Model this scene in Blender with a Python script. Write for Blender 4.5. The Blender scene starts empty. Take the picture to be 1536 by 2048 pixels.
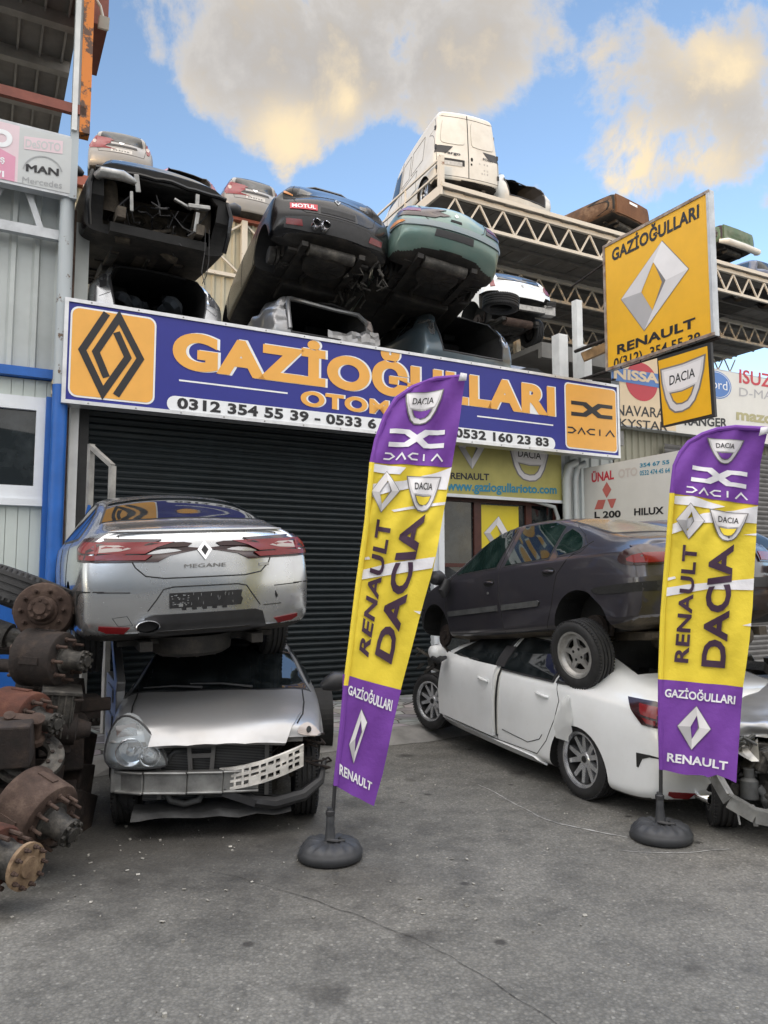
import bpy, bmesh, math, random
from mathutils import Vector, Matrix, noise
from mathutils.bvhtree import BVHTree
R = math.radians
random.seed(7)
SC = bpy.context.scene
COL = SC.collection

# ------------------------------------------------------------------ camera
F_PX, CAM_H = 1540.0, 1.8
PITCH = math.atan(140 / F_PX)
cd = bpy.data.cameras.new('camera')
cam = bpy.data.objects.new('camera', cd)
COL.objects.link(cam)
cam.location = (0, 0, CAM_H)
cam.rotation_euler = (R(90) + PITCH, 0, 0)
cd.sensor_fit = 'VERTICAL'
cd.sensor_height = 36.0
cd.lens = F_PX / 2048 * 36.0
cd.clip_start = 0.05
cd.clip_end = 2000
SC.camera = cam

# ------------------------------------------------------------------ sky, sun, exposure
SUN_EL, SUN_AZ = R(2.5), R(205)          # low evening sun behind the photographer, hidden by the shops across the road
SC.view_settings.view_transform = 'Standard'
SC.view_settings.look = 'None'
SC.view_settings.gamma = 1
SC.view_settings.exposure = 1.62


def pxdir(px, py):
    a = (px - 768) / F_PX
    b = (1024 - py) / F_PX
    return Vector((a, math.cos(PITCH) - b * math.sin(PITCH), math.sin(PITCH) + b * math.cos(PITCH)))


def build_world():
    w = bpy.data.worlds.new('World')
    SC.world = w
    w.use_nodes = True
    nt = w.node_tree
    N, L = nt.nodes, nt.links
    N.clear()
    out = N.new('ShaderNodeOutputWorld')
    sky = N.new('ShaderNodeTexSky')
    sky.sky_type = 'NISHITA'
    sky.sun_disc = False
    sky.sun_elevation = R(14)
    sky.sun_rotation = SUN_AZ
    sky.altitude = 900
    sky.air_density = 1.0
    sky.dust_density = 0.6
    sky.ozone_density = 1.5
    tc = N.new('ShaderNodeTexCoord')

    def math_(op, a, b=None, c=None):
        n = N.new('ShaderNodeMath')
        n.operation = op
        for i, v in enumerate((a, b, c)):
            if v is None:
                continue
            if isinstance(v, (int, float)):
                n.inputs[i].default_value = v
            else:
                L.new(v, n.inputs[i])
        return n.outputs[0]

    def blob(px, py, rad, amp, sx=1.0):
        d = pxdir(px, py).normalized()
        s = N.new('ShaderNodeVectorMath')
        s.operation = 'SUBTRACT'
        L.new(tc.outputs['Generated'], s.inputs[0])
        s.inputs[1].default_value = d
        m = N.new('ShaderNodeVectorMath')
        m.operation = 'MULTIPLY'
        L.new(s.outputs[0], m.inputs[0])
        m.inputs[1].default_value = (1 / (rad * sx), 1 / rad, 1 / rad)
        l = N.new('ShaderNodeVectorMath')
        l.operation = 'DOT_PRODUCT'
        L.new(m.outputs[0], l.inputs[0])
        L.new(m.outputs[0], l.inputs[1])
        e = math_('MULTIPLY', l.outputs['Value'], -1.0)
        return math_('MULTIPLY', math_('EXPONENT', e), amp)

    def total(bl):
        s = None
        for b in bl:
            v = blob(*b)
            s = v if s is None else math_('ADD', s, v)
        return s

    nz = N.new('ShaderNodeTexNoise')
    nz.inputs['Scale'].default_value = 5.0
    nz.inputs['Detail'].default_value = 9
    nz.inputs['Roughness'].default_value = 0.62
    nz.inputs['Distortion'].default_value = 0.25
    L.new(tc.outputs['Generated'], nz.inputs['Vector'])
    nz.inputs['Scale'].default_value = 6.0
    nz2 = N.new('ShaderNodeTexNoise')
    nz2.inputs['Scale'].default_value = 2.2
    nz2.inputs['Detail'].default_value = 6
    L.new(tc.outputs['Generated'], nz2.inputs['Vector'])
    CL = [(370, 40, .05, .8, 1.2), (450, 130, .055, .8, 1.2), (560, 60, .06, .6, 1.2), (590, 150, .06, .8, 1.2), (555, 245, .05, 1.1, 1.3), (685, 185, .045, 1.0, 1.1), (800, 60, .06, .6, 1.4),
          (840, 150, .055, .9, 1.5), (960, 110, .05, .6, 1.5), (1040, 60, .04, .45, 1.3), (1420, 70, .05, .9, 1.4), (1270, 250, .05, 1.0, 1.1), (1400, 270, .06, .8, 1.2), (1235, 350, .03, 1.0, 1.3),
          (1340, 345, .028, .6, 1.2), (1500, 190, .05, .7, 1.1), (1540, 405, .02, .9, 1), (1070, 378, .010, .6, 1), (160, 150, .018, .35, 1), (1300, 20, .05, .6, 1.5),
          (720, -10, .07, .6, 1.8), (980, -20, .05, .5, 1.6), (1500, 40, .07, .7, 1.2), (320, 0, .05, .6, 1.2), (1480, 290, .04, .6, 1.2)]
    cov = math_('MULTIPLY', math_('SUBTRACT', 1.0, math_('EXPONENT', math_('MULTIPLY', total(CL), -1.15))), .86)
    # the rest of the sky, behind the camera too, has scattered cloud
    sep = N.new('ShaderNodeSeparateXYZ')
    L.new(tc.outputs['Generated'], sep.inputs[0])
    back = N.new('ShaderNodeMapRange')
    back.inputs['From Min'].default_value = 0.6
    back.inputs['From Max'].default_value = 0.1
    L.new(sep.outputs['Y'], back.inputs['Value'])
    cov = math_('ADD', cov, math_('MULTIPLY', back.outputs[0], math_('MULTIPLY', nz2.outputs['Fac'], 1.9)))
    dens = math_('ADD', cov, math_('MULTIPLY', math_('SUBTRACT', nz.outputs['Fac'], 0.5), 2.6))
    mask = N.new('ShaderNodeMapRange')
    mask.interpolation_type = 'SMOOTHSTEP'
    mask.inputs['From Min'].default_value = 0.40
    mask.inputs['From Max'].default_value = 0.74
    L.new(dens, mask.inputs['Value'])
    WARM = [(575, 268, .034, .75, 1.3), (690, 205, .022, .45, 1), (1270, 290, .035, .55, 1.2), (1240, 360, .03, .75, 1.3), (1400, 85, .03, .5, 1.2),
            (1400, 320, .035, .5, 1.2), (1490, 130, .025, .4, 1.2)]
    wm = math_('ADD', total(WARM), math_('MULTIPLY', math_('SUBTRACT', nz.outputs['Fac'], 0.5), 2.6))
    wr = N.new('ShaderNodeMapRange')
    wr.interpolation_type = 'SMOOTHSTEP'
    wr.inputs['From Min'].default_value = 0.05
    wr.inputs['From Max'].default_value = 0.95
    L.new(wm, wr.inputs['Value'])
    cr = N.new('ShaderNodeValToRGB')
    # thin rims catch the light, thick bellies are grey
    cr.color_ramp.elements[0].position = 0.40
    cr.color_ramp.elements[0].color = (.76, .71, .64, 1)
    cr.color_ramp.elements[1].position = 1.0
    cr.color_ramp.elements[1].color = (.42, .395, .37, 1)
    e = cr.color_ramp.elements.new(.62)
    e.color = (.60, .56, .51, 1)
    L.new(dens, cr.inputs['Fac'])
    mx = N.new('ShaderNodeMix')
    mx.data_type = 'RGBA'
    L.new(wr.outputs[0], mx.inputs[0])
    L.new(cr.outputs['Color'], mx.inputs[6])
    mx.inputs[7].default_value = (.90, .72, .45, 1)
    b1 = N.new('ShaderNodeBackground')
    # added boost: sky behind the camera and overhead brightened to light the yard
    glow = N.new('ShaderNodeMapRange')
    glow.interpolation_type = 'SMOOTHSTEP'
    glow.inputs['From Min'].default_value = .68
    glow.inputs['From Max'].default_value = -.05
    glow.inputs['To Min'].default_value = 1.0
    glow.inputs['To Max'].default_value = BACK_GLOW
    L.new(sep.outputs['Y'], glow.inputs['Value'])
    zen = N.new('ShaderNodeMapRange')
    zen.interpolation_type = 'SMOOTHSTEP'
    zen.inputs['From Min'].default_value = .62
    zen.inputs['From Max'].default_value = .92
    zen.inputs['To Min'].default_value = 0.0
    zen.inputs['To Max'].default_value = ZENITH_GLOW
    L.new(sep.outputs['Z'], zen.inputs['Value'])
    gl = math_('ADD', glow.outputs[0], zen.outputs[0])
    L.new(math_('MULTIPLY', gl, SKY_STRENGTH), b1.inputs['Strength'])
    hs = N.new('ShaderNodeHueSaturation')
    hs.inputs['Saturation'].default_value = .96
    L.new(sky.outputs['Color'], hs.inputs['Color'])
    L.new(hs.outputs['Color'], b1.inputs['Color'])
    b2 = N.new('ShaderNodeBackground')
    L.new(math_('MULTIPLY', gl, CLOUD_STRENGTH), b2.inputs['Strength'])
    L.new(mx.outputs[2], b2.inputs['Color'])
    ms = N.new('ShaderNodeMixShader')
    fac = math_('MULTIPLY', mask.outputs[0], 0.93)
    L.new(fac, ms.inputs[0])
    L.new(b1.outputs[0], ms.inputs[1])
    L.new(b2.outputs[0], ms.inputs[2])
    L.new(ms.outputs[0], out.inputs['Surface'])


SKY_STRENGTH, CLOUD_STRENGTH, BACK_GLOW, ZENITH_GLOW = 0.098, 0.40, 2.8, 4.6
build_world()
sd = bpy.data.lights.new('sun', 'SUN')
sd.energy = 0.5
sd.angle = R(0.6)
sd.color = (1.0, .62, .32)
sun = bpy.data.objects.new('sun', sd)
COL.objects.link(sun)
# direction towards the sun
_sv = Vector((math.sin(SUN_AZ) * math.cos(SUN_EL), math.cos(SUN_AZ) * math.cos(SUN_EL), math.sin(SUN_EL)))
sun.rotation_euler = (-_sv).to_track_quat('-Z', 'Y').to_euler()

# ------------------------------------------------------------------ materials


def new_mat(name):
    m = bpy.data.materials.new(name)
    m.use_nodes = True
    nt = m.node_tree
    return m, nt, nt.nodes, nt.links, nt.nodes['Principled BSDF']


def noise_node(N, L, scale, detail=4, rough=.55, coord='Object', vec=None):
    n = N.new('ShaderNodeTexNoise')
    n.inputs['Scale'].default_value = scale
    n.inputs['Detail'].default_value = detail
    n.inputs['Roughness'].default_value = rough
    if vec is None:
        tc = N.new('ShaderNodeTexCoord')
        L.new(tc.outputs[coord], n.inputs['Vector'])
    else:
        L.new(vec, n.inputs['Vector'])
    return n


def ramp(N, L, src, stops):
    r = N.new('ShaderNodeValToRGB')
    els = r.color_ramp.elements
    while len(els) < len(stops):
        els.new(0.5)
    for e, (p, c) in zip(els, stops):
        e.position = p
        e.color = (c[0], c[1], c[2], 1) if hasattr(c, '__len__') else (c, c, c, 1)
    L.new(src, r.inputs['Fac'])
    return r.outputs['Color']


def mixc(N, L, fac, a, b):
    m = N.new('ShaderNodeMix')
    m.data_type = 'RGBA'
    for k, v in ((0, fac), (6, a), (7, b)):
        if hasattr(v, 'is_linked'):
            L.new(v, m.inputs[k])
        elif k == 0:
            m.inputs[0].default_value = v
        else:
            m.inputs[k].default_value = (*v, 1)
    return m.outputs[2]


def bump(N, L, b, h, strength, dist=.01):
    n = N.new('ShaderNodeBump')
    n.inputs['Strength'].default_value = strength
    n.inputs['Distance'].default_value = dist
    L.new(h, n.inputs['Height'])
    L.new(n.outputs[0], b.inputs['Normal'])
    return n


def plain(name, col, rough=.5, metal=0, var=.15, scale=6, bumpy=0):
    m, nt, N, L, b = new_mat(name)
    n = noise_node(N, L, scale, 5, .6)
    d = tuple(c * (1 - var) for c in col)
    u = tuple(min(1, c * (1 + var * .6)) for c in col)
    L.new(ramp(N, L, n.outputs['Fac'], [(.3, d), (.7, u)]), b.inputs['Base Color'])
    b.inputs['Roughness'].default_value = rough
    b.inputs['Metallic'].default_value = metal
    if bumpy:
        n2 = noise_node(N, L, scale * 8, 4, .6)
        bump(N, L, b, n2.outputs['Fac'], bumpy, .01)
    return m


def paint(name, col, metal=.0, rough=.28, dirt=.35, coat=.6, dust=(.30, .27, .23), spec=.5):
    """car paint: clear coat, faint waviness, patches of dust and scuffs"""
    m, nt, N, L, b = new_mat(name)
    n = noise_node(N, L, 2.2, 6, .65)
    f = ramp(N, L, n.outputs['Fac'], [(.42, 0), (.75, dirt)])
    geo = N.new('ShaderNodeTexCoord')
    n3 = noise_node(N, L, 26, 3, .6)
    spots = ramp(N, L, n3.outputs['Fac'], [(.62, 0), (.74, dirt * .6)])
    add = N.new('ShaderNodeMath')
    add.operation = 'MAXIMUM'
    L.new(f, add.inputs[0])
    L.new(spots, add.inputs[1])
    L.new(mixc(N, L, add.outputs[0], col, dust), b.inputs['Base Color'])
    b.inputs['Metallic'].default_value = metal
    mr = N.new('ShaderNodeMapRange')
    mr.inputs['To Min'].default_value = rough
    mr.inputs['To Max'].default_value = min(1, rough + .35)
    L.new(add.outputs[0], mr.inputs['Value'])
    L.new(mr.outputs[0], b.inputs['Roughness'])
    b.inputs['Coat Weight'].default_value = coat
    b.inputs['Specular IOR Level'].default_value = spec
    b.inputs['Coat Roughness'].default_value = .06
    n2 = noise_node(N, L, 3.0, 2, .5)
    bump(N, L, b, n2.outputs['Fac'], .12, .02)
    return m


def rusty(name, c1, c2, c3=(.03, .02, .015), rough=.85, scale=7, metal=0.1):
    m, nt, N, L, b = new_mat(name)
    n = noise_node(N, L, scale, 8, .68)
    L.new(ramp(N, L, n.outputs['Fac'], [(.3, c3), (.5, c1), (.68, c2)]), b.inputs['Base Color'])
    b.inputs['Roughness'].default_value = rough
    b.inputs['Metallic'].default_value = metal
    n2 = noise_node(N, L, scale * 7, 5, .65)
    bump(N, L, b, n2.outputs['Fac'], .5, .01)
    return m


def peeling(name, col, under, thr=.56, scale=5, rough=.5):
    """old paint flaking to rust"""
    m, nt, N, L, b = new_mat(name)
    n = noise_node(N, L, scale, 8, .7)
    f = ramp(N, L, n.outputs['Fac'], [(thr, 0), (thr + .04, 1)])
    L.new(mixc(N, L, f, col, under), b.inputs['Base Color'])
    b.inputs['Roughness'].default_value = rough
    return m


M = {}
M['silver'] = paint('silver_paint', (.50, .515, .53), .85, .24, .22, .8)
M['wagon_grey'] = paint('grey_silver_paint', (.23, .23, .228), .3, .4, .3, .3)
M['silver_old'] = paint('silver_dusty_paint', (.33, .335, .345), .65, .36, .40, .35)
M['white_car'] = paint('white_paint', (.76, .775, .78), 0, .2, .16, 1.0)
M['white_old'] = paint('white_dirty_paint', (.56, .56, .53), 0, .4, .35, .3)
M['grey_car'] = paint('grey_paint', (.050, .047, .058), .45, .28, .12, .7, dust=(.22, .19, .16))
M['black_car'] = paint('black_paint', (.004, .004, .005), 0, .25, .06, .12, spec=.3, dust=(.10, .09, .08))
M['teal_car'] = paint('teal_paint', (.12, .20, .175), .3, .32, .40, .6, dust=(.22, .24, .21))
M['bluegrey_car'] = paint('bluegrey_paint', (.09, .13, .16), .5, .3, .3, .6)
M['navy_car'] = paint('navy_paint', (.02, .03, .07), .3, .3, .4, .6)
M['red_car'] = paint('red_paint', (.25, .012, .015), .1, .3, .2, .6)
M['green_car'] = paint('green_paint', (.06, .11, .055), 0, .5, .5, .1)
M['trim'] = plain('black_plastic', (.022, .022, .024), .5, 0, .3, 12)
M['dark'] = plain('dark_cavity', (.010, .010, .010), .8, 0, .4, 9, .3)
M['inner'] = plain('dark_interior', (.022, .022, .023), .75, 0, .5, 7, .4)
M['under'] = rusty('underbody', (.022, .020, .018), (.05, .042, .034), (.008, .008, .008), .75, 5)
M['under_tan'] = rusty('dusty_underbody', (.07, .058, .045), (.12, .10, .075), (.03, .025, .02), .9, 5)
M['rubber'] = plain('tyre_rubber', (.020, .020, .021), .72, 0, .5, 14, .25)
M['alloy'] = plain('alloy_metal', (.66, .67, .69), .25, .8, .2, 14)
M['alloy_dull'] = plain('dull_alloy', (.42, .41, .39), .45, .6, .3, 14)
M['chrome'] = plain('chrome', (.85, .85, .87), .08, 1, .05)
M['steel'] = plain('bare_steel', (.34, .34, .33), .42, .75, .35, 9, .15)
M['galv'] = plain('galvanised_metal', (.50, .52, .54), .45, .4, .2, 5)
M['white_metal'] = plain('white_painted_metal', (.66, .67, .66), .5, 0, .12, 4)
M['cream_metal'] = peeling('cream_painted_metal', (.50, .475, .42), (.16, .075, .04), .63, 4)
M['rust'] = rusty('rusty_iron', (.054, .027, .018), (.108, .058, .036))
M['rust_red'] = rusty('red_rust', (.076, .024, .014), (.115, .045, .025), (.04, .016, .010))
M['rust_dark'] = rusty('dark_rust', (.020, .014, .012), (.047, .032, .024), (.010, .008, .007))
M['rust_brown'] = rusty('brown_rust', (.059, .036, .027), (.112, .076, .058), (.03, .018, .013))
M['iron'] = rusty('greasy_iron', (.05, .047, .042), (.12, .11, .095), (.015, .014, .013), .6, 9, .4)


def glass_mat(name, col, rough=.03):
    m, nt, N, L, b = new_mat(name)
    n = noise_node(N, L, 4, 5, .6)
    d = tuple(c * 2.5 + .02 for c in col)
    L.new(ramp(N, L, n.outputs['Fac'], [(.45, col), (.85, d)]), b.inputs['Base Color'])
    b.inputs['Roughness'].default_value = rough
    b.inputs['IOR'].default_value = 1.55
    return m


M['glass'] = glass_mat('dark_glass', (.006, .008, .009))
M['glass_green'] = glass_mat('green_tinted_glass', (.005, .013, .011))
M['glass_dusty'] = plain('dusty_glass', (.16, .15, .12), .16, 0, .35, 3)


def lens(name, col, emit=0):
    m, nt, N, L, b = new_mat(name)
    w = N.new('ShaderNodeTexWave')
    w.inputs['Scale'].default_value = 60
    tc = N.new('ShaderNodeTexCoord')
    L.new(tc.outputs['Object'], w.inputs['Vector'])
    L.new(ramp(N, L, w.outputs['Fac'], [(0, tuple(c * .8 for c in col)), (1, col)]), b.inputs['Base Color'])
    b.inputs['Roughness'].default_value = .2
    b.inputs['Coat Weight'].default_value = .2
    b.inputs['Coat Roughness'].default_value = .03
    return m


M['lens_red'] = lens('red_lens', (.17, .005, .008))
M['lens_dark'] = lens('dark_red_lens', (.022, .003, .004))
M['lens_clear'] = lens('clear_lens', (.42, .37, .35))
M['lens_amber'] = lens('amber_lens', (.65, .25, .06))


def flat(name, col, rough=.45, var=.06):
    return plain(name, col, rough, 0, var, 3)


M['s_blue'] = flat('sign_blue', (.014, .020, .235))
M['s_orange'] = flat('sign_orange', (.80, .40, .075))
M['s_white'] = flat('sign_white', (.80, .82, .84))
M['s_black'] = flat('sign_black', (.012, .012, .015))
M['s_yellow'] = flat('sign_yellow', (.80, .43, .015))
M['s_grey1'] = flat('sign_pale_grey', (.66, .64, .65))
M['s_grey2'] = flat('sign_mid_grey', (.42, .41, .42))
M['s_grey3'] = flat('sign_dark_grey', (.19, .18, .18))
M['s_grey0'] = flat('sign_light_grey', (.80, .78, .79))
M['s_red'] = flat('sign_red', (.52, .035, .055))
M['s_cream'] = flat('sign_cream', (.74, .58, .38))
M['s_pale'] = flat('sign_offwhite', (.70, .68, .63))
M['s_nblue'] = flat('sign_mid_blue', (.08, .20, .50))
M['s_teal'] = flat('sign_teal_text', (.02, .23, .36))
M['s_pink'] = flat('sign_faded_pink', (.66, .30, .42))
M['s_pinkpale'] = flat('sign_pale_pink', (.70, .56, .60))
M['s_faint'] = flat('sign_faint_grey', (.52, .54, .54))
M['s_olive'] = flat('sign_olive', (.42, .38, .20))
M['f_purple'] = plain('purple_cloth', (.17, .045, .33), .75, 0, .08, 5)
M['f_yellow'] = plain('yellow_cloth', (.80, .62, .045), .75, 0, .05, 5)
M['f_white'] = plain('white_cloth', (.78, .77, .80), .75, 0, .05, 5)
M['f_text'] = plain('dark_plum_print', (.045, .018, .045), .75, 0, .05, 5)

# ------------------------------------------------------------------ generic helpers


def tag(o, label=None, cat=None, group=None, kind=None):
    for k, v in (('label', label), ('category', cat), ('group', group), ('kind', kind)):
        if v:
            o[k] = v
    return o


def empty(name, loc=(0, 0, 0), rot=(0, 0, 0), label=None, cat=None, group=None):
    o = bpy.data.objects.new(name, None)
    COL.objects.link(o)
    o.location = loc
    o.rotation_euler = rot
    return tag(o, label, cat, group)


def link(name, me, parent=None, mats=None):
    o = bpy.data.objects.new(name, me)
    COL.objects.link(o)
    if mats:
        for m in mats if isinstance(mats, (list, tuple)) else [mats]:
            me.materials.append(m)
    if parent:
        o.parent = parent
    return o


class MB:
    """collects simple solids into one mesh"""

    def __init__(s):
        s.v, s.f, s.mi, s.sm = [], [], [], []
        s.cur = 0

    def add(s, vs, fs, smooth=False):
        b = len(s.v)
        s.v += [Vector(v) for v in vs]
        for f in fs:
            s.f.append([b + i for i in f])
            s.mi.append(s.cur)
            s.sm.append(smooth)

    def box(s, c, d, m=None):
        x, y, z = d[0] / 2, d[1] / 2, d[2] / 2
        vs = [Vector((i * x, j * y, k * z)) for i in (-1, 1) for j in (-1, 1) for k in (-1, 1)]
        if m is not None:
            vs = [m @ v for v in vs]
        vs = [v + Vector(c) for v in vs]
        s.add(vs, [(0, 1, 3, 2), (4, 6, 7, 5), (0, 4, 5, 1), (2, 3, 7, 6), (0, 2, 6, 4), (1, 5, 7, 3)])

    def bbox(s, a, b):
        s.box([(a[i] + b[i]) / 2 for i in range(3)], [abs(b[i] - a[i]) for i in range(3)])

    def bar(s, p, q, w, h=None, up=(0, 0, 1)):
        p, q = Vector(p), Vector(q)
        h = h or w
        d = (q - p)
        l = d.length
        d.normalize()
        u = Vector(up)
        if abs(d.dot(u)) > .98:
            u = Vector((1, 0, 0))
        x = d.cross(u).normalized()
        z = x.cross(d)
        vs = []
        for e in (p, q):
            for a, b in ((-1, -1), (1, -1), (1, 1), (-1, 1)):
                vs.append(e + x * a * w / 2 + z * b * h / 2)
        s.add(vs, [(3, 2, 1, 0), (4, 5, 6, 7), (0, 1, 5, 4), (1, 2, 6, 5), (2, 3, 7, 6), (3, 0, 4, 7)])

    def tube(s, pts, r, n=8, closed=False, cap=True):
        pts = [Vector(p) for p in pts]
        k = len(pts)
        rs = r if hasattr(r, '__len__') else [r] * k
        rings = []
        u = None
        for i, p in enumerate(pts):
            a = pts[(i - 1) % k] if (i > 0 or closed) else p
            b = pts[(i + 1) % k] if (i < k - 1 or closed) else p
            d = (b - a).normalized()
            if u is None:
                u = d.orthogonal().normalized()
            else:
                u = (u - d * u.dot(d))
                u = u.normalized() if u.length > 1e-6 else d.orthogonal().normalized()
            w = d.cross(u)
            rings.append([p + (u * math.cos(t) + w * math.sin(t)) * rs[i] for t in [2 * math.pi * j / n for j in range(n)]])
        vs = [v for r_ in rings for v in r_]
        fs = []
        for i in range(k if closed else k - 1):
            for j in range(n):
                a, b = i * n, ((i + 1) % k) * n
                fs.append((a + j, a + (j + 1) % n, b + (j + 1) % n, b + j))
        if cap and not closed:
            fs.append(list(range(n))[::-1])
            fs.append([(k - 1) * n + j for j in range(n)])
        s.add(vs, fs, True)

    def lathe(s, prof, m=None, n=32, cap=False):
        """profile of (radius, height) turned about local z"""
        vs, fs = [], []
        for r, h in prof:
            for j in range(n):
                t = 2 * math.pi * j / n
                v = Vector((r * math.cos(t), r * math.sin(t), h))
                vs.append(m @ v if m is not None else v)
        k = len(prof)
        for i in range(k - 1):
            for j in range(n):
                fs.append((i * n + j, i * n + (j + 1) % n, (i + 1) * n + (j + 1) % n, (i + 1) * n + j))
        if cap:
            fs.append(list(range(n))[::-1])
            fs.append([(k - 1) * n + j for j in range(n)])
        s.add(vs, fs, True)

    def prism(s, poly, y0, y1, m=None):
        """polygon in (x, z) extruded along y"""
        n = len(poly)
        vs = [Vector((p[0], y0, p[1])) for p in poly] + [Vector((p[0], y1, p[1])) for p in poly]
        if m is not None:
            vs = [m @ v for v in vs]
        fs = [list(range(n)), list(range(n, 2 * n))[::-1]]
        for i in range(n):
            fs.append((i, i + n, (i + 1) % n + n, (i + 1) % n))
        s.add(vs, fs)

    def split(s):
        """the connected pieces, each as a collector of its own"""
        p = list(range(len(s.v)))

        def find(a):
            while p[a] != a:
                p[a] = p[p[a]]
                a = p[a]
            return a
        for f in s.f:
            for i in f[1:]:
                p[find(i)] = find(f[0])
        out = {}
        for k, f in enumerate(s.f):
            r = find(f[0])
            if r not in out:
                out[r] = (MB(), {})
            m, ix = out[r]
            q = []
            for i in f:
                if i not in ix:
                    ix[i] = len(m.v)
                    m.v.append(s.v[i])
                q.append(ix[i])
            m.f.append(q)
            m.mi.append(s.mi[k])
            m.sm.append(s.sm[k])
        return [m for m, _ in out.values()]

    def build(s, name, mats, parent=None, angle=40, bevel=0, each=False):
        if each:
            return [m.build(name, mats, parent, angle, bevel) for m in s.split()]
        me = bpy.data.meshes.new(name)
        me.from_pydata(s.v, [], s.f)
        mats = mats if isinstance(mats, (list, tuple)) else [mats]
        for m in mats:
            me.materials.append(m)
        me.polygons.foreach_set('material_index', s.mi)
        me.polygons.foreach_set('use_smooth', s.sm)
        bm = bmesh.new()
        bm.from_mesh(me)
        bmesh.ops.recalc_face_normals(bm, faces=bm.faces)
        for e in bm.edges:
            if len(e.link_faces) == 2 and e.calc_face_angle(0) > R(angle):
                e.smooth = False
        bm.to_mesh(me)
        bm.free()
        o = bpy.data.objects.new(name, me)
        COL.objects.link(o)
        if parent:
            o.parent = parent
        if bevel:
            b = o.modifiers.new('bevel', 'BEVEL')
            b.width = bevel
            b.segments = 2
            b.limit_method = 'ANGLE'
            b.angle_limit = R(50)
        return o


def chaikin(poly, it=2, closed=True):
    for _ in range(it):
        q = []
        n = len(poly)
        for i in range(n if closed else n - 1):
            a, b = poly[i], poly[(i + 1) % n]
            q.append((a[0] * .75 + b[0] * .25, a[1] * .75 + b[1] * .25))
            q.append((a[0] * .25 + b[0] * .75, a[1] * .25 + b[1] * .75))
        if not closed:
            q = [poly[0]] + q[1:-1] + [poly[-1]]
        poly = q
    return poly


def area(poly):
    return sum(poly[i][0] * poly[(i + 1) % len(poly)][1] - poly[(i + 1) % len(poly)][0] * poly[i][1] for i in range(len(poly))) / 2


def inflate(poly, d):
    """offset a polygon outwards by d"""
    n = len(poly)
    s = 1 if area(poly) > 0 else -1
    out = []
    for i in range(n):
        p, a, b = Vector(poly[i]), Vector(poly[i - 1]), Vector(poly[(i + 1) % n])
        d1, d2 = (p - a), (b - p)
        d1 = d1.normalized() if d1.length > 1e-9 else d2.normalized()
        d2 = d2.normalized() if d2.length > 1e-9 else d1
        n1, n2 = Vector((d1.y, -d1.x)), Vector((d2.y, -d2.x))
        m = n1 + n2
        if m.length < 1e-6:
            m = n1
        m.normalize()
        k = d / max(.45, m.dot(n1))
        out.append(tuple(p + m * k * s))
    return out


def stroke(pts, w):
    """a polyline with mitred corners as one closed polygon"""
    pts = [Vector(p) for p in pts]
    l, r = [], []
    for i, p in enumerate(pts):
        d1 = (p - pts[i - 1]).normalized() if i else None
        d2 = (pts[i + 1] - p).normalized() if i < len(pts) - 1 else None
        a, b = d1 or d2, d2 or d1
        n1, n2 = Vector((-a.y, a.x)), Vector((-b.y, b.x))
        m = (n1 + n2).normalized()
        k = w / 2 / max(.35, m.dot(n1))
        l.append(tuple(p + m * k))
        r.append(tuple(p - m * k))
    return l + r[::-1]


def mapped(poly, box):
    """unit-square polygon into an axis box (x0, z0, x1, z1)"""
    x0, z0, x1, z1 = box
    return [(x0 + (x1 - x0) * p[0], z0 + (z1 - z0) * p[1]) for p in poly]


# ------------------------------------------------------------------ lettering
_cap = {}


def text_mesh(s, bold=0.02, res=3, spacing=1.0):
    """triangles of a string; x scaled to 0..1 over its length, z = 1 at capital height"""
    cu = bpy.data.curves.new('txt', 'FONT')
    cu.body = s
    cu.offset = bold
    cu.resolution_u = 8 if abs(bold) > .04 else res
    cu.space_character = spacing
    cu.fill_mode = 'FRONT'
    o = bpy.data.objects.new('txt', cu)
    COL.objects.link(o)
    dg = bpy.context.evaluated_depsgraph_get()
    me = bpy.data.meshes.new_from_object(o.evaluated_get(dg))
    vs = [tuple(v.co) for v in me.vertices]
    fs = [tuple(p.vertices) for p in me.polygons]
    bpy.data.objects.remove(o)
    bpy.data.curves.remove(cu)
    bpy.data.meshes.remove(me)
    return vs, fs


def text_unit(s, bold=0.02, spacing=1.0):
    if bold not in _cap:
        v, _ = text_mesh('H', bold)
        _cap[bold] = (min(p[1] for p in v), max(p[1] for p in v))
    lo, hi = _cap[bold]
    vs, fs = text_mesh(s, bold, spacing=spacing)
    x0, x1 = min(p[0] for p in vs), max(p[0] for p in vs)
    return [((p[0] - x0) / (x1 - x0), (p[1] - lo) / (hi - lo)) for p in vs], fs


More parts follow.
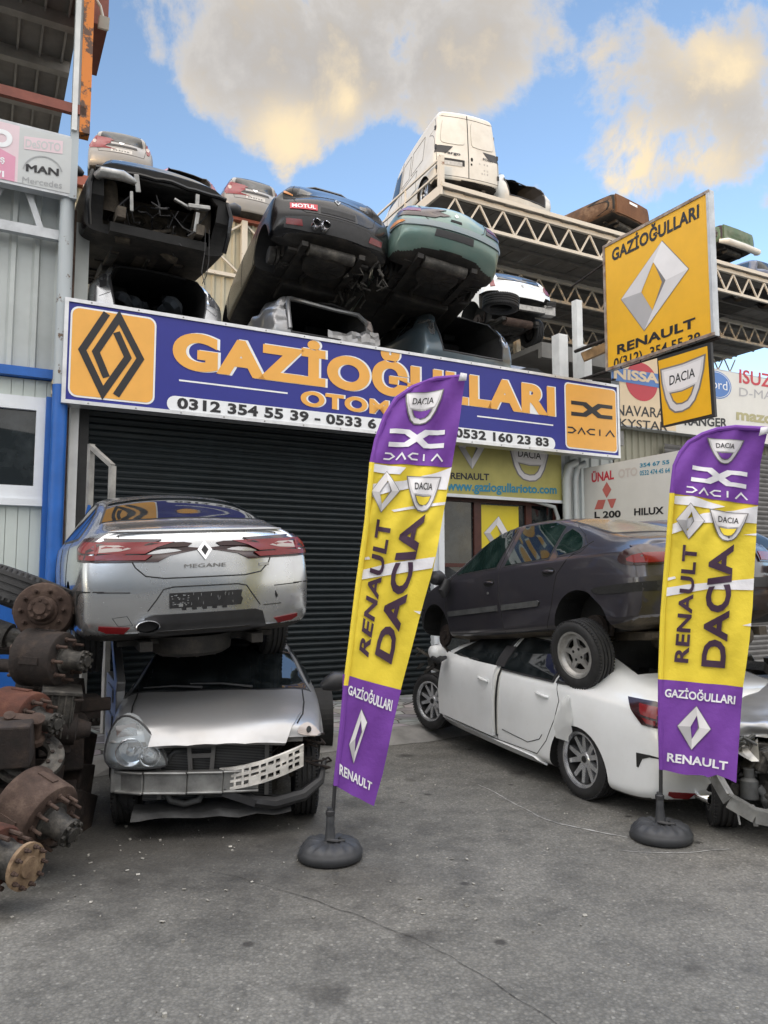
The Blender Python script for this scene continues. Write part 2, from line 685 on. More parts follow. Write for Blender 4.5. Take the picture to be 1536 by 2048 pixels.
class Board:
    """a flat upright surface through P turned by yaw; local x runs along it, z up, -y faces the street.
    px() finds where a point seen in the photograph lies on it."""

    def __init__(s, P, yaw, tilt=0.0):
        s.P, s.yaw = Vector(P), yaw
        s.M = Matrix.Translation(s.P) @ Matrix.Rotation(yaw, 4, 'Z') @ Matrix.Rotation(tilt, 4, 'Y')
        s.tilt = tilt
        s.I = s.M.inverted()
        s.warp = None
        s.lay = 1.0

    def root(s, name, label, cat, group=None):
        o = empty(name, s.P, (0, s.tilt, s.yaw), label, cat, group)
        return o

    def px(s, x, y):
        o = s.I @ Vector((0, 0, CAM_H))
        d = s.I.to_3x3() @ pxdir(x, y)
        t = -o.y / d.y
        p = o + d * t
        return (p.x, p.z)

    def rect(s, xl, yt, yb, xr, ymid=None):
        """level rectangle from its left edge (xl, yt..yb) and right edge xr"""
        a = s.px(xl, yt)
        b = s.px(xl, yb)
        # right edge: same height, so follow the line
        lo, hi = a[0], a[0] + 40
        c = s.P
        for _ in range(50):
            m = (lo + hi) / 2
            w = s.M @ Vector((m, 0, a[1]))
            v = w - Vector((0, 0, CAM_H))
            fwd = v.y * math.cos(PITCH) + v.z * math.sin(PITCH)
            if fwd > 0.01 and 768 + F_PX * v.x / fwd < xr:
                lo = m
            else:
                hi = m
        return (a[0], b[1], lo, a[1])

    def _mesh(s, name, polys, mat, parent, off, thick, res=None):
        bm = bmesh.new()
        for poly in polys:
            p2 = poly if area(poly) > 0 else poly[::-1]
            vs = [bm.verts.new((p[0], 0, p[1])) for p in p2]
            try:
                bm.faces.new(vs)
            except ValueError:
                pass
        return s._finish(bm, name, mat, parent, off, thick, res)

    def _finish(s, bm, name, mat, parent, off, thick, res):
        bm.normal_update()
        if res:
            for ax, no in ((0, (1, 0, 0)), (2, (0, 0, 1))):
                lo = min(v.co[ax] for v in bm.verts)
                hi = max(v.co[ax] for v in bm.verts)
                k = int((hi - lo) / res) + 1
                for i in range(1, k):
                    c = [0, 0, 0]
                    c[ax] = lo + (hi - lo) * i / k
                    bmesh.ops.bisect_plane(bm, geom=bm.verts[:] + bm.edges[:] + bm.faces[:], plane_co=c, plane_no=no, dist=1e-5)
        bm.normal_update()
        bmesh.ops.triangulate(bm, faces=bm.faces)
        bmesh.ops.recalc_face_normals(bm, faces=bm.faces)
        for f in bm.faces:
            if f.normal.y > 0:
                f.normal_flip()
        if thick:
            r = bmesh.ops.extrude_face_region(bm, geom=bm.faces[:])
            fr = [g for g in r['geom'] if isinstance(g, bmesh.types.BMVert)]
            for v in bm.verts:
                v.co.y = thick
            for v in fr:
                v.co.y = 0
            bmesh.ops.recalc_face_normals(bm, faces=bm.faces)
        for v in bm.verts:
            v.co.y -= off * s.lay
            if s.warp:
                v.co.y += s.warp(v.co.x, v.co.z)
        me = bpy.data.meshes.new(name)
        bm.to_mesh(me)
        bm.free()
        if s.warp:
            for p in me.polygons:
                p.use_smooth = True
        return link(name, me, parent, mat)

    def poly(s, name, pxs, mat, parent, off=.004, thick=0, res=None):
        """outline(s) given in photo pixels"""
        polys = pxs if hasattr(pxs[0][0], '__len__') else [pxs]
        return s._mesh(name, [[s.px(*p) for p in q] for q in polys], mat, parent, off, thick, res)

    def shape(s, name, polys, mat, parent, off=.004, thick=0, res=None):
        polys = polys if hasattr(polys[0][0], '__len__') else [polys]
        return s._mesh(name, polys, mat, parent, off, thick, res)

    def text(s, name, string, quad, mat, parent, off=.006, bold=.02, spacing=1.0, res=None, local=False):
        """string fitted to a quad of four pixels: top-left, top-right, bottom-right, bottom-left (cap height to baseline),
        or to a level box when quad has four numbers"""
        vs, fs = text_unit(string, bold, spacing)
        if not hasattr(quad[0], '__len__'):
            x0, z0, x1, z1 = quad
            q = [(x0, z1), (x1, z1), (x1, z0), (x0, z0)]
        elif local:
            q = quad
        else:
            q = [s.px(*p) for p in quad]
        q = [Vector(p) for p in q]
        bm = bmesh.new()
        bv = []
        for a, b in vs:
            t = q[0].lerp(q[1], a)
            d = q[3].lerp(q[2], a)
            p = d + (t - d) * b
            bv.append(bm.verts.new((p.x, 0, p.y)))
        for f in fs:
            try:
                bm.faces.new([bv[i] for i in f])
            except ValueError:
                pass
        bmesh.ops.remove_doubles(bm, verts=bm.verts, dist=1e-5)
        return s._finish(bm, name, mat, parent, off, 0, res)


def qmap(quad):
    """unit square -> quad (tl, tr, br, bl)"""
    q = [Vector(p) for p in quad]

    def f(p):
        t = q[0].lerp(q[1], p[0])
        d = q[3].lerp(q[2], p[0])
        v = d + (t - d) * p[1]
        return (v.x, v.y)
    return f


DC_LOGO = [(0, 1), (.36, 1), (.5, .70), (.64, 1), (1, 1), (1, .74), (.72, .74), (.61, .5), (.72, .26), (1, .26), (1, 0), (.64, 0), (.5, .30), (.36, 0), (0, 0),
           (0, .26), (.28, .26), (.39, .5), (.28, .74), (0, .74)]
D_WORD = [[(0, .9), (.10, .9), (.165, .5), (.10, .1), (0, .1)], [(.215, 0), (.29, .93), (.365, 0)], [(.575, .9), (.47, .9), (.41, .5), (.47, .1), (.575, .1)],
          [(.68, 1), (.68, 0)], [(.81, 0), (.905, .93), (1, 0)]]
SHIELD = [(0, 1), (.5, .97), (1, 1), (.97, .72), (.88, .36), (.78, .14), (.66, .03), (.5, 0), (.34, .03), (.22, .14), (.12, .36), (.03, .72)]
SH_PLATE = [(.05, .95), (.5, .92), (.95, .95), (.90, .66), (.84, .50), (.5, .47), (.16, .50), (.10, .66)]
SH_HOLE = [(.24, .43), (.5, .40), (.76, .43), (.70, .28), (.62, .19), (.5, .165), (.38, .19), (.30, .28)]


def diamond_logo(bd, parent, T, Rt, B, Lf, iT, iR, iB, iL, off=.006, res=None, edge=1.03):
    """folded-metal rhombus seen as four bevelled facets; points in pixels"""
    pts = [bd.px(*p) for p in (T, Rt, B, Lf)]
    inn = [bd.px(*p) for p in (iT, iR, iB, iL)]
    c = (sum(p[0] for p in pts) / 4, sum(p[1] for p in pts) / 4)
    o = [(c[0] + (p[0] - c[0]) * edge, c[1] + (p[1] - c[1]) * edge) for p in pts]
    T, Rt, B, Lf = pts
    iT, iR, iB, iL = inn
    e = bd.shape('emblem', [[o[0], o[1], iR, iT], [o[1], o[2], iB, iR], [o[2], o[3], iL, iB], [o[3], o[0], iT, iL]], M['s_grey3'], parent, off, 0, res)
    k = .0015
    bd.shape('facet', [T, Rt, iR, iT], M['s_grey0'], e, off + k, 0, res)
    bd.shape('facet', [Rt, B, iB, iR], M['s_grey1'], e, off + k, 0, res)
    bd.shape('facet', [B, Lf, iL, iB], M['s_grey2'], e, off + k, 0, res)
    bd.shape('facet', [Lf, T, iT, iL], M['s_grey1'], e, off + k, 0, res)
    s1 = [iT, iR, iB, (iB[0] * .9 + iR[0] * .1, iB[1] * .9 + iR[1] * .1), (iR[0] * .86 + iL[0] * .14, iR[1] * .86 + iL[1] * .14), (iT[0] * .9 + iR[0] * .1, iT[1] * .9 + iR[1] * .1 - .004)]
    bd.shape('facet', s1, M['s_grey3'], e, off + k * 2, 0, res)
    return e


def shield_logo(bd, parent, quad, bg, off=.006, res=None, word=True):
    q = qmap([bd.px(*p) for p in quad])
    e = bd.shape('emblem', [q(p) for p in inflate(SHIELD, .035)], M['s_grey3'], parent, off, 0, res)
    bd.shape('shield', [q(p) for p in SHIELD], M['s_grey1'], e, off + .0015, 0, res)
    bd.shape('shield_plate', [q(p) for p in SH_PLATE], M['s_grey0'], e, off + .003, 0, res)
    bd.shape('shield_hole', [q(p) for p in inflate(SH_HOLE, .03)], M['s_grey3'], e, off + .003, 0, res)
    bd.shape('shield_hole', [q(p) for p in SH_HOLE], bg, e, off + .0045, 0, res)
    if word:
        bd.text('lettering', 'DACIA', [q((.2, .82)), q((.8, .82)), q((.8, .62)), q((.2, .62))], M['s_black'], e, off + .0045, .01, 1.0, res, local=True)
    return e


def dc_logo(bd, parent, quad, wquad, mat, off=.006, res=None, wt=.13):
    q = qmap([bd.px(*p) for p in quad])
    e = bd.shape('emblem', [q(p) for p in DC_LOGO], mat, parent, off, 0, res)
    q = qmap([bd.px(*p) for p in wquad])
    ps = []
    for l in D_WORD:
        # strokes are drawn in a 7:1 box so that their thickness stays even
        st = stroke([(p[0] * 7.5, p[1]) for p in l], .22)
        ps.append([q((p[0] / 7.5, p[1])) for p in st])
    bd.shape('lettering', ps, mat, parent, off, 0, res)
    return e
# ------------------------------------------------------------------ vehicles
VIEWS = {'L': lambda u, v: (Vector((u, 4, v)), Vector((0, -1, 0))), 'R': lambda u, v: (Vector((u, -4, v)), Vector((0, 1, 0))),
         'B': lambda u, v: (Vector((-6, u, v)), Vector((1, 0, 0))), 'F': lambda u, v: (Vector((9, u, v)), Vector((-1, 0, 0))),
         'T': lambda u, v: (Vector((u, v, 5)), Vector((0, 0, -1))), 'U': lambda u, v: (Vector((u, v, -3)), Vector((0, 0, 1)))}


def cut_grid(bm, res):
    bm.normal_update()
    for ax in (0, 1):
        lo = min(v.co[ax] for v in bm.verts)
        hi = max(v.co[ax] for v in bm.verts)
        k = int((hi - lo) / res) + 1
        for i in range(1, k):
            c, no = [0, 0, 0], [0, 0, 0]
            c[ax] = lo + (hi - lo) * i / k
            no[ax] = 1
            bmesh.ops.bisect_plane(bm, geom=bm.verts[:] + bm.edges[:] + bm.faces[:], plane_co=c, plane_no=no, dist=1e-5)
    bm.normal_update()
    bmesh.ops.triangulate(bm, faces=bm.faces)


_wheels = {}


def wheel_meshes(style, r, w):
    key = (style, r, w)
    if key in _wheels:
        return _wheels[key]
    T = Matrix.Rotation(R(-90), 4, 'X')
    h = w / 2
    rr = r * (.70 if style in ('ten', 'sport') else .66)
    t = MB()
    prof = [(rr - .02, -h * .75), (rr, -h * .92), (rr + .02, -h * .98), ((rr + r) / 2, -h * 1.04), (r - .018, -h * .93), (r - .004, -h * .72)]
    for k in range(4):
        c = -h * .6 + k * h * .4
        prof += [(r, c - h * .13), (r, c + h * .10), (r - .010, c + h * .115), (r - .010, c + h * .255)]
    prof = prof[:-2] + [(r - .004, h * .72), (r - .018, h * .93), ((rr + r) / 2, h * 1.04), (rr + .02, h * .98), (rr, h * .92), (rr - .02, h * .75)]
    t.lathe(prof, T, 48)
    # shoulder blocks
    for s in (-1, 1):
        for k in range(64):
            a = 2 * math.pi * k / 64
            m = Matrix.Rotation(a, 4, 'Y')
            t.box(m @ Vector((r - .008, s * h * .78, 0)), (.014, h * .26, .017), m)
    tm = t.build('tyre', M['rubber'])
    b = MB()
    # barrel
    b.lathe([(rr - .012, h * .88), (rr + .004, h * .92), (rr + .004, h * .96), (rr - .014, h * .93), (rr - .022, h * .70)], T, 40)
    b.cur = 1
    b.lathe([(rr - .022, h * .70), (rr - .03, h * .45), (rr - .045, -h * .2), (rr - .05, -h * .8)], T, 40)
    b.lathe([(rr - .06, -h * .55), (.02, -h * .5)], T, 24, True)
    b.lathe([(r * .36, -h * .1), (r * .36, 0.0), (.02, 0.0)], T, 24)
    b.cur = 0
    yo = h * .55
    if style in ('ten', 'sport'):
        n = 5
        for k in range(n):
            for s in (-1, 1):
                a0 = 2 * math.pi * k / n + s * .10
                a1 = 2 * math.pi * k / n + s * .30
                p = Vector((math.cos(a0) * r * .12, yo * .8, math.sin(a0) * r * .12))
                q = Vector((math.cos(a1) * (rr - .02), yo * 1.05, math.sin(a1) * (rr - .02)))
                d = (q - p).normalized()
                sd = d.cross(Vector((0, 1, 0))).normalized()
                w0, w1 = .024, .017
                vs = [p + sd * w0, p - sd * w0, q - sd * w1, q + sd * w1]
                lo = [v - Vector((0, .05, 0)) for v in vs]
                mid = [(vs[i] + lo[i]) / 2 for i in range(4)]
                b.add(vs + lo, [(0, 1, 2, 3), (0, 4, 5, 1), (1, 5, 6, 2), (2, 6, 7, 3), (3, 7, 4, 0)])
        b.lathe([(r * .20, yo * .3), (r * .20, yo * .78), (r * .16, yo * .95), (.0, yo * .95)], T, 20)
        b.cur = 1
        b.lathe([(r * .09, yo * .96), (r * .085, yo * 1.04), (0, yo * 1.04)], T, 16)
        b.cur = 0
    elif style == 'five':
        # solid face pierced by five windows: ring + five broad spokes
        b.lathe([(rr - .02, h * .80), (rr - .035, yo), (rr - .06, yo * .98), (rr - .065, yo * .6)], T, 40)
        for k in range(5):
            a = 2 * math.pi * k / 5 + .3
            pts = []
            for ang, rad in ((-.52, r * .20), (-.20, r * .36), (-.13, r * .46), (-.26, rr - .045), (.26, rr - .045), (.13, r * .46), (.20, r * .36), (.52, r * .20)):
                pts.append((math.cos(a + ang) * rad, math.sin(a + ang) * rad))
            b.prism(pts, yo * .5, yo)
        b.lathe([(r * .26, yo * .4), (r * .26, yo * 1.0), (r * .10, yo * .97), (.0, yo * .97)], T, 24)
        b.cur = 1
        for k in range(4):
            a = math.pi / 2 * k + .5
            b.lathe([(.013, 0), (.013, yo * 1.04), (0, yo * 1.04)], Matrix.Translation((math.cos(a) * .05, 0, math.sin(a) * .05)) @ T, 8)
        b.cur = 0
    else:
        b.lathe([(rr - .02, h * .7), (rr - .05, h * .35), (r * .4, h * .2), (r * .3, h * .45), (r * .12, h * .5), (0, h * .5)], T, 36)
    rm = b.build('rim', [M['alloy'] if style != 'five' else M['alloy_dull'], M['dark']], angle=30)
    _wheels[key] = (tm.data, rm.data)
    bpy.data.objects.remove(tm)
    bpy.data.objects.remove(rm)
    return _wheels[key]


class Car:
    """lofted body on a cage of stations; local +x forward, rear axle at x = 0, ground at z = 0"""

    def __init__(s, name, label, cat, st, body, roff=(.02, 0, -.03, 0, .02, .05, .10), foff=(-.04, 0, 0, -.05, -.10, -.16, -.22),
                 corner=.13, wheels=(.32, .205), wb=2.71, level=2, group=None, under='under', arch=.055, cuts=(), dent=None, track=None, arches=True, rowfn=None, sharp=1.0):
        s.root = empty(name, label=label, cat=cat, group=group)
        s.wb, s.wr, s.ww = wb, wheels[0], wheels[1]
        st = [list(t) for t in st]
        a = st[0][0] + corner + max(roff[:5]) + .04
        if st[1][0] < a:
            st[1][0] = min(a, st[2][0] - .04)
        a = st[-1][0] - corner * 1.3 + min(foff[:4]) - .03
        if st[-2][0] > a:
            st[-2][0] = max(a, st[-3][0] + .05)
        s.st = st
        verts, faces = [], []
        rings = []
        ringof = {}
        n = len(st)
        for i, (x, zb, zbelt, zt, w, wr) in enumerate(st):
            h = zt - zbelt
            k = min(1, max(0, (h - .07) / .26))
            k = k * k * (3 - 2 * k)
            H = zbelt - zb
            rows = [(w - .07, zb), (w - .012, zb + .10), (w, zb + .48 * H), (w - .006, zbelt - .13), (w - .035, zbelt)]
            b5, c5 = (w - .10, zbelt + .55 * h), (wr + .30 * (w - .06 - wr), zbelt + .68 * h)
            b6, c6 = (w - .24, zt - .015), (wr, zt - .035)
            rows.append(tuple(b5[j] * (1 - k) + c5[j] * k for j in (0, 1)))
            rows.append(tuple(b6[j] * (1 - k) + c6[j] * k for j in (0, 1)))
            if rowfn:
                rows = rowfn(i, x, rows)
            yt = rows[6][0]
            xo = [0] * 7
            xc = [0] * 7
            if i == 0:
                xo = list(roff)
                xc = [corner] * 7
            if i == n - 1:
                xo = list(foff)
                xc = [-corner * 1.3] * 7
            ring = [(x + xo[r] + xc[r], rows[r][0], rows[r][1]) for r in range(7)]
            top = [(x + xo[6] + xc[6] * .2, yt * .5, zt), (x + xo[6], 0, zt + .012), (x + xo[6] + xc[6] * .2, -yt * .5, zt)]
            right = [(p[0], -p[1], p[2]) for p in ring[::-1]]
            bot = [(x + xo[0] + xc[0] * .2, -rows[0][0] * .5, zb), (x + xo[0], 0, zb), (x + xo[0] + xc[0] * .2, rows[0][0] * .5, zb)]
            b0 = len(verts)
            verts += ring + top + right + bot
            rings.append(b0)
            for j in range(20):
                ringof[b0 + j] = (i, j)
            if i:
                a = rings[i - 1]
                for j in range(20):
                    faces.append((a + j, a + (j + 1) % 20, b0 + (j + 1) % 20, b0 + j))
        for end, off in ((0, roff), (n - 1, foff)):
            b0 = rings[end]
            x = st[end][0]
            cn = corner if end == 0 else -corner * 1.3
            g = []
            for r in range(7):
                if r == 0:
                    g.append([b0, b0 + 19, b0 + 18, b0 + 17, b0 + 16])
                elif r == 6:
                    g.append([b0 + 6, b0 + 7, b0 + 8, b0 + 9, b0 + 10])
                else:
                    y = verts[b0 + r][1]
                    z = verts[b0 + r][2]
                    row = [b0 + r]
                    for f in (.55, 0, -.55):
                        row.append(len(verts))
                        verts.append((x + off[r] + (cn * .2 if f else 0), y * f, z + (.004 if not f else 0)))
                    row.append(b0 + 16 - r)
                    g.append(row)
            for r in range(6):
                for c in range(4):
                    q = (g[r][c], g[r][c + 1], g[r + 1][c + 1], g[r + 1][c])
                    faces.append(q if end else q[::-1])
        me = bpy.data.meshes.new('cage')
        me.from_pydata(verts, [], faces)
        bm = bmesh.new()
        bm.from_mesh(me)
        bmesh.ops.recalc_face_normals(bm, faces=bm.faces)
        if bm.calc_volume(signed=True) < 0:
            bmesh.ops.reverse_faces(bm, faces=bm.faces)
        bm.to_mesh(me)
        bm.free()
        # tighten the shoulder, roof edge, sill and tail outline
        cz = me.attributes.new('crease_edge', 'FLOAT', 'EDGE')
        for e in me.edges:
            a_, b_ = sorted(e.vertices)
            if a_ in ringof and b_ in ringof:
                (ia, ja), (ib, jb) = ringof[a_], ringof[b_]
                if ia != ib and ja == jb:
                    cz.data[e.index].value = {4: .55, 12: .55, 6: .3, 10: .3, 1: .5, 15: .5}.get(ja, 0) * sharp
                elif ia == ib == 0:
                    cz.data[e.index].value = .32 * sharp
        o = bpy.data.objects.new('cage', me)
        COL.objects.link(o)
        sub = o.modifiers.new('s', 'SUBSURF')
        sub.levels = sub.render_levels = level
        dg = bpy.context.evaluated_depsgraph_get()
        me2 = bpy.data.meshes.new_from_object(o.evaluated_get(dg))
        o.modifiers.clear()
        o.data = me2
        if dent:
            for v in me2.vertices:
                v.co = dent(v.co.copy())
            me2.update()
        bm = bmesh.new()
        bm.from_mesh(me2)
        s.bvh = BVHTree.FromBMesh(bm)
        bm.normal_update()
        fv = [[v.co.copy() for v in f.verts] for f in bm.faces]
        fn = [[v.normal.copy() for v in f.verts] for f in bm.faces]
        bm.free()
        s.fv, s.fn = fv, fn
        # openings
        tmp = []

        def boolean(me_, mat):
            c = bpy.data.objects.new('cutter', me_)
            COL.objects.link(c)
            me_.materials.append(mat)
            m = o.modifiers.new('b', 'BOOLEAN')
            m.operation = 'DIFFERENCE'
            m.solver = 'EXACT'
            m.object = c
            m.material_mode = 'TRANSFER'
            tmp.append(c)
        me2.materials.append(M[body])
        me2.materials.append(M[under])
        for p in me2.polygons:
            if p.normal.z < -.75:
                p.material_index = 1
        wmax = max(t[4] for t in st)
        if arches:
            for x in (0, wb):
                for sg in (-1, 1):
                    if arches == 'rear' and x > 0:
                        continue
                    c = MB()
                    y0, y1 = wmax - s.ww - .11, wmax + .3
                    c.lathe([(s.wr + arch, y0), (s.wr + arch, y1)], Matrix.Translation((x, 0, s.wr)) @ Matrix.Rotation(R(-90 * sg), 4, 'X'), 40, True)
                    ob = c.build('cutter', [])
                    mm = ob.data
                    bpy.data.objects.remove(ob)
                    boolean(mm, M['dark'])
        for cu in cuts:
            boolean(s.cutter(*cu[:4]), M[cu[4] if len(cu) > 4 else 'inner'])
        if tmp:
            dg = bpy.context.evaluated_depsgraph_get()
            me3 = bpy.data.meshes.new_from_object(o.evaluated_get(dg))
            o.modifiers.clear()
            o.data = me3
            for c in tmp:
                bpy.data.objects.remove(c)
        me3 = o.data
        me3.name = 'body'
        nrm = []
        paintm = (M[body], M[under])
        me3.polygons.foreach_set('use_smooth', [True] * len(me3.polygons))
        for p in me3.polygons:
            outer = me3.materials[p.material_index] in paintm
            for vi in p.vertices:
                if outer:
                    co = me3.vertices[vi].co
                    loc, no, idx, d = s.bvh.find_nearest(co)
                    w = [1 / (1e-6 + (co - q).length_squared) for q in fv[idx]]
                    t = sum(w)
                    a = Vector((0, 0, 0))
                    for wi, q in zip(w, fn[idx]):
                        a += q * (wi / t)
                    nrm.append(a.normalized())
                else:
                    nrm.append(p.normal.copy())
        me3.normals_split_custom_set(nrm)
        o.name = 'body'
        o.parent = s.root
        s.body = o
        s.seams = []
        s.lines = []

    def cutter(s, poly, view, d0, d1):
        """prism of an outline seen in a view, between depths d0 and d1 along the view axis"""
        n = len(poly)
        if view in 'LR':
            f = lambda p, d: (p[0], d, p[1])
        elif view in 'BF':
            f = lambda p, d: (d, p[0], p[1])
        else:
            f = lambda p, d: (p[0], p[1], d)
        vs = [f(p, d0) for p in poly] + [f(p, d1) for p in poly]
        fs = [list(range(n)), list(range(n, 2 * n))[::-1]] + [(i, i + n, (i + 1) % n + n, (i + 1) % n) for i in range(n)]
        me = bpy.data.meshes.new('cutter')
        me.from_pydata(vs, [], fs)
        bm = bmesh.new()
        bm.from_mesh(me)
        bmesh.ops.recalc_face_normals(bm, faces=bm.faces)
        bm.to_mesh(me)
        bm.free()
        return me

    def hit(s, view, u, v):
        o, d = VIEWS[view](u, v)
        loc, no, idx, dist = s.bvh.ray_cast(o, d)
        k = 0
        while loc is None and k < 60:
            # past the outline: slide towards the middle until the body is met
            k += 1
            if view in 'LR':
                u, v = u + (1.2 - u) * .02, v + (.7 - v) * .02
            elif view in 'BF':
                u, v = u * .98, v + (.7 - v) * .012
            else:
                u, v = u + (1.2 - u) * .012, v * .98
            o, d = VIEWS[view](u, v)
            loc, no, idx, dist = s.bvh.ray_cast(o, d)
        if loc is None:
            loc, no, idx, dist = s.bvh.find_nearest(o + d * 5)
        fvs, fns = s.fv[idx], s.fn[idx]
        w = [1 / (1e-6 + (loc - q).length_squared) for q in fvs]
        t = sum(w)
        a = Vector((0, 0, 0))
        for wi, q in zip(w, fns):
            a += q * (wi / t)
        return loc, a.normalized()

    def patch(s, name, polys, view, mat, off=.004, depth=.014, res=.07, parent=None, both=False, group=None):
        """a panel, lens or pane that follows the body surface"""
        polys = polys if hasattr(polys[0][0], '__len__') else [polys]
        if both:
            for sg in (1, -1):
                if view == 'L':
                    s.patch(name, polys, 'L' if sg > 0 else 'R', mat, off, depth, res, parent)
                else:
                    flip = [[((p[0], p[1] * sg) if view in 'TU' else (p[0] * sg, p[1])) for p in q] for q in polys]
                    s.patch(name, flip, view, mat, off, depth, res, parent)
            return None
        bm = bmesh.new()
        for poly in polys:
            b2 = bmesh.new()
            b2.faces.new([b2.verts.new((p[0], p[1], 0)) for p in poly])
            cut_grid(b2, res)
            idx = {}
            for v in b2.verts:
                loc, no = s.hit(view, v.co.x, v.co.y)
                nv = bm.verts.new(loc + no * off)
                idx[v] = (nv, loc, no)
            for f in b2.faces:
                try:
                    nf = bm.faces.new([idx[v][0] for v in f.verts])
                    nf.smooth = True
                except ValueError:
                    pass
            for e in b2.edges:
                if len(e.link_faces) == 1:
                    q = [idx[v] for v in e.verts]
                    a = [bm.verts.new(t[1] + t[2] * off) for t in q]
                    b = [bm.verts.new(t[1] + t[2] * (off - depth)) for t in q]
                    bm.faces.new((a[0], a[1], b[1], b[0]))
            b2.free()
        bmesh.ops.recalc_face_normals(bm, faces=bm.faces)
        # keep the outside facing the viewer of this view
        d = VIEWS[view](0, 0)[1]
        me = bpy.data.meshes.new(name)
        for f in bm.faces:
            if f.smooth and f.normal.dot(d) > 0:
                f.normal_flip()
        bm.to_mesh(me)
        bm.free()
        return link(name, me, parent or s.root, M[mat] if isinstance(mat, str) else mat)

    def window(s, poly, view, mat='glass', frame=.018, both=False, name='window', res=.08, lift=0):
        if both:
            s.window(poly, 'L', mat, frame, False, name, res, lift)
            s.window(poly, 'R', mat, frame, False, name, res, lift)
            return
        w = s.patch(name, inflate(poly, frame), view, 'trim', .003 + lift, .012 + lift, res)
        s.patch('pane', poly, view, mat, .006 + lift, .010, res, w)
        return w

    def seam(s, pts, view, r=.0035, step=.05):
        """a shut line: thin dark gap lying in the body surface"""
        out = []
        for i in range(len(pts) - 1):
            a, b = Vector(pts[i]), Vector(pts[i + 1])
            k = max(1, int((b - a).length / step))
            for j in range(k + (1 if i == len(pts) - 2 else 0)):
                p = a.lerp(b, j / k)
                loc, no = s.hit(view, p.x, p.y)
                out.append(loc + no * .0005)
        s.lines.append((out, r))

    def seams_done(s):
        if not s.lines:
            return
        mb = MB()
        for pts, r in s.lines:
            if len(pts) > 1:
                mb.tube(pts, r, 6)
        mb.build('panel_gap', M['dark'], s.root)
        s.lines = []

    def wheel(s, x, side, style='ten', dz=0, r=None, steer=0, rest=None):
        r = r or s.wr
        tm, rm = wheel_meshes(style, r, s.ww)
        w = max(t[4] for t in s.st)
        e = empty('wheel', (x, side * (w - s.ww / 2 - .035), r + dz), (0, 0, (0 if side > 0 else math.pi) + steer))
        e.parent = s.root
        link('tyre', tm, e)
        link('rim', rm, e)
        return e

    def text(s, string, box, view, mat, off=.006, bold=.02, name='lettering', parent=None):
        """raised letters; box (u0, v0, u1, v1)"""
        vs, fs = text_unit(string, bold)
        bm = bmesh.new()
        bv = []
        for a, b in vs:
            u = box[0] + (box[2] - box[0]) * a
            v = box[1] + (box[3] - box[1]) * b
            loc, no = s.hit(view, u, v)
            bv.append(bm.verts.new(loc + no * off))
        for f in fs:
            try:
                bm.faces.new([bv[i] for i in f])
            except ValueError:
                pass
        d = VIEWS[view](0, 0)[1]
        bm.normal_update()
        for f in bm.faces:
            if f.normal.dot(d) > 0:
                f.normal_flip()
        me = bpy.data.meshes.new(name)
        bm.to_mesh(me)
        bm.free()
        return link(name, me, parent or s.root, M[mat])

    def add(s, mb, name, mat, parent=None, **k):
        f = lambda m: M[m] if isinstance(m, str) else m
        return mb.build(name, [f(m) for m in mat] if isinstance(mat, (list, tuple)) else f(mat), parent or s.root, **k)

    def underside(s, zb, rear, mats=('under', 'iron', 'rust_dark'), muffler=True, tank=True, spare=True, x1=2.4):
        """floor ribs, spare-wheel well, axle, springs, silencer and pipes below the floor"""
        mb = MB()
        for y in (-.42, .42):
            mb.bar((rear + .1, y, zb - .02), (x1, y, zb - .02), .09, .07)
        for x in (rear + .35, .45, 1.0, 1.6, 2.1):
            if x < x1:
                mb.bar((x, -.6, zb - .012), (x, .6, zb - .012), .07, .04)
        s.add(mb, 'floor_rail', mats[0], each=True)
        if spare:
            mb = MB()
            mb.lathe([(.0, zb - .14), (.26, zb - .14), (.31, zb - .11), (.33, zb + .02)], Matrix.Translation((rear + .48, .02, 0)), 28)
            for k in range(10):
                a = 2 * math.pi * k / 10
                mb.bar((rear + .48 + .07 * math.cos(a), .02 + .07 * math.sin(a), zb - .142), (rear + .48 + .25 * math.cos(a), .02 + .25 * math.sin(a), zb - .142), .02, .012)
            s.add(mb, 'spare_wheel_well', mats[0])
        mb = MB()
        mb.tube([(0, -.62, s.wr - .02), (.04, -.3, s.wr + .01), (.04, .3, s.wr + .01), (0, .62, s.wr - .02)], .045, 10)
        for sg in (-1, 1):
            mb.bar((0, sg * .58, s.wr - .05), (.48, sg * .55, zb + .02), .07, .06)
            pts = []
            for k in range(50):
                a = k * .62
                pts.append((.02 + .055 * math.cos(a), sg * .52 + .055 * math.sin(a), zb - .06 + .25 * k / 50))
            mb.tube(pts, .009, 5)
            mb.tube([(-.1, sg * .6, s.wr - .05), (-.16, sg * .56, zb + .25)], .028, 8)
            mb.lathe([(.0, -.02), (.13, -.02), (.13, .02), (.07, .03), (.07, .07), (0, .07)], Matrix.Translation((0, sg * .66, s.wr)) @ Matrix.Rotation(R(-90 * sg), 4, 'X'), 20)
        s.add(mb, 'rear_axle', mats[2])
        if muffler:
            mb = MB()
            mb.tube([(rear + .18, .35, zb - .05), (rear + .2, -.02 - .3, zb - .05)], [.085, .085], 16)
            mb.tube([(rear + .3, .1, zb - .05), (.3, .2, zb - .04), (.7, .05, zb - .05), (1.4, .02, zb - .05), (x1, .02, zb - .03)], .027, 8)
            s.add(mb, 'silencer', mats[1])
        if tank:
            mb = MB()
            mb.bbox((.42, -.5, zb - .13), (.95, .45, zb + .02))
            s.add(mb, 'fuel_tank', mats[0], bevel=.04)

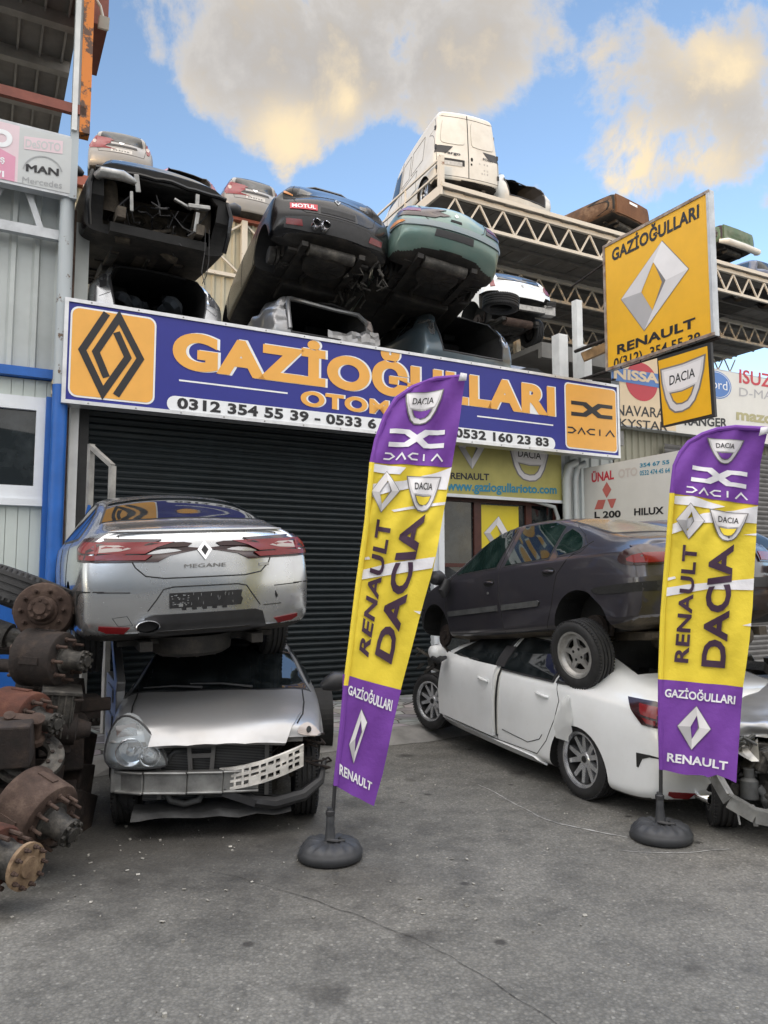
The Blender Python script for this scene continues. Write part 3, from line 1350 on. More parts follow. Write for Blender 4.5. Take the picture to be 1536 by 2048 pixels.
    def place(s, ref, world, heading, pitch=0, roll=0):
        """put local point ref at the world point; heading is the (x, y) the nose points to"""
        yaw = math.atan2(heading[1], heading[0])
        s.root.rotation_euler = (R(roll), R(pitch), yaw)
        s.root.rotation_mode = 'XYZ'
        m = s.root.rotation_euler.to_matrix()
        s.root.location = Vector(world) - m @ Vector(ref)


def mirror_mb(mb, c, sg, mat_i=0):
    """door mirror housing"""
    mb.cur = mat_i
    mb.tube([(c[0] + .06, c[1] + sg * .0, c[2] - .02), (c[0] + .05, c[1] + sg * .05, c[2]), (c[0] + .03, c[1] + sg * .12, c[2] + .02), (c[0] + .0, c[1] + sg * .19, c[2] + .02), (c[0], c[1] + sg * .215, c[2] + .02)],
            [.03, .06, .085, .075, .03], 14)


def handle_mb(car, x, z, view='L', l=.19):
    mb = MB()
    pts = []
    for k in range(5):
        loc, no = car.hit(view, x - l / 2 + l * k / 4, z + .012 * k / 4)
        pts.append(loc + no * (.022 if 0 < k < 4 else .004))
    mb.tube(pts, [.011, .014, .014, .014, .011], 8)
    return mb


SEDAN = [(-1.0, .34, .93, 1.085, .83, .60), (-.86, .29, .955, 1.115, .875, .62), (-.62, .25, .97, 1.135, .892, .62), (-.36, .24, .97, 1.165, .90, .665), (0.06, .24, .965, 1.30, .905, .615), (.50, .22, .96, 1.405, .905, .58),
         (1.0, .20, .955, 1.44, .905, .56), (1.45, .20, .945, 1.425, .905, .565), (1.9, .20, .93, 1.33, .905, .585), (2.3, .21, .91, 1.13, .90, .62), (2.62, .22, .885, .995, .89, .65),
         (3.0, .24, .84, .92, .875, .62), (3.35, .24, .74, .82, .83, .56), (3.55, .26, .58, .68, .74, .45)]


def thin_glass(name, tint=(.9, .95, .97), opac=.12, rough=.02):
    m, nt, N, L, b = new_mat(name)
    out = N['Material Output']
    t = N.new('ShaderNodeBsdfTransparent')
    t.inputs['Color'].default_value = (*tint, 1)
    b.inputs['Base Color'].default_value = (*tint, 1)
    b.inputs['Roughness'].default_value = rough
    fr = N.new('ShaderNodeFresnel')
    fr.inputs['IOR'].default_value = 1.6
    ad = N.new('ShaderNodeMath')
    ad.operation = 'ADD'
    ad.inputs[1].default_value = opac
    L.new(fr.outputs[0], ad.inputs[0])
    mx = N.new('ShaderNodeMixShader')
    L.new(ad.outputs[0], mx.inputs[0])
    L.new(t.outputs[0], mx.inputs[1])
    L.new(b.outputs[0], mx.inputs[2])
    L.new(mx.outputs[0], out.inputs['Surface'])
    return m


M['lamp_glass'] = thin_glass('lamp_glass')
FILM = thin_glass('plastic_film', (.92, .93, .92), .42, .25)
M['teal_strip'] = paint('teal_grey_strip', (.17, .22, .24), .1, .45, .3, .3)
M['inner_grey'] = plain('grey_plastic', (.07, .072, .072), .6, 0, .4, 10)
M['firewall_dirt'] = rusty('dusty_firewall', (.055, .045, .034), (.13, .105, .075), (.014, .013, .012), .85, 6)
M['tray_grey'] = plain('dark_tray_plastic', (.045, .046, .047), .6, 0, .5, 8)
M['lamp_bowl'] = plain('lamp_bowl', (.22, .23, .24), .25, .6, .3, 8)
M['absorber'] = plain('white_foam_plastic', (.62, .60, .56), .6, 0, .25, 16)
M['cloth_dark'] = plain('dark_blue_cloth', (.020, .026, .034), .9, 0, .5, 6, .3)
M['seat_beige'] = plain('beige_cloth', (.30, .26, .22), .9, 0, .2, 8)


def radiator_mat():
    m, nt, N, L, b = new_mat('radiator_fins')
    w = N.new('ShaderNodeTexWave')
    w.bands_direction = 'Z'
    w.inputs['Scale'].default_value = 28
    tc = N.new('ShaderNodeTexCoord')
    L.new(tc.outputs['Object'], w.inputs['Vector'])
    L.new(ramp(N, L, w.outputs['Fac'], [(.2, .012), (.8, .11)]), b.inputs['Base Color'])
    b.inputs['Roughness'].default_value = .5
    b.inputs['Metallic'].default_value = .4
    return m


M['radiator'] = radiator_mat()


def asphalt():
    m, nt, N, L, b = new_mat('worn_asphalt')
    tc = N.new('ShaderNodeTexCoord')
    v = tc.outputs['Object']
    big = noise_node(N, L, .55, 6, .6, vec=v)
    mid = noise_node(N, L, 3.0, 7, .7, vec=v)
    fine = noise_node(N, L, 70, 3, .7, vec=v)
    base = ramp(N, L, big.outputs['Fac'], [(.25, (.100, .098, .090)), (.5, (.150, .146, .133)), (.75, (.208, .202, .184))])
    d = ramp(N, L, mid.outputs['Fac'], [(.30, .62), (.52, 1.0), (.8, 1.15)])
    mm = N.new('ShaderNodeMix')
    mm.data_type = 'RGBA'
    mm.blend_type = 'MULTIPLY'
    mm.inputs[0].default_value = 1
    L.new(base, mm.inputs[6])
    L.new(d, mm.inputs[7])
    # pale and dark stones of the aggregate
    vo = N.new('ShaderNodeTexVoronoi')
    vo.inputs['Scale'].default_value = 62
    L.new(v, vo.inputs['Vector'])
    stone = ramp(N, L, vo.outputs['Color'], [(.0, .65), (.55, 1.0), (.8, 1.1), (.95, 1.75)])
    edge = ramp(N, L, vo.outputs['Distance'], [(.25, 1.0), (.65, .62)])
    m2 = N.new('ShaderNodeMix')
    m2.data_type = 'RGBA'
    m2.blend_type = 'MULTIPLY'
    m2.inputs[0].default_value = .8
    L.new(mm.outputs[2], m2.inputs[6])
    L.new(stone, m2.inputs[7])
    m3 = N.new('ShaderNodeMix')
    m3.data_type = 'RGBA'
    m3.blend_type = 'MULTIPLY'
    m3.inputs[0].default_value = .7
    L.new(m2.outputs[2], m3.inputs[6])
    L.new(edge, m3.inputs[7])
    # oil drips
    oil = noise_node(N, L, 1.9, 3, .5, vec=v)
    of = ramp(N, L, oil.outputs['Fac'], [(.615, 0), (.72, .75)])
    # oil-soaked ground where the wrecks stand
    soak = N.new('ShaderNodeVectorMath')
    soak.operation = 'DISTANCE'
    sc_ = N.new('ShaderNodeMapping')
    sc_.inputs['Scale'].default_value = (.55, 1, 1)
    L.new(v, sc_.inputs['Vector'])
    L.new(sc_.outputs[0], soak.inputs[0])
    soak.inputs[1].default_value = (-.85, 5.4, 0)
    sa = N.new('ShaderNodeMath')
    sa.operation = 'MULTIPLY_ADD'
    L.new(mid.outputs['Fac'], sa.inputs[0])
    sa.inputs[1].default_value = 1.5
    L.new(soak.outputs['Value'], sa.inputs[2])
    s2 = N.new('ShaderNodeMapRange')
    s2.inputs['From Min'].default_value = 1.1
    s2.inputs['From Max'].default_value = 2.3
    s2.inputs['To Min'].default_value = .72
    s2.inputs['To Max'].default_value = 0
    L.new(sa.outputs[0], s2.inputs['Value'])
    dr = N.new('ShaderNodeTexVoronoi')
    dr.inputs['Scale'].default_value = 2.3
    L.new(v, dr.inputs['Vector'])
    df = ramp(N, L, dr.outputs['Distance'], [(.05, .85), (.095, 0)])
    mxx = N.new('ShaderNodeMath')
    mxx.operation = 'MAXIMUM'
    L.new(of, mxx.inputs[0])
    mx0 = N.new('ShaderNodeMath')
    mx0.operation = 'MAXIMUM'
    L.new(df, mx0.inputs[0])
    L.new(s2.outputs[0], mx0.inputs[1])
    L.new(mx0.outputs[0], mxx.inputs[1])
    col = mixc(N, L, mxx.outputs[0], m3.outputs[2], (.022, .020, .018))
    L.new(col, b.inputs['Base Color'])
    L.new(ramp(N, L, mid.outputs['Fac'], [(.3, .62), (.7, .9)]), b.inputs['Roughness'])
    ad = N.new('ShaderNodeMath')
    ad.operation = 'MULTIPLY_ADD'
    L.new(vo.outputs['Distance'], ad.inputs[0])
    ad.inputs[1].default_value = -.7
    L.new(fine.outputs['Fac'], ad.inputs[2])
    bump(N, L, b, ad.outputs[0], .55, .008)
    return m


def crazy_paving():
    m, nt, N, L, b = new_mat('crazy_paving')
    tc = N.new('ShaderNodeTexCoord')
    nz = noise_node(N, L, 2.5, 2, .5, vec=tc.outputs['Object'])
    vo = N.new('ShaderNodeTexVoronoi')
    vo.feature = 'DISTANCE_TO_EDGE'
    vo.inputs['Scale'].default_value = 4.2
    L.new(tc.outputs['Object'], vo.inputs['Vector'])
    vc = N.new('ShaderNodeTexVoronoi')
    vc.inputs['Scale'].default_value = 4.2
    L.new(tc.outputs['Object'], vc.inputs['Vector'])
    st = mixc(N, L, .35, (.24, .22, .19), vc.outputs['Color'])
    hs = N.new('ShaderNodeHueSaturation')
    hs.inputs['Saturation'].default_value = .18
    hs.inputs['Value'].default_value = .75
    L.new(st, hs.inputs['Color'])
    f = ramp(N, L, vo.outputs['Distance'], [(.02, 1), (.05, 0)])
    n2 = noise_node(N, L, 9, 5, .6, vec=tc.outputs['Object'])
    c = mixc(N, L, f, hs.outputs['Color'], (.05, .045, .04))
    mm = N.new('ShaderNodeMix')
    mm.data_type = 'RGBA'
    mm.blend_type = 'MULTIPLY'
    mm.inputs[0].default_value = .7
    L.new(c, mm.inputs[6])
    L.new(ramp(N, L, n2.outputs['Fac'], [(.3, .6), (.7, 1.1)]), mm.inputs[7])
    L.new(mm.outputs[2], b.inputs['Base Color'])
    b.inputs['Roughness'].default_value = .8
    bump(N, L, b, vo.outputs['Distance'], .4, .02)
    return m


M['asphalt'] = asphalt()
for k_ in ('f_purple', 'f_yellow', 'f_white'):
    nt_ = M[k_].node_tree
    n_ = noise_node(nt_.nodes, nt_.links, 5, 5, .6)
    bump(nt_.nodes, nt_.links, nt_.nodes['Principled BSDF'], n_.outputs['Fac'], .25, .05)
M['paving'] = crazy_paving()
M['concrete'] = plain('concrete', (.23, .225, .215), .9, 0, .35, 3, .3)
M['clad_grey'] = plain('grey_cladding', (.46, .49, .48), .5, .1, .12, 2)
M['clad_white'] = plain('white_cladding', (.62, .64, .63), .5, 0, .10, 2)
M['clad_cream'] = plain('cream_cladding', (.36, .345, .265), .55, 0, .12, 2)
M['clad_panel'] = plain('pale_green_panel', (.52, .57, .53), .5, 0, .08, 1.5)
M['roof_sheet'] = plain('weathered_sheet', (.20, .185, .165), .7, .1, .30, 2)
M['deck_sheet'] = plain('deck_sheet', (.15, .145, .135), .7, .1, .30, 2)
M['steel_dark'] = plain('dark_steel', (.16, .155, .15), .6, .2, .3, 4)
M['rust_band'] = plain('red_oxide_steel', (.20, .055, .035), .6, .0, .3, 4)
M['orange_post'] = peeling('orange_peeling_paint', (.62, .19, .02), (.10, .05, .03), .50, 5, .55)
M['grey_post'] = peeling('grey_peeling_paint', (.42, .46, .48), (.13, .08, .05), .60, 5, .55)
M['blue_metal'] = plain('blue_painted_metal', (.012, .11, .42), .45, 0, .15, 4)
M['shutter'] = plain('dark_green_shutter', (.011, .017, .020), .45, .3, .25, 3)
M['wood_brown'] = plain('brown_joinery', (.075, .022, .016), .45, 0, .3, 6)
M['frame_white'] = plain('white_pvc', (.70, .73, .76), .4, 0, .08, 4)
M['alu'] = plain('aluminium', (.62, .63, .65), .35, .7, .15, 6)
M['window_glass'] = glass_mat('shop_glass', (.010, .013, .014), .02)
M['plastic_base'] = plain('dark_grey_plastic_base', (.030, .032, .036), .55, 0, .25, 10)
M['timber'] = plain('rough_timber', (.30, .18, .08), .8, 0, .35, 8)
M['plaster'] = plain('pale_plaster', (.34, .325, .30), .85, 0, .15, 1)
# ------------------------------------------------------------------ the frontage: a frame of reference along the shop row
TH = R(27.75)
P0 = Vector((-3.81, 8.97, 0))
UA = Vector((math.cos(TH), math.sin(TH), 0))
NA = Vector((-math.sin(TH), math.cos(TH), 0))


def FW(u, n, z):
    return P0 + UA * u + NA * n + Vector((0, 0, z))


IN = (NA.x, NA.y)
OUT = (-NA.x, -NA.y)


def front(n):
    return Board(P0 + NA * n, TH)


def on_ground(px, py, z=0.0):
    d = pxdir(px, py)
    t = (z - CAM_H) / d.z
    return Vector((0, 0, CAM_H)) + d * t


def rough_dent(amp, scale, seed, zmin=-9, where=None):
    def f(v):
        k = 1.0 if where is None else where(v)
        if k <= 0 or v.z < zmin:
            return v
        q = v * scale + Vector((seed, seed * 1.7, 0))
        d = noise.noise_vector(q) + noise.noise_vector(q * 2.3) * .4
        return v + d * amp * k
    return f


# ------------------------------------------------------------------ modern saloon (silver one stacked, white one on the ground)
S_FRONT = [(2.20, .985), (1.32, 1.0), (1.27, 1.355), (1.55, 1.355), (1.80, 1.27)]
S_REAR = [(1.20, 1.0), (.40, 1.02), (.36, 1.25), (.62, 1.325), (1.15, 1.355)]
S_QTR = [(.33, 1.02), (-.02, 1.035), (.06, 1.10), (.29, 1.225)]


def modern_saloon(name, label, cat, body, **k):
    c = Car(name, label, cat, SEDAN, body, level=3, **k)
    side_seams(c)
    return c


def side_seams(c, skip_front=False):
    for v in 'LR':
        if not skip_front:
            c.seam([(2.30, .95), (2.36, .75), (2.34, .45), (2.28, .31)], v)
        c.seam([(1.24, 1.33), (1.24, .98), (1.22, .6), (1.20, .31)], v)
        c.seam([(.36, 1.24), (.34, 1.0), (.26, .86), (.30, .70), (.42, .48), (.56, .33)], v)
        c.seam([(2.28, .31), (1.2, .305), (.56, .33)], v)
    # boot lid and bumper lines
    c.seam([(.56, 1.115), (.60, 1.05), (.565, .96), (.50, .82), (.43, .755), (.30, .735), (-.30, .735), (-.43, .755), (-.50, .82), (-.565, .96), (-.60, 1.05), (-.56, 1.115)], 'B', .005)


def saloon_rear(c, plate=True):
    for sg in (1, -1):
        f = lambda pl: [(p[0] * sg, p[1]) for p in pl]
        t = c.patch('tail_light', f([(.765, .865), (.62, .88), (.51, .915), (.40, .953), (.12, .962), (.09, .985), (.15, .995), (.40, .992), (.66, .998), (.765, 1.008)]), 'B', 'lens_dark', .012, .03, .05)
        c.patch('lens', f([(.765, .878), (.63, .892), (.55, .914), (.62, .922), (.765, .908)]), 'B', 'lens_red', .017, .01, .05, t)
        c.patch('lens', f([(.74, .928), (.60, .935), (.52, .952), (.60, .976), (.73, .978)]), 'B', 'lens_clear', .017, .01, .05, t)
        c.patch('lens', f([(.765, .91), (.75, .915), (.75, .985), (.765, .995)]), 'B', 'lens_red', .017, .01, .05, t)
        v = 'L' if sg > 0 else 'R'
        t2 = c.patch('tail_light', [(-.50, 1.03), (-.62, .94), (-.72, .87), (-.965, .855), (-.965, 1.012), (-.75, 1.035)], v, 'lens_dark', .0125, .03, .05)
        c.patch('lens', [(-.64, 1.005), (-.70, .94), (-.94, .915), (-.94, .995)], v, 'lens_red', .0175, .01, .05, t2)
        c.patch('lens', [(-.715, .92), (-.76, .885), (-.95, .87), (-.95, .905)], v, 'lens_red', .0175, .01, .05, t2)
        c.patch('reflector', f([(.75, .405), (.54, .385), (.58, .345), (.70, .355), (.75, .38)]), 'B', 'lens_red', .01, .02, .05)
        c.patch('bumper_vent', [(-.68, .655), (-.80, .664), (-.92, .655), (-.92, .649), (-.80, .648), (-.735, .62), (-.70, .55), (-.685, .55)], v, 'dark', .006, .02, .05)
        c.seam(f([(.76, .648), (.66, .645), (.54, .64)]), 'B', .004)
    c.seam([(.42, .50), (.36, .58), (.31, .655), (.24, .67), (-.24, .67), (-.31, .655), (-.36, .58), (-.42, .50)], 'B', .005)
    c.patch('diffuser', [(.48, .33), (.44, .45), (.38, .47), (-.38, .47), (-.44, .45), (-.48, .33), (-.3, .30), (.3, .30)], 'B', 'trim', .008, .02)
    if plate:
        p = c.patch('plate_holder', [(.27, .515), (.27, .625), (-.27, .625), (-.26, .58), (-.275, .56), (-.26, .515)], 'B', 'trim', .016, .02)
        for k in range(5):
            x = -.15 + k * .075
            c.patch('clip', [(x, .498), (x + .03, .498), (x + .03, .516), (x, .516)], 'B', 'trim', .016, .02, parent=p)
        sq = []
        random.seed(5)
        for k in range(26):
            x, z = random.uniform(.13, .25), random.uniform(.53, .61)
            sq.append([(x, z), (x + .012, z), (x + .012, z + .005), (x, z + .005)])
        for k in range(14):
            x, z = random.uniform(-.2, .12), random.uniform(.53, .61)
            sq.append([(x, z), (x + .003, z), (x + .003, z + .02), (x, z + .02)])
        sq.append([(.175, .525), (.205, .525), (.205, .548), (.175, .548)])
        c.patch('cut_out', sq, 'B', 'silver', .018, .004, .2, p)
    # maker's badge
    D = [(0, 1.0), (.055, .935), (0, .86), (-.055, .935)]
    b = c.patch('badge', D, 'B', 'chrome', .014, .02)
    c.patch('badge_hole', [(p[0] * .5, .932 + (p[1] - .932) * .55) for p in D], 'B', 'trim', .016, .01, parent=b)


def pipe(c, y, z, x=-1.03, w=.075, h=.042):
    mb = MB()
    m = Matrix.Translation((x, y, z)) @ Matrix.Rotation(R(90), 4, 'Y') @ Matrix.Diagonal((h, w, 1, 1))
    mb.lathe([(1.0, .10), (1.0, -.012), (.93, -.018), (.86, -.01)], m, 28)
    o = c.add(mb, 'exhaust_tip', 'chrome')
    mb = MB()
    mb.lathe([(.88, .05), (0.01, .05)], m, 20)
    c.add(mb, 'pipe_mouth', 'dark', o)


def saloon_windows(c, rearwin=True, mat='glass'):
    c.window(S_FRONT, 'L', mat, both=True)
    c.window(S_REAR, 'L', mat, both=True)
    c.window(S_QTR, 'L', mat, both=True)
    if rearwin:
        w = [(-.28, .66), (-.33, .3), (-.33, -.3), (-.28, -.66), (.32, -.545), (.40, -.3), (.40, .3), (.32, .545)]
        c.window(w, 'T', 'glass', .02, name='rear_window')
    c.window([(2.48, .60), (1.78, .50), (1.72, .3), (1.72, -.3), (1.78, -.50), (2.48, -.60), (2.54, -.3), (2.54, .3)], 'T', 'glass', .02, name='windscreen')


def silver_saloon():
    c = modern_saloon('saloon_car', 'silver saloon car with dark strip tail lights, stacked rear end out on a bumperless hatchback', 'car', 'silver')
    saloon_windows(c)
    saloon_rear(c)
    c.text('MEGANE', (.155, .805, -.155, .832), 'B', 'steel_dark', .012, .0)
    m = c.patch('trim_badge', [(-.42, .80), (-.50, .80), (-.50, .82), (-.42, .82)], 'B', 'steel', .01, .02)
    pipe(c, .43, .395, -1.03, .085, .045)
    c.seam([(.62, .40), (.66, .46), (.56, .47), (.52, .40), (.62, .40)], 'B', .002)
    for y in (-.7, -.35, .35, .7):
        c.patch('parking_sensor', [(y + .012 * math.cos(a), .545 + .012 * math.sin(a)) for a in [k * .7854 for k in range(8)]], 'B', 'silver', .004, .01, parent=None)
    # spoiler lip of the boot lid
    mb = MB()
    pts = []
    for k in range(13):
        y = -.66 + 1.32 * k / 12
        loc, no = c.hit('B', y, 1.072)
        pts.append(loc + Vector((.0, 0, .012)))
    mb.tube(pts, [.004] + [.016] * 11 + [.004], 8)
    c.add(mb, 'boot_spoiler', 'silver')
    # shark of scuffs on the bumper corner
    c.patch('scuff', [[(-.55, .60), (-.57, .56), (-.555, .54), (-.545, .57)], [(-.60, .50), (-.45, .497), (-.45, .492), (-.60, .494)]], 'B', 'dark', .0035, .004, .05)
    for x, sd in ((0, 1), (0, -1), (2.71, 1), (2.71, -1)):
        c.wheel(x, sd, 'ten', dz=-.06 if x == 0 else 0)
    c.underside(.25, -.98, ('under', 'under', 'under'), muffler=False)
    c.seams_done()
    w = Vector((0, 0, CAM_H)) + pxdir(414, 1267) * 5.75
    c.place((-1.0, 0, .31), w, (-.43, .90), pitch=-3.0, roll=-2.9)
    return c


def white_saloon():
    rw = on_ground(1152, 1598)
    fw = on_ground(860, 1464, .1)
    hd = (fw - rw)

    def crush(v):
        if v.z > 1.0:
            t = min(1, max(0, (v.x + .1) / 1.6))
            k = 1.0 - .28 * t
            v.z = 1.0 + (v.z - 1.0) * k + .010 * noise.noise(v * 3) * t
            v.y *= 1 + .03 * t
        return v
    cuts = [([(2.40, .20), (2.34, .50), (2.42, .95), (2.30, 1.05), (3.9, 1.2), (3.9, .1)], 'L', -1.4, 1.4, 'inner'),
            ([(-.33, .55), (-.36, .3), (-.36, -.3), (-.33, -.55), (.28, -.46), (.36, -.3), (.36, .3), (.28, .46)], 'T', .86, 1.8, 'inner')]
    c = Car('saloon_car', 'white saloon car with its front wing torn off, crushed under a dark grey saloon', 'car', SEDAN, 'white_car', level=3, cuts=cuts, dent=crush)
    side_seams(c, True)
    sq = lambda pl, k: [(x, 1.0 + (z - 1.0) * (1 - k)) for x, z in pl]
    c.window([(2.20, .98), (1.32, .985), (1.27, 1.275), (1.55, 1.265), (1.88, 1.18)], 'L', 'glass', .012, res=.035, lift=.016)
    c.window([(1.20, .985), (.40, 1.0), (.36, 1.245), (.62, 1.285), (1.15, 1.28)], 'L', 'glass', .012, res=.035, lift=.016)
    c.window([(.33, 1.005), (-.02, 1.02), (.06, 1.09), (.29, 1.215)], 'L', 'glass', .012, res=.035, lift=.016)
    saloon_rear(c, True)
    pipe(c, .47, .37, -1.02)
    # front door standing ajar, a shell of its own
    mb = MB()
    N_ = 10
    outer = [(2.34, .33), (2.37, .62), (2.32, .97), (1.26, .99), (1.245, .70), (1.23, .335)]
    d = c.patch('front_door', outer, 'L', 'white_car', .045, .05, .07)
    d.location = (0, .01, 0)
    d.rotation_euler = (0, 0, R(-.7))
    hm = handle_mb(c, 1.42, .845)
    for v in hm.v:
        v.y += .05
    c.add(hm, 'door_handle', 'white_car', d)
    hm = handle_mb(c, .50, .86)
    c.add(hm, 'door_handle', 'white_car')
    # dark gap between the doors and B pillar, exposed
    c.patch('door_gap', [(1.26, .36), (1.275, .98), (1.19, .98), (1.19, .36)], 'L', 'white_old', .012, .02)
    c.patch('door_gap', [(1.215, .34), (1.235, .70), (1.225, .98), (1.195, .98), (1.20, .70), (1.195, .34)], 'L', 'dark', .016, .02)
    c.patch('door_gap', [(1.30, 1.0), (1.32, 1.17), (1.16, 1.18), (1.15, 1.0)], 'L', 'trim', .034, .02)
    # sill and lower door crease
    pts = [(2.36, .24), (2.3, .30), (.60, .30), (.50, .25)]
    c.patch('sill', pts, 'L', 'white_car', .02, .03)
    for a in ([(2.28, .42), (1.7, .40), (1.35, .47), (1.27, .40)], [(1.12, .42), (.7, .40), (.52, .47), (.48, .52)]):
        c.seam(a, 'L', .004)
    mb = MB()
    mirror_mb(mb, (2.18, .91, 1.0), 1)
    m = c.add(mb, 'door_mirror', 'white_car')
    mb = MB()
    mb.tube([(2.2, .93, .955), (2.17, 1.05, .955), (2.17, 1.12, .965)], [.02, .06, .03], 10)
    c.add(mb, 'mirror_foot', 'trim', m)
    c.wheel(0, 1, 'sport', dz=.10)
    c.wheel(2.71, 1, 'sport', dz=.06, steer=R(12))
    c.wheel(0, -1, 'sport', dz=.10)
    c.wheel(2.71, -1, 'sport', dz=.06)
    # remains of the engine bay: rails, crumpled inner wing, bonnet hinge
    random.seed(3)
    mb = MB()
    for sg in (1, -1):
        mb.bar((2.35, sg * .52, .55), (3.1, sg * .5, .56), .09, .14)
    mb.bar((3.1, -.5, .56), (3.12, .5, .56), .08, .12)
    for k in range(26):
        p = Vector((random.uniform(2.4, 3.15), random.uniform(.1, .78), random.uniform(.55, .95)))
        q = p + Vector((random.uniform(-.25, .25), random.uniform(-.2, .2), random.uniform(-.12, .12)))
        mb.bar(p, q, random.uniform(.02, .07), random.uniform(.01, .05))
    c.add(mb, 'engine_bay', 'iron')
    bm = MB()
    vs, fs = [], []
    for i in range(13):
        for j in range(6):
            x = 2.36 + i * .075
            y = .86 - j * .06 - .006 * i * i * .3
            z = .98 - i * .018 - j * .02 + .05 * noise.noise((i * .9, j * .9, 2)) - (.10 * (i > 8))
            vs.append((x, y + .05 * noise.noise((i * .7, j * .7, 8)), z))
    for i in range(12):
        for j in range(5):
            a = i * 6 + j
            fs.append((a, a + 1, a + 7, a + 6))
    bm.add(vs, fs, False)
    c.add(bm, 'crumpled_wing', 'steel')
    # torn plastic film stuck over the filler
    bm = MB()
    vs, fs = [], []
    for i in range(9):
        for j in range(5):
            t = i / 8
            wd = .02 + .11 * math.sin(min(1, t * 1.3) * 1.6) * (1 if t < .8 else .7)
            x = .13 + .06 * t + (j / 4 - .5) * wd * 2
            z = .93 - .38 * t
            loc, no = c.hit('L', x, max(z, .69))
            vs.append((x, loc.y + .015 + .02 * noise.noise((i * 1.3, j * 2.1, 4)), z))
    for i in range(8):
        for j in range(4):
            a = i * 5 + j
            fs.append((a, a + 1, a + 6, a + 5))
    bm.add(vs, fs, True)
    c.add(bm, 'plastic_film', FILM)
    # wreckage lying in the open rear window
    mb = MB()
    for k in range(20):
        p = Vector((random.uniform(-.28, .2), random.uniform(-.4, .4), .99 + random.uniform(0, .10)))
        a = random.uniform(0, 6.28)
        mb.bar(p, p + Vector((math.cos(a) * .3, math.sin(a) * .3, random.uniform(-.03, .1))), random.uniform(.03, .12), .012)
    c.add(mb, 'broken_trim', 'inner')
    mb = MB()
    mb.box((-.05, .12, 1.09), (.34, .5, .02), Matrix.Rotation(R(14), 3, 'Y') @ Matrix.Rotation(.3, 3, 'Z'))
    for k in range(7):
        mb.box((-.05, .12 - .2 + k * .06, 1.104), (.30, .012, .01), Matrix.Rotation(R(14), 3, 'Y') @ Matrix.Rotation(.3, 3, 'Z'))
    c.add(mb, 'parcel_shelf', 'under_tan')
    c.seams_done()
    c.place((0, .90, .10), rw, (hd.x, hd.y), pitch=-3.2)
    return c


CLASSIC = [(-.90, .44, .86, .99, .76, .52), (-.74, .35, .90, 1.04, .82, .57), (-.48, .29, .925, 1.075, .84, .60), (-.18, .27, .935, 1.125, .848, .575), (.20, .26, .93, 1.27, .85, .53), (.62, .25, .925, 1.385, .85, .51),
           (1.05, .23, .915, 1.42, .85, .52), (1.45, .22, .905, 1.40, .85, .53), (1.85, .22, .89, 1.29, .848, .55), (2.2, .22, .87, 1.09, .84, .58), (2.46, .23, .845, .955, .83, .62), (2.8, .25, .79, .88, .81, .58), (3.12, .28, .69, .78, .77, .52), (3.32, .30, .52, .62, .66, .42)]
CLASSIC_WIN = ([(2.12, .945), (1.28, .955), (1.20, 1.335), (1.42, 1.34), (1.72, 1.25)], [(1.12, .955), (.42, .965), (.42, 1.26), (.60, 1.32), (1.06, 1.34)],
               chaikin([(.37, .97), (.02, .985), (.0, 1.03), (.12, 1.14), (.37, 1.245)], 1))


def classic_seams(c):
    for v in 'LR':
        c.seam([(2.2, .93), (2.28, .7), (2.26, .45), (2.18, .30)], v)
        c.seam([(1.16, 1.36), (1.20, .96), (1.18, .6), (1.14, .30)], v)
        c.seam([(-.10, 1.06), (.10, .95), (.26, .80), (.36, .52), (.48, .30)], v)
        c.seam([(2.18, .30), (1.14, .295), (.48, .30)], v)
        # door edge round the window frames
        c.seam([(2.2, .93), (1.78, 1.28), (1.45, 1.37), (1.05, 1.375), (.6, 1.35), (.36, 1.29), (.08, 1.14), (-.06, 1.03), (-.02, .97), (.10, .95)], v, .003)


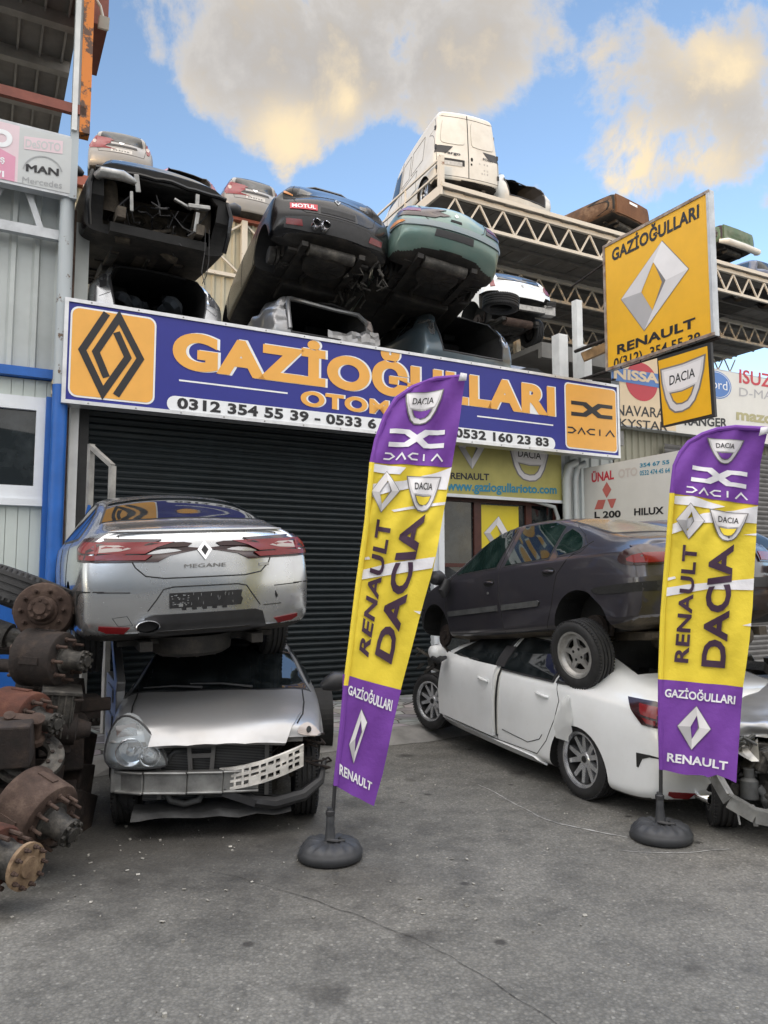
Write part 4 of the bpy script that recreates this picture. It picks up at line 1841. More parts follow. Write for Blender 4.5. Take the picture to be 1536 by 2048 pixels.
def grey_saloon():
    c = Car('saloon_car', 'dark grey dusty saloon car with a five spoke wheel, lying on the white saloon', 'car', CLASSIC, 'grey_car', level=3, wb=2.58, wheels=(.295, .19), corner=.16,
            roff=(.03, 0, -.03, -.01, .0, .04, .09), under='under_tan', cuts=[([(2.95, .75), (2.95, 1.2), (3.6, 1.0), (3.6, .2), (3.02, .2)], 'L', -1.3, 1.3, 'dark')])
    classic_seams(c)
    for w in CLASSIC_WIN:
        c.window(w, 'L', 'glass_green', .016)
        c.window(w, 'R', 'glass_green', .016)
    c.window([(-.16, .50), (-.2, .25), (-.2, -.25), (-.16, -.50), (.42, -.42), (.50, -.25), (.50, .25), (.42, .42)], 'T', 'glass_dusty', .025, name='rear_window')
    # bumper: raised band and a black rubbing strip that wraps round the corner
    c.patch('bumper', [(-.10, .68), (-.45, .70), (-.92, .70), (-.92, .44), (-.45, .40), (-.40, .42)], 'L', 'grey_car', .025, .03)
    c.patch('bumper', [(.78, .70), (-.78, .70), (-.78, .42), (.78, .42)], 'B', 'grey_car', .025, .03)
    c.patch('bumper_strip', chaikin([(-.22, .645), (-.40, .655), (-.90, .665), (-.90, .595), (-.40, .585), (-.24, .60)], 1), 'L', 'dark', .034, .03)
    c.patch('bumper_strip', [(.70, .665), (-.70, .665), (-.70, .595), (.70, .595)], 'B', 'trim', .034, .03)
    # side rubbing strips on the doors
    c.patch('rubbing_strip', [[(2.22, .545), (1.22, .57), (1.22, .515), (2.20, .49)], [(1.14, .57), (.55, .585), (.52, .57), (.55, .53), (1.14, .515)]], 'L', 'inner_grey', .014, .02)
    # tail lamps wrap round the corner
    for v in 'L':
        t = c.patch('tail_light', chaikin([(-.50, .86), (-.56, .93), (-.74, .97), (-.92, .965), (-.92, .80), (-.72, .79), (-.56, .81)], 2), 'L', 'lens_dark', .012, .02, .05)
        c.patch('lens', chaikin([(-.58, .845), (-.66, .885), (-.92, .885), (-.92, .815), (-.70, .805)], 1), 'L', 'lens_red', .017, .01, .05, t)
    for sg in (1, -1):
        t = c.patch('tail_light', [(sg * .74, .80), (sg * .74, .96), (sg * .36, .95), (sg * .40, .80)], 'B', 'lens_dark', .012, .02, .05)
        c.patch('lens', [(sg * .74, .815), (sg * .74, .885), (sg * .42, .885), (sg * .42, .815)], 'B', 'lens_red', .017, .01, .05, t)
    for x, z in ((1.36, .80), (.38, .83)):
        hb = handle_mb(c, x, z, 'L', .16)
        pts = [(x + .10 * math.cos(a), z + .005 + .04 * math.sin(a)) for a in [k * .524 for k in range(12)]]
        h = c.patch('door_handle', pts, 'L', 'dark', .002, .01)
        c.add(hb, 'handle_grip', 'grey_car', h)
    c.patch('door_lock', [(1.38 + .014 * math.cos(a), .70 + .014 * math.sin(a)) for a in [k * .7854 for k in range(8)]], 'L', 'steel', .006, .01)
    # folded mirror hanging from the door corner
    mb = MB()
    mirror_mb(mb, (2.12, .86, .90), 1)
    mb.tube([(2.1, .90, .90), (2.12, .94, .78), (2.12, .93, .70)], [.05, .07, .03], 10)
    c.add(mb, 'door_mirror', 'trim')
    w = c.wheel(0, 1, 'five', dz=-.19)
    w.location.y += .12
    w.rotation_euler = (R(-6), 0, R(4))
    mb = MB()
    mb.lathe([(.0, .03), (.05, .03), (.06, .01), (.125, .01), (.13, -.015), (.06, -.02), (0, -.02)], Matrix.Translation((2.58, .68, .28)) @ Matrix.Rotation(R(-90), 4, 'X') @ Matrix.Rotation(R(10), 4, 'X'), 24)
    mb.bar((2.58, .62, .28), (2.56, .40, .32), .05, .05)
    mb.tube([(2.60, .55, .3), (2.62, .5, .62)], .03, 8)
    c.add(mb, 'front_hub', 'rust_dark')
    mb = MB()
    random.seed(9)
    for k in range(22):
        p = Vector((random.uniform(2.75, 3.15), random.uniform(.2, .80), random.uniform(.55, .82)))
        mb.bar(p, p + Vector((random.uniform(-.2, .2), random.uniform(-.2, .2), random.uniform(-.08, .06))), random.uniform(.015, .05), random.uniform(.01, .04))
    c.add(mb, 'torn_front', 'trim')
    c.underside(.25, -.9, ('under_tan', 'under_tan', 'rust_dark'))
    c.seams_done()
    w = Vector((0, 0, CAM_H)) + pxdir(1158, 1262) * 6.6
    c.place((0, .85, .295), w, (-.43, .90), pitch=4.2, roll=-1.0)
    return c


HATCH = [(-.76, .36, .84, .98, .80, .60), (-.64, .31, .88, 1.09, .865, .62), (-.46, .27, .92, 1.22, .89, .60), (-.22, .25, .94, 1.36, .90, .57), (.12, .24, .945, 1.445, .905, .56), (.55, .23, .94, 1.475, .905, .56),
         (1.0, .22, .935, 1.475, .905, .57), (1.45, .22, .925, 1.45, .905, .575), (1.85, .22, .91, 1.35, .90, .59), (2.2, .22, .89, 1.16, .89, .62), (2.5, .23, .86, 1.02, .88, .65), (2.85, .25, .80, .92, .86, .60),
         (3.15, .27, .70, .81, .82, .54), (3.38, .30, .54, .65, .70, .44)]
H_SIDE = ([(2.05, .96), (1.30, .965), (1.25, 1.39), (1.50, 1.385), (1.78, 1.29)], [(1.18, .965), (.36, .985), (.30, 1.34), (.5, 1.385), (1.14, 1.395)], [(.26, 1.0), (-.10, 1.06), (-.02, 1.24), (.22, 1.325)])


def hatch_seams(c, rear=True):
    for v in 'LR':
        c.seam([(2.18, .93), (2.24, .7), (2.2, .3)], v)
        c.seam([(1.22, 1.36), (1.22, .96), (1.18, .30)], v)
        c.seam([(.30, 1.33), (.28, .98), (.26, .80), (.36, .50), (.50, .30)], v)
    if rear:
        c.seam([(.50, 1.36), (.60, 1.10), (.62, .92), (.55, .70), (.45, .645), (-.45, .645), (-.55, .70), (-.62, .92), (-.60, 1.10), (-.50, 1.36)], 'B', .005)


def black_hatch():
    c = Car('hatchback_car', 'black hatchback with twin exhaust tips and a red sticker, tilted tail up', 'car', HATCH, 'black_car', level=3, wb=2.64, corner=.20)
    hatch_seams(c)
    for w in H_SIDE:
        c.window(w, 'L', 'glass', .016, both=True)
    c.window([(.52, 1.035), (.46, 1.30), (.2, 1.345), (-.2, 1.345), (-.46, 1.30), (-.52, 1.035), (0, 1.015)], 'B', 'glass', .02, name='rear_window')
    D = [(0, 1.0), (.05, .94), (0, .87), (-.05, .94)]
    b = c.patch('badge', D, 'B', 'steel', .012, .02)
    c.patch('badge_hole', [(p[0] * .5, .935 + (p[1] - .935) * .55) for p in D], 'B', 'trim', .014, .01, parent=b)
    s = c.patch('sticker', [(.66, .69), (.30, .69), (.30, .79), (.66, .79)], 'B', 's_red', .012, .02)
    c.text('MOTUL', (.635, .708, .325, .772), 'B', 's_white', .015, .03, parent=s)
    c.patch('plate_recess', [(.29, .64), (.27, .80), (-.27, .80), (-.29, .64)], 'B', 'trim', .006, .02)
    c.patch('plate_holder', [(.25, .67), (.25, .76), (-.25, .76), (-.25, .67)], 'B', 'inner', .012, .02)
    c.patch('lower_bumper', [(.72, .56), (.3, .585), (-.3, .585), (-.72, .56), (-.72, .42), (-.4, .38), (.4, .38), (.72, .42)], 'B', 'trim', .012, .02)
    for sg in (1, -1):
        c.patch('reflector', [(sg * .70, .46), (sg * .48, .44), (sg * .50, .525), (sg * .70, .535)], 'B', 'lens_red', .02, .02)
        # lamp apertures are empty: black holes
        c.patch('lamp_aperture', [(sg * .74, .87), (sg * .58, .88), (sg * .62, 1.04), (sg * .74, 1.06)], 'B', 'dark', .004, .02)
    c.patch('indicator', [(.60, .97), (.73, .985), (.72, 1.02), (.60, 1.0)], 'B', 'lens_amber', .02, .03)
    for y in (.34, .205):
        pipe(c, y, .43, -.86, .060, .060)
    mb = MB()
    mb.tube([(-.14, -.5, 1.345), (-.22, -.2, 1.385), (-.22, .2, 1.385), (-.14, .5, 1.345)], [.01, .03, .03, .01], 8)
    c.add(mb, 'roof_spoiler', 'black_car')
    # spring and hub left hanging in the empty wheel arch
    mb = MB()
    mb.lathe([(.0, .06), (.12, .06), (.13, -.02), (.05, -.05), (0, -.05)], Matrix.Translation((0, .72, .30)) @ Matrix.Rotation(R(-90), 4, 'X'), 20)
    c.add(mb, 'wheel_hub', 'iron')
    c.underside(.25, -.72, ('under', 'iron', 'iron'))
    random.seed(21)
    mb = MB()
    for k in range(30):
        p = Vector((random.uniform(-.6, .6), random.uniform(-.85, -.3), random.uniform(.05, .28)))
        mb.tube([p, p + Vector((random.uniform(-.1, .1), random.uniform(-.1, .1), -.1)), p + Vector((random.uniform(-.2, .2), random.uniform(-.1, .1), random.uniform(-.15, .05)))], random.uniform(.006, .02), 6)
    c.add(mb, 'hanging_hose', 'iron')
    c.seams_done()
    w = Vector((0, 0, CAM_H)) + pxdir(676, 474) * 10.6
    c.place((-.76, 0, .36), w, (-.40, .917), pitch=6, roll=4)
    return c


def teal_saloon():
    tall = [(a, b - .08 if a < -.4 else b, d, e + (.07 if a < -.1 else 0), f, g) for a, b, d, e, f, g in CLASSIC]
    c = Car('saloon_car', 'dusty teal saloon car without rear wheels, tilted tail up in the upper row', 'car', tall, 'teal_car', level=3, wb=2.58, wheels=(.295, .19), corner=.17, roff=(.06, 0, -.05, -.02, .0, .05, .10))
    classic_seams(c)
    for w in CLASSIC_WIN:
        c.window(w, 'L', 'glass', .016, both=True)
    c.seam([(.52, 1.07), (.50, .98), (.46, .80), (.40, .745), (-.40, .745), (-.46, .80), (-.50, .98), (-.52, 1.07)], 'B', .006)
    c.patch('bumper', [(.80, .72), (.42, .735), (-.42, .735), (-.80, .72), (-.80, .64), (.80, .64)], 'B', 'teal_strip', .022, .03)
    c.patch('bumper', [(-.45, .70), (-.92, .72), (-.92, .635), (-.45, .62)], 'L', 'teal_strip', .022, .03)
    for sg in (1, -1):
        t = c.patch('tail_light', [(sg * .80, .80), (sg * .50, .80), (sg * .505, .97), (sg * .66, 1.02), (sg * .78, 1.0)], 'B', 'lens_dark', .012, .02, .05)
        c.patch('lens', [(sg * .78, .88), (sg * .52, .88), (sg * .52, .95), (sg * .76, .96)], 'B', 'lens_red', .016, .01, .05, t)
    c.patch('tail_light', chaikin([(-.58, .84), (-.62, .96), (-.92, 1.0), (-.92, .80), (-.70, .79)], 1), 'L', 'lens_dark', .012, .02, .05)
    c.patch('reflector', chaikin([(-.46, .665), (-.50, .70), (-.74, .71), (-.78, .66), (-.6, .64)], 1), 'L', 'lens_amber', .03, .02, .05)
    c.patch('plate_recess', [(.30, .52), (.29, .62), (-.29, .62), (-.30, .52)], 'B', 'trim', .01, .02)
    c.patch('lock_recess', [(.09, .80), (.08, .84), (-.08, .84), (-.09, .80)], 'B', 'dark', .006, .02)
    D = [(0, .95), (.03, .92), (0, .885), (-.03, .92)]
    c.patch('badge', D, 'B', 'chrome', .012, .02)
    c.underside(.26, -.85, ('under', 'iron', 'under'))
    mb = MB()
    for k in range(9):
        mb.bar((-.3 + k * .07, -.75, .30), (-.26 + k * .07, -.35, .24), .03, .03)
    c.add(mb, 'heat_shield', 'under')
    c.seams_done()
    w = Vector((0, 0, CAM_H)) + pxdir(906, 502) * 11.0
    c.place((-.90, 0, .36), w, (-.30, .954), pitch=3.5, roll=9)
    return c


def engineless_car():
    cuts = [([(2.42, .1), (2.42, 1.4), (4.2, 1.4), (4.2, .1)], 'L', -1.4, 1.4, 'dark'),
            ([(.66, .34), (.70, .84), (.60, .93), (-.60, .93), (-.70, .84), (-.66, .34)], 'F', 1.62, 3.0, 'under')]
    c = Car('hatchback_car', 'black car shell without its front end, empty engine bay facing the street', 'car', HATCH, 'black_car', level=2, wb=2.64, cuts=cuts)
    for w in H_SIDE:
        c.window(w, 'L', 'glass', .016, both=True)
    c.window([(2.30, .62), (1.74, .52), (1.70, -.0), (1.74, -.52), (2.30, -.62), (2.36, 0)], 'T', 'glass', .02, name='windscreen')
    random.seed(11)
    mb = MB()
    # ragged scuttle edge and wing tops
    pts = [(2.42, y, .985 - .06 * abs(y) + .02 * noise.noise((y * 5, 0, 0))) for y in [-.80 + .1 * k for k in range(17)]]
    mb.tube(pts, [.03 + .014 * noise.noise((k, 3, 0)) for k in range(17)], 8)
    for sg in (1, -1):
        mb.tube([(2.40, sg * .82, .90), (2.48, sg * .86, .7), (2.46, sg * .85, .45), (2.42, sg * .82, .25)], [.03, .035, .03, .03], 8)
    c.add(mb, 'scuttle_edge', 'black_car')
    mb = MB()
    mb.bbox((1.60, -.62, .36), (1.66, .62, .92))
    for y in (-.16, .10):
        for s in (.10, .07):
            mb.tube([(1.68 + (.1 - s) * .2, y + s * math.cos(a), .66 + s * .8 * math.sin(a)) for a in [k * .628 for k in range(10)]], .012, 6, closed=True)
    mb.bar((1.69, -.6, .80), (1.69, .6, .80), .05, .03)
    mb.bar((1.69, -.6, .52), (1.69, .6, .50), .05, .04)
    c.add(mb, 'firewall', 'firewall_dirt')
    mb = MB()
    for sg in (1, -1):
        mb.bar((1.62, sg * .48, .40), (2.50, sg * .48, .46), .10, .13)
        mb.lathe([(.0, .12), (.10, .12), (.15, -.25), (.20, -.30)], Matrix.Translation((2.05, sg * .60, .82)), 18)
    mb.bar((1.72, -.45, .28), (1.75, .45, .28), .26, .07)
    mb.bar((1.9, -.40, .25), (2.3, -.44, .25), .16, .05)
    mb.bar((1.9, .40, .25), (2.3, .44, .25), .16, .05)
    c.add(mb, 'subframe', 'under_tan')
    mb = MB()
    # pressed floor tub, sloping, dusty
    mb.bar((.4, 0, .235), (1.6, 0, .30), .28, .16)
    for y in (-.42, .42):
        mb.bar((.1, y, .21), (1.62, y, .24), .12, .08)
    c.add(mb, 'floor_tunnel', 'under_tan')
    # pale bumper brackets
    mb = MB()
    # image left is the car's right-hand side
    mb.tube([(2.44, -.78, .83), (2.52, -.74, .86), (2.54, -.50, .87), (2.46, -.34, .86)], [.05, .065, .065, .04], 10)
    mb.bar((2.48, -.34, .95), (2.48, -.30, .74), .06, .03)
    mb.bar((2.46, -.38, .74), (2.46, -.36, .50), .04, .04)
    c.add(mb, 'bumper_bracket', 'steel', bevel=.008)
    mb = MB()
    mb.bar((2.46, .42, .90), (2.48, .42, .70), .05, .04)
    mb.bar((2.48, .30, .72), (2.46, .58, .76), .10, .05)
    mb.bar((2.46, .44, .68), (2.46, .42, .42), .05, .04)
    mb.bar((2.44, .14, .78), (2.46, .36, .70), .06, .03)
    c.add(mb, 'bumper_bracket', 'steel', bevel=.008)
    mb = MB()
    for k in range(24):
        y = random.uniform(-.6, .7)
        z = random.uniform(.45, .92)
        pts = [Vector((random.uniform(1.75, 2.4), y, z))]
        for j in range(4):
            pts.append(pts[-1] + Vector((random.uniform(-.1, .12), random.uniform(-.12, .12), random.uniform(-.18, .04))))
        mb.tube(pts, random.uniform(.004, .012), 6)
    mb.tube([(2.46, .55, .5), (2.47, .56, .2), (2.46, .54, -.05), (2.5, .58, -.22)], .006, 6)
    mb.tube([(2.46, .60, .5), (2.47, .62, .1), (2.48, .60, -.1), (2.44, .56, -.2)], .005, 6)
    c.add(mb, 'loose_wiring', 'trim')
    mb = MB()
    for k in range(16):
        p = Vector((random.uniform(1.7, 2.2), random.uniform(-.5, .55), random.uniform(.22, .5)))
        mb.box(p, (random.uniform(.08, .25), random.uniform(.08, .3), random.uniform(.03, .09)), Matrix.Rotation(random.uniform(-.5, .5), 3, 'Z') @ Matrix.Rotation(random.uniform(-.5, .5), 3, 'X'))
    c.add(mb, 'bay_remains', 'firewall_dirt', bevel=.01)
    mb = MB()
    mirror_mb(mb, (1.98, -.90, .98), -1)
    mirror_mb(mb, (1.98, .90, .98), 1)
    c.add(mb, 'door_mirror', 'trim', each=True)
    c.underside(.24, -.7, ('under', 'iron', 'under'), x1=1.6)
    w = Vector((0, 0, CAM_H)) + pxdir(322, 446) * 9.6
    c.place((2.44, 0, .45), w, OUT, pitch=7, roll=-1)
    return c


def open_rear(name, label, body, poly, seed, z_in=(-1.2, 1.3), dent=None, stations=HATCH, **k):
    c = Car(name, label, 'car', stations, body, level=2, wb=2.64, cuts=[(poly, 'B', z_in[0], z_in[1], 'inner')], dent=dent, **k)
    # seam flange round the opening
    mb = MB()
    pts = []
    for p in poly + poly[:1]:
        loc, no = c.hit('B', p[0], p[1])
        pts.append(loc + no * .006)
    mb.tube(pts[:-1], .016, 6, closed=True)
    c.add(mb, 'tailgate_seal', 'trim')
    random.seed(seed)
    mb = MB()
    for y in (-.36, .36):
        mb.bar((.75, y, .75), (.62, y, 1.18), .46, .14)
        mb.bar((.60, y, 1.22), (.58, y, 1.34), .24, .10)
    c.add(mb, 'rear_seat', 'inner', bevel=.04)
    return c


HOLE = [(.56, .56), (.60, .78), (.63, 1.02), (.55, 1.26), (.46, 1.36), (.2, 1.385), (-.2, 1.385), (-.46, 1.36), (-.55, 1.26), (-.63, 1.02), (-.60, .78), (-.56, .56), (-.2, .54), (.2, .54)]


def lower_row():
    # silver shell above the orange emblem
    c = open_rear('hatchback_car', 'silver car shell without tailgate, first car above the left end of the blue sign', 'silver', HOLE, 4)
    for w in H_SIDE:
        c.window(w, 'L', 'glass', .016, both=True)
    mb = MB()
    random.seed(5)
    for k in range(9):
        p = Vector((random.uniform(-.3, .2), random.uniform(-.45, .45), .84 + random.uniform(0, .08)))
        mb.lathe([(.0, -.1), (.14, -.09), (.17, 0), (.10, .10), (0, .11)], Matrix.Translation(p) @ Matrix.Rotation(random.uniform(-1, 1), 4, 'X') @ Matrix.Diagonal((1.3, .9, .8, 1)), 9)
    c.add(mb, 'heaped_upholstery', M['cloth_dark'])
    for sg in (1, -1):
        c.patch('lamp_aperture', [(sg * .75, .84), (sg * .67, .86), (sg * .66, 1.05), (sg * .74, 1.12)], 'B', 'trim', .006, .02)
        c.seam([(sg * .60, .80), (sg * .75, .72)], 'B')
    c.seams_done()
    c.place((-.76, 0, .8), FW(1.17, .28, 5.50), IN, roll=1)
    # crushed silver shell
    base = rough_dent(.075, 3.2, 3, .6)

    def squash(v):
        v = base(v)
        if v.z > .95:
            v.z = .95 + (v.z - .95) * .72
        return v
    c = open_rear('hatchback_car', 'crumpled silver car shell under the black hatchback, second above the blue sign', 'silver_old', [(p[0] * 1.02, p[1] if p[1] < .79 else .80 + (p[1] - .78) * .68) for p in HOLE], 8, dent=squash)
    mb = MB()
    vs = []
    for i in range(12):
        for j in range(5):
            vs.append((-.80 + .05 * j * .3 + .05 * noise.noise((i * .7, j * .9, 2)), -.80 + i * .075, .56 + j * .06 + .07 * noise.noise((i * .5, j * .4, 7)) - .015 * i))
    mb.add(vs, [(i * 5 + j, i * 5 + j + 1, i * 5 + j + 6, i * 5 + j + 5) for i in range(11) for j in range(4)])
    mb.tube([(-.72, .60, .60), (-.66, .62, .95), (-.5, .56, 1.12), (-.30, .3, 1.20), (-.28, -.3, 1.17), (-.48, -.58, 1.08), (-.66, -.64, .9)], .035, 8)
    c.add(mb, 'torn_panel', 'silver_old')
    c.patch('tail_light', [(-.76, .80), (-.66, .84), (-.68, 1.06), (-.74, 1.08)], 'B', 'lens_clear', .012, .02)
    c.place((-.76, 0, .8), FW(3.58, .30, 5.58), IN, roll=1)
    # blue-grey shell with the open tailgate
    c = open_rear('hatchback_car', 'blue-grey car shell with gaping tailgate and a tyre on its roof, above the blue sign', 'bluegrey_car', HOLE, 6)
    for w in H_SIDE:
        c.window(w, 'L', 'glass', .016, both=True)
    for sg in (1, -1):
        t = c.patch('lamp_housing', chaikin([(sg * .66, .80), (sg * .77, .82), (sg * .75, 1.14), (sg * .65, 1.10)], 1), 'B', 'silver', .008, .02)
        c.patch('bulb_holder', chaikin([(sg * .69, .90), (sg * .745, .90), (sg * .73, 1.05), (sg * .68, 1.04)], 1), 'B', 'inner', .012, .02, parent=t)
    mb = MB()
    mb.lathe([(.0, -.12), (.10, -.1), (.13, .05), (.09, .15), (0, .16)], Matrix.Translation((.35, .34, 1.20)), 10)
    c.add(mb, 'headrest', M['seat_beige'])
    c.place((-.76, 0, .8), FW(6.05, .2, 5.64), IN, roll=1)
    tm, rm = wheel_meshes('steel', .31, .20)
    t = link('tyre', tm, None)
    tag(t, 'loose black tyre lying on the roof of the blue-grey shell', 'tyre')
    t.rotation_euler = (R(90), R(4), 0)
    t.location = FW(6.75, .45, 6.44)


def symbol_hatch():
    """the bumperless silver hatchback under the silver saloon, nose to the street"""
    ST = [(-.60, .40, .84, 1.0, .72, .52), (-.46, .32, .88, 1.18, .78, .52), (-.2, .27, .90, 1.33, .80, .50), (.3, .24, .905, 1.40, .815, .49), (.9, .23, .90, 1.42, .82, .50), (1.35, .22, .89, 1.37, .82, .51), (1.72, .22, .88, 1.19, .82, .60),
          (2.02, .22, .86, .975, .82, .66), (2.26, .23, .83, .90, .82, .70), (2.55, .27, .79, .865, .81, .66), (2.80, .32, .72, .80, .79, .60), (2.92, .38, .65, .75, .77, .57), (3.08, .45, .57, .67, .74, .53)]

    def crush(v):
        if v.z > 1.0 and v.x < 1.6:
            v.z = 1.0 + (v.z - 1.0) * .8
        return v
    cuts = [([(3.3, .05), (3.3, .86), (2.955, .86), (2.93, .67), (2.80, .66), (2.66, .64), (2.55, .63), (2.40, .62), (2.27, .57), (2.17, .46), (2.12, .30), (2.12, .05)], 'L', -1.3, 1.3, 'dark')]
    c = Car('hatchback_car', 'silver hatchback without front bumper, one headlight left, squeezed under the silver saloon', 'car', ST, 'silver_old', level=3, wb=2.47, wheels=(.285, .185), dent=crush, cuts=cuts, arches='rear',
            foff=(-.02, 0, 0, -.02, -.03, -.05, -.07), corner=.10)
    # bonnet with its shut lines
    c.seam([(2.16, .66), (2.45, .655), (2.70, .63), (2.84, .58)], 'T', .006)
    c.seam([(2.16, -.66), (2.45, -.655), (2.70, -.63), (2.84, -.56)], 'T', .006)
    b = c.patch('bonnet', [(2.20, .62), (2.45, .63), (2.70, .61), (2.84, .56), (2.945, .49), (3.0, .2), (3.01, 0), (3.0, -.2), (2.945, -.47), (2.84, -.54), (2.70, -.61), (2.45, -.63), (2.20, -.62), (2.24, -.3), (2.25, 0), (2.24, .3)], 'T', 'silver_old', .012, .03)
    c.window([(2.12, .71), (1.44, .50), (1.40, .2), (1.40, -.2), (1.44, -.50), (2.12, -.71), (2.20, -.3), (2.20, .3)], 'T', 'glass', .02, name='windscreen')
    mb = MB()
    for y0, y1 in ((.25, -.25), (-.15, -.62)):
        a, _ = c.hit('T', 2.22, y0)
        p, _ = c.hit('T', 2.16, (y0 + y1) / 2)
        q, _ = c.hit('T', 2.12, y1)
        mb.tube([a + Vector((0, 0, .03)), p + Vector((0, 0, .03)), q + Vector((0, 0, .02))], [.012, .009, .007], 6)
    c.add(mb, 'wiper', 'trim')
    for w in ([(1.95, .93), (1.05, .92), (1.02, 1.16), (1.5, 1.16)], [(.95, .92), (.15, .93), (.2, 1.18), (.95, 1.18)]):
        c.window(w, 'L', 'glass', .014, both=True)
    # right-hand headlight (left in the picture)
    hl = chaikin([(-.79, .49), (-.765, .73), (-.67, .86), (-.53, .80), (-.43, .68), (-.34, .53), (-.35, .50), (-.55, .485)], 2)
    mb = MB()
    h = MB()
    # the lamp is a bulged shell standing proud of the opening
    n = len(hl)
    cx, cz = -.57, .63
    rings = []
    for k, (s_, dx) in enumerate(((1.0, -.10), (1.0, .03), (.97, .045), (.6, .075), (.25, .085))):
        rings.append([(2.90 + dx - .24 * max(0, abs(cx + (p[0] - cx) * s_) - .45) - .20 * max(0, p[1] - .52) * s_, cx + (p[0] - cx) * s_, cz + (p[1] - cz) * s_) for p in hl])
    vs = [v for r_ in rings for v in r_]
    fs = [(i * n + j, i * n + (j + 1) % n, (i + 1) * n + (j + 1) % n, (i + 1) * n + j) for i in range(4) for j in range(n)]
    fs.append([4 * n + j for j in range(n)])
    h.add(vs, fs, True)
    head = c.add(h, 'headlight', M['lamp_glass'])
    h = MB()
    bowl = [(p[0] - .03, p[1], p[2]) for p in rings[1]]
    h.add(bowl + [(2.80, cx, cz)], [(j, (j + 1) % n, n) for j in range(n)], True)
    c.add(h, 'lamp_bowl', 'lamp_bowl', head)
    mb = MB()
    for y, z, r in ((-.60, .60, .095), (-.46, .575, .07)):
        m = Matrix.Translation((2.92 - .2 * max(0, -y - .45), y, z)) @ Matrix.Rotation(R(90), 4, 'Y')
        mb.lathe([(r, .03), (r * .97, .035), (r * .75, -.03), (r * .3, -.06), (0.0, -.06)], m, 24)
        mb.tube([Vector((2.945 - .2 * max(0, -y - .45), y + r * math.cos(a), z + r * math.sin(a))) for a in [k * .3142 for k in range(20)]], .006, 6, closed=True)
        mb.lathe([(.03, -.05), (.028, .01), (0, .015)], m, 10)
    mb.bar((2.86, -.70, .74), (2.88, -.56, .76), .03, .08)
    c.add(mb, 'reflector', 'chrome', head)
    mb = MB()
    pts = [(r_[0] + .004, r_[1], r_[2]) for r_ in rings[1]]
    mb.tube(pts, .010, 6, closed=True)
    c.add(mb, 'lamp_rim', 'trim', head)
    # indicator left on the other side
    i = c.patch('indicator_lamp', chaikin([(.76, .66), (.70, .73), (.64, .755), (.575, .72), (.585, .68)], 1), 'F', 'lens_clear', .012, .03)
    c.patch('bulb_hole', [(.66 + .018 * math.cos(a), .708 + .018 * math.sin(a)) for a in [k * .785 for k in range(8)]], 'F', 'dark', .016, .02, parent=i)
    # nose: slam panel, radiator, bumper beam, undertray
    mb = MB()
    mb.bbox((2.78, -.52, .24), (2.81, .40, .62))
    c.add(mb, 'radiator', M['radiator'])
    mb = MB()
    for y in (-.20, -.02):
        mb.bar((2.85, y, .66), (2.84, y + (.02 if y < -.1 else -.02), .40), .03, .045)
    for z in (.62, .55, .43):
        mb.bar((2.85, -.20, z), (2.85, -.02, z), .025, .03)
    mb.bar((2.84, -.62, .645), (2.85, .62, .645), .05, .03)
    mb.bar((2.83, -.42, .62), (2.83, -.40, .25), .03, .03)
    mb.bar((2.83, .36, .62), (2.83, .36, .25), .03, .03)
    c.add(mb, 'radiator_support', 'steel_dark')
    mb = MB()
    pr = [(2.80, -.70), (2.88, -.50), (2.92, -.2), (2.93, .05), (2.92, .3)]
    for j in range(4):
        a, b_ = pr[j], pr[j + 1]
        mb.bar((a[0], a[1], .385), (b_[0], b_[1], .385 - .004 * j), .05, .125)
        mb.bar((a[0] + .02, a[1], .455), (b_[0] + .02, b_[1], .452), .07, .02)
        mb.bar((a[0] + .02, a[1], .318), (b_[0] + .02, b_[1], .315), .07, .02)
    mb.bbox((2.66, -.74, .31), (2.84, -.66, .50))
    c.add(mb, 'bumper_beam', 'steel', bevel=.008)
    # perforated white absorber torn loose
    c2 = Board((0, 0, 0), 0)
    mb = MB()
    W, H_ = .60, .15
    random.seed(14)
    xs = [0, .018, .05, .066, .105, .12, .16, .176, .21, .226, .28, .295, .33, .345, .385, .40, .43, .445, .475, .49, .52, .535, .57, .60]
    zs = [0, .018, .05, .068, .088, .106, .132, .15]
    for a in range(len(xs) - 1):
        for b_ in range(len(zs) - 1):
            solid = (a % 2 == 0) or (b_ % 2 == 0)
            if not solid and random.random() < .15:
                solid = True
            if solid:
                x0, x1, z0, z1 = xs[a], xs[a + 1], zs[b_], zs[b_ + 1]
                bow = lambda x: .10 * math.sin(x / W * 2.6) - .06
                vs = [(bow(x), x - .04, z + .18 * (x / W) ** 1.3 * .9) for x, z in ((x0, z0), (x1, z0), (x1, z1), (x0, z1))]
                lo = [(v[0] - .05, v[1], v[2]) for v in vs]
                mb.add(vs + lo, [(0, 1, 2, 3), (7, 6, 5, 4), (0, 4, 5, 1), (1, 5, 6, 2), (2, 6, 7, 3), (3, 7, 4, 0)])
    for v in mb.v:
        v += Vector((2.98, .06, .31)) + Vector((.012, 0, .006)) * noise.noise(v * 14)
    c.add(mb, 'bumper_absorber', M['absorber'])
    mb = MB()
    vs, fs = [], []
    for i_ in range(19):
        y = -.58 + i_ * .062
        for j in range(4):
            x = 2.70 + j * .075 + .05 * math.cos(y * 1.6)
            z = .200 - j * .014 + .03 * noise.noise((i_ * .35, j * .5, 1)) - .02 * (j == 3) + .04 * max(0, y - .1)
            vs.append((x, y, z))
    for i_ in range(18):
        for j in range(3):
            a = i_ * 4 + j
            fs.append((a, a + 4, a + 5, a + 1))
    mb.add(vs, fs)
    c.add(mb, 'undertray', 'tray_grey')
    mb = MB()
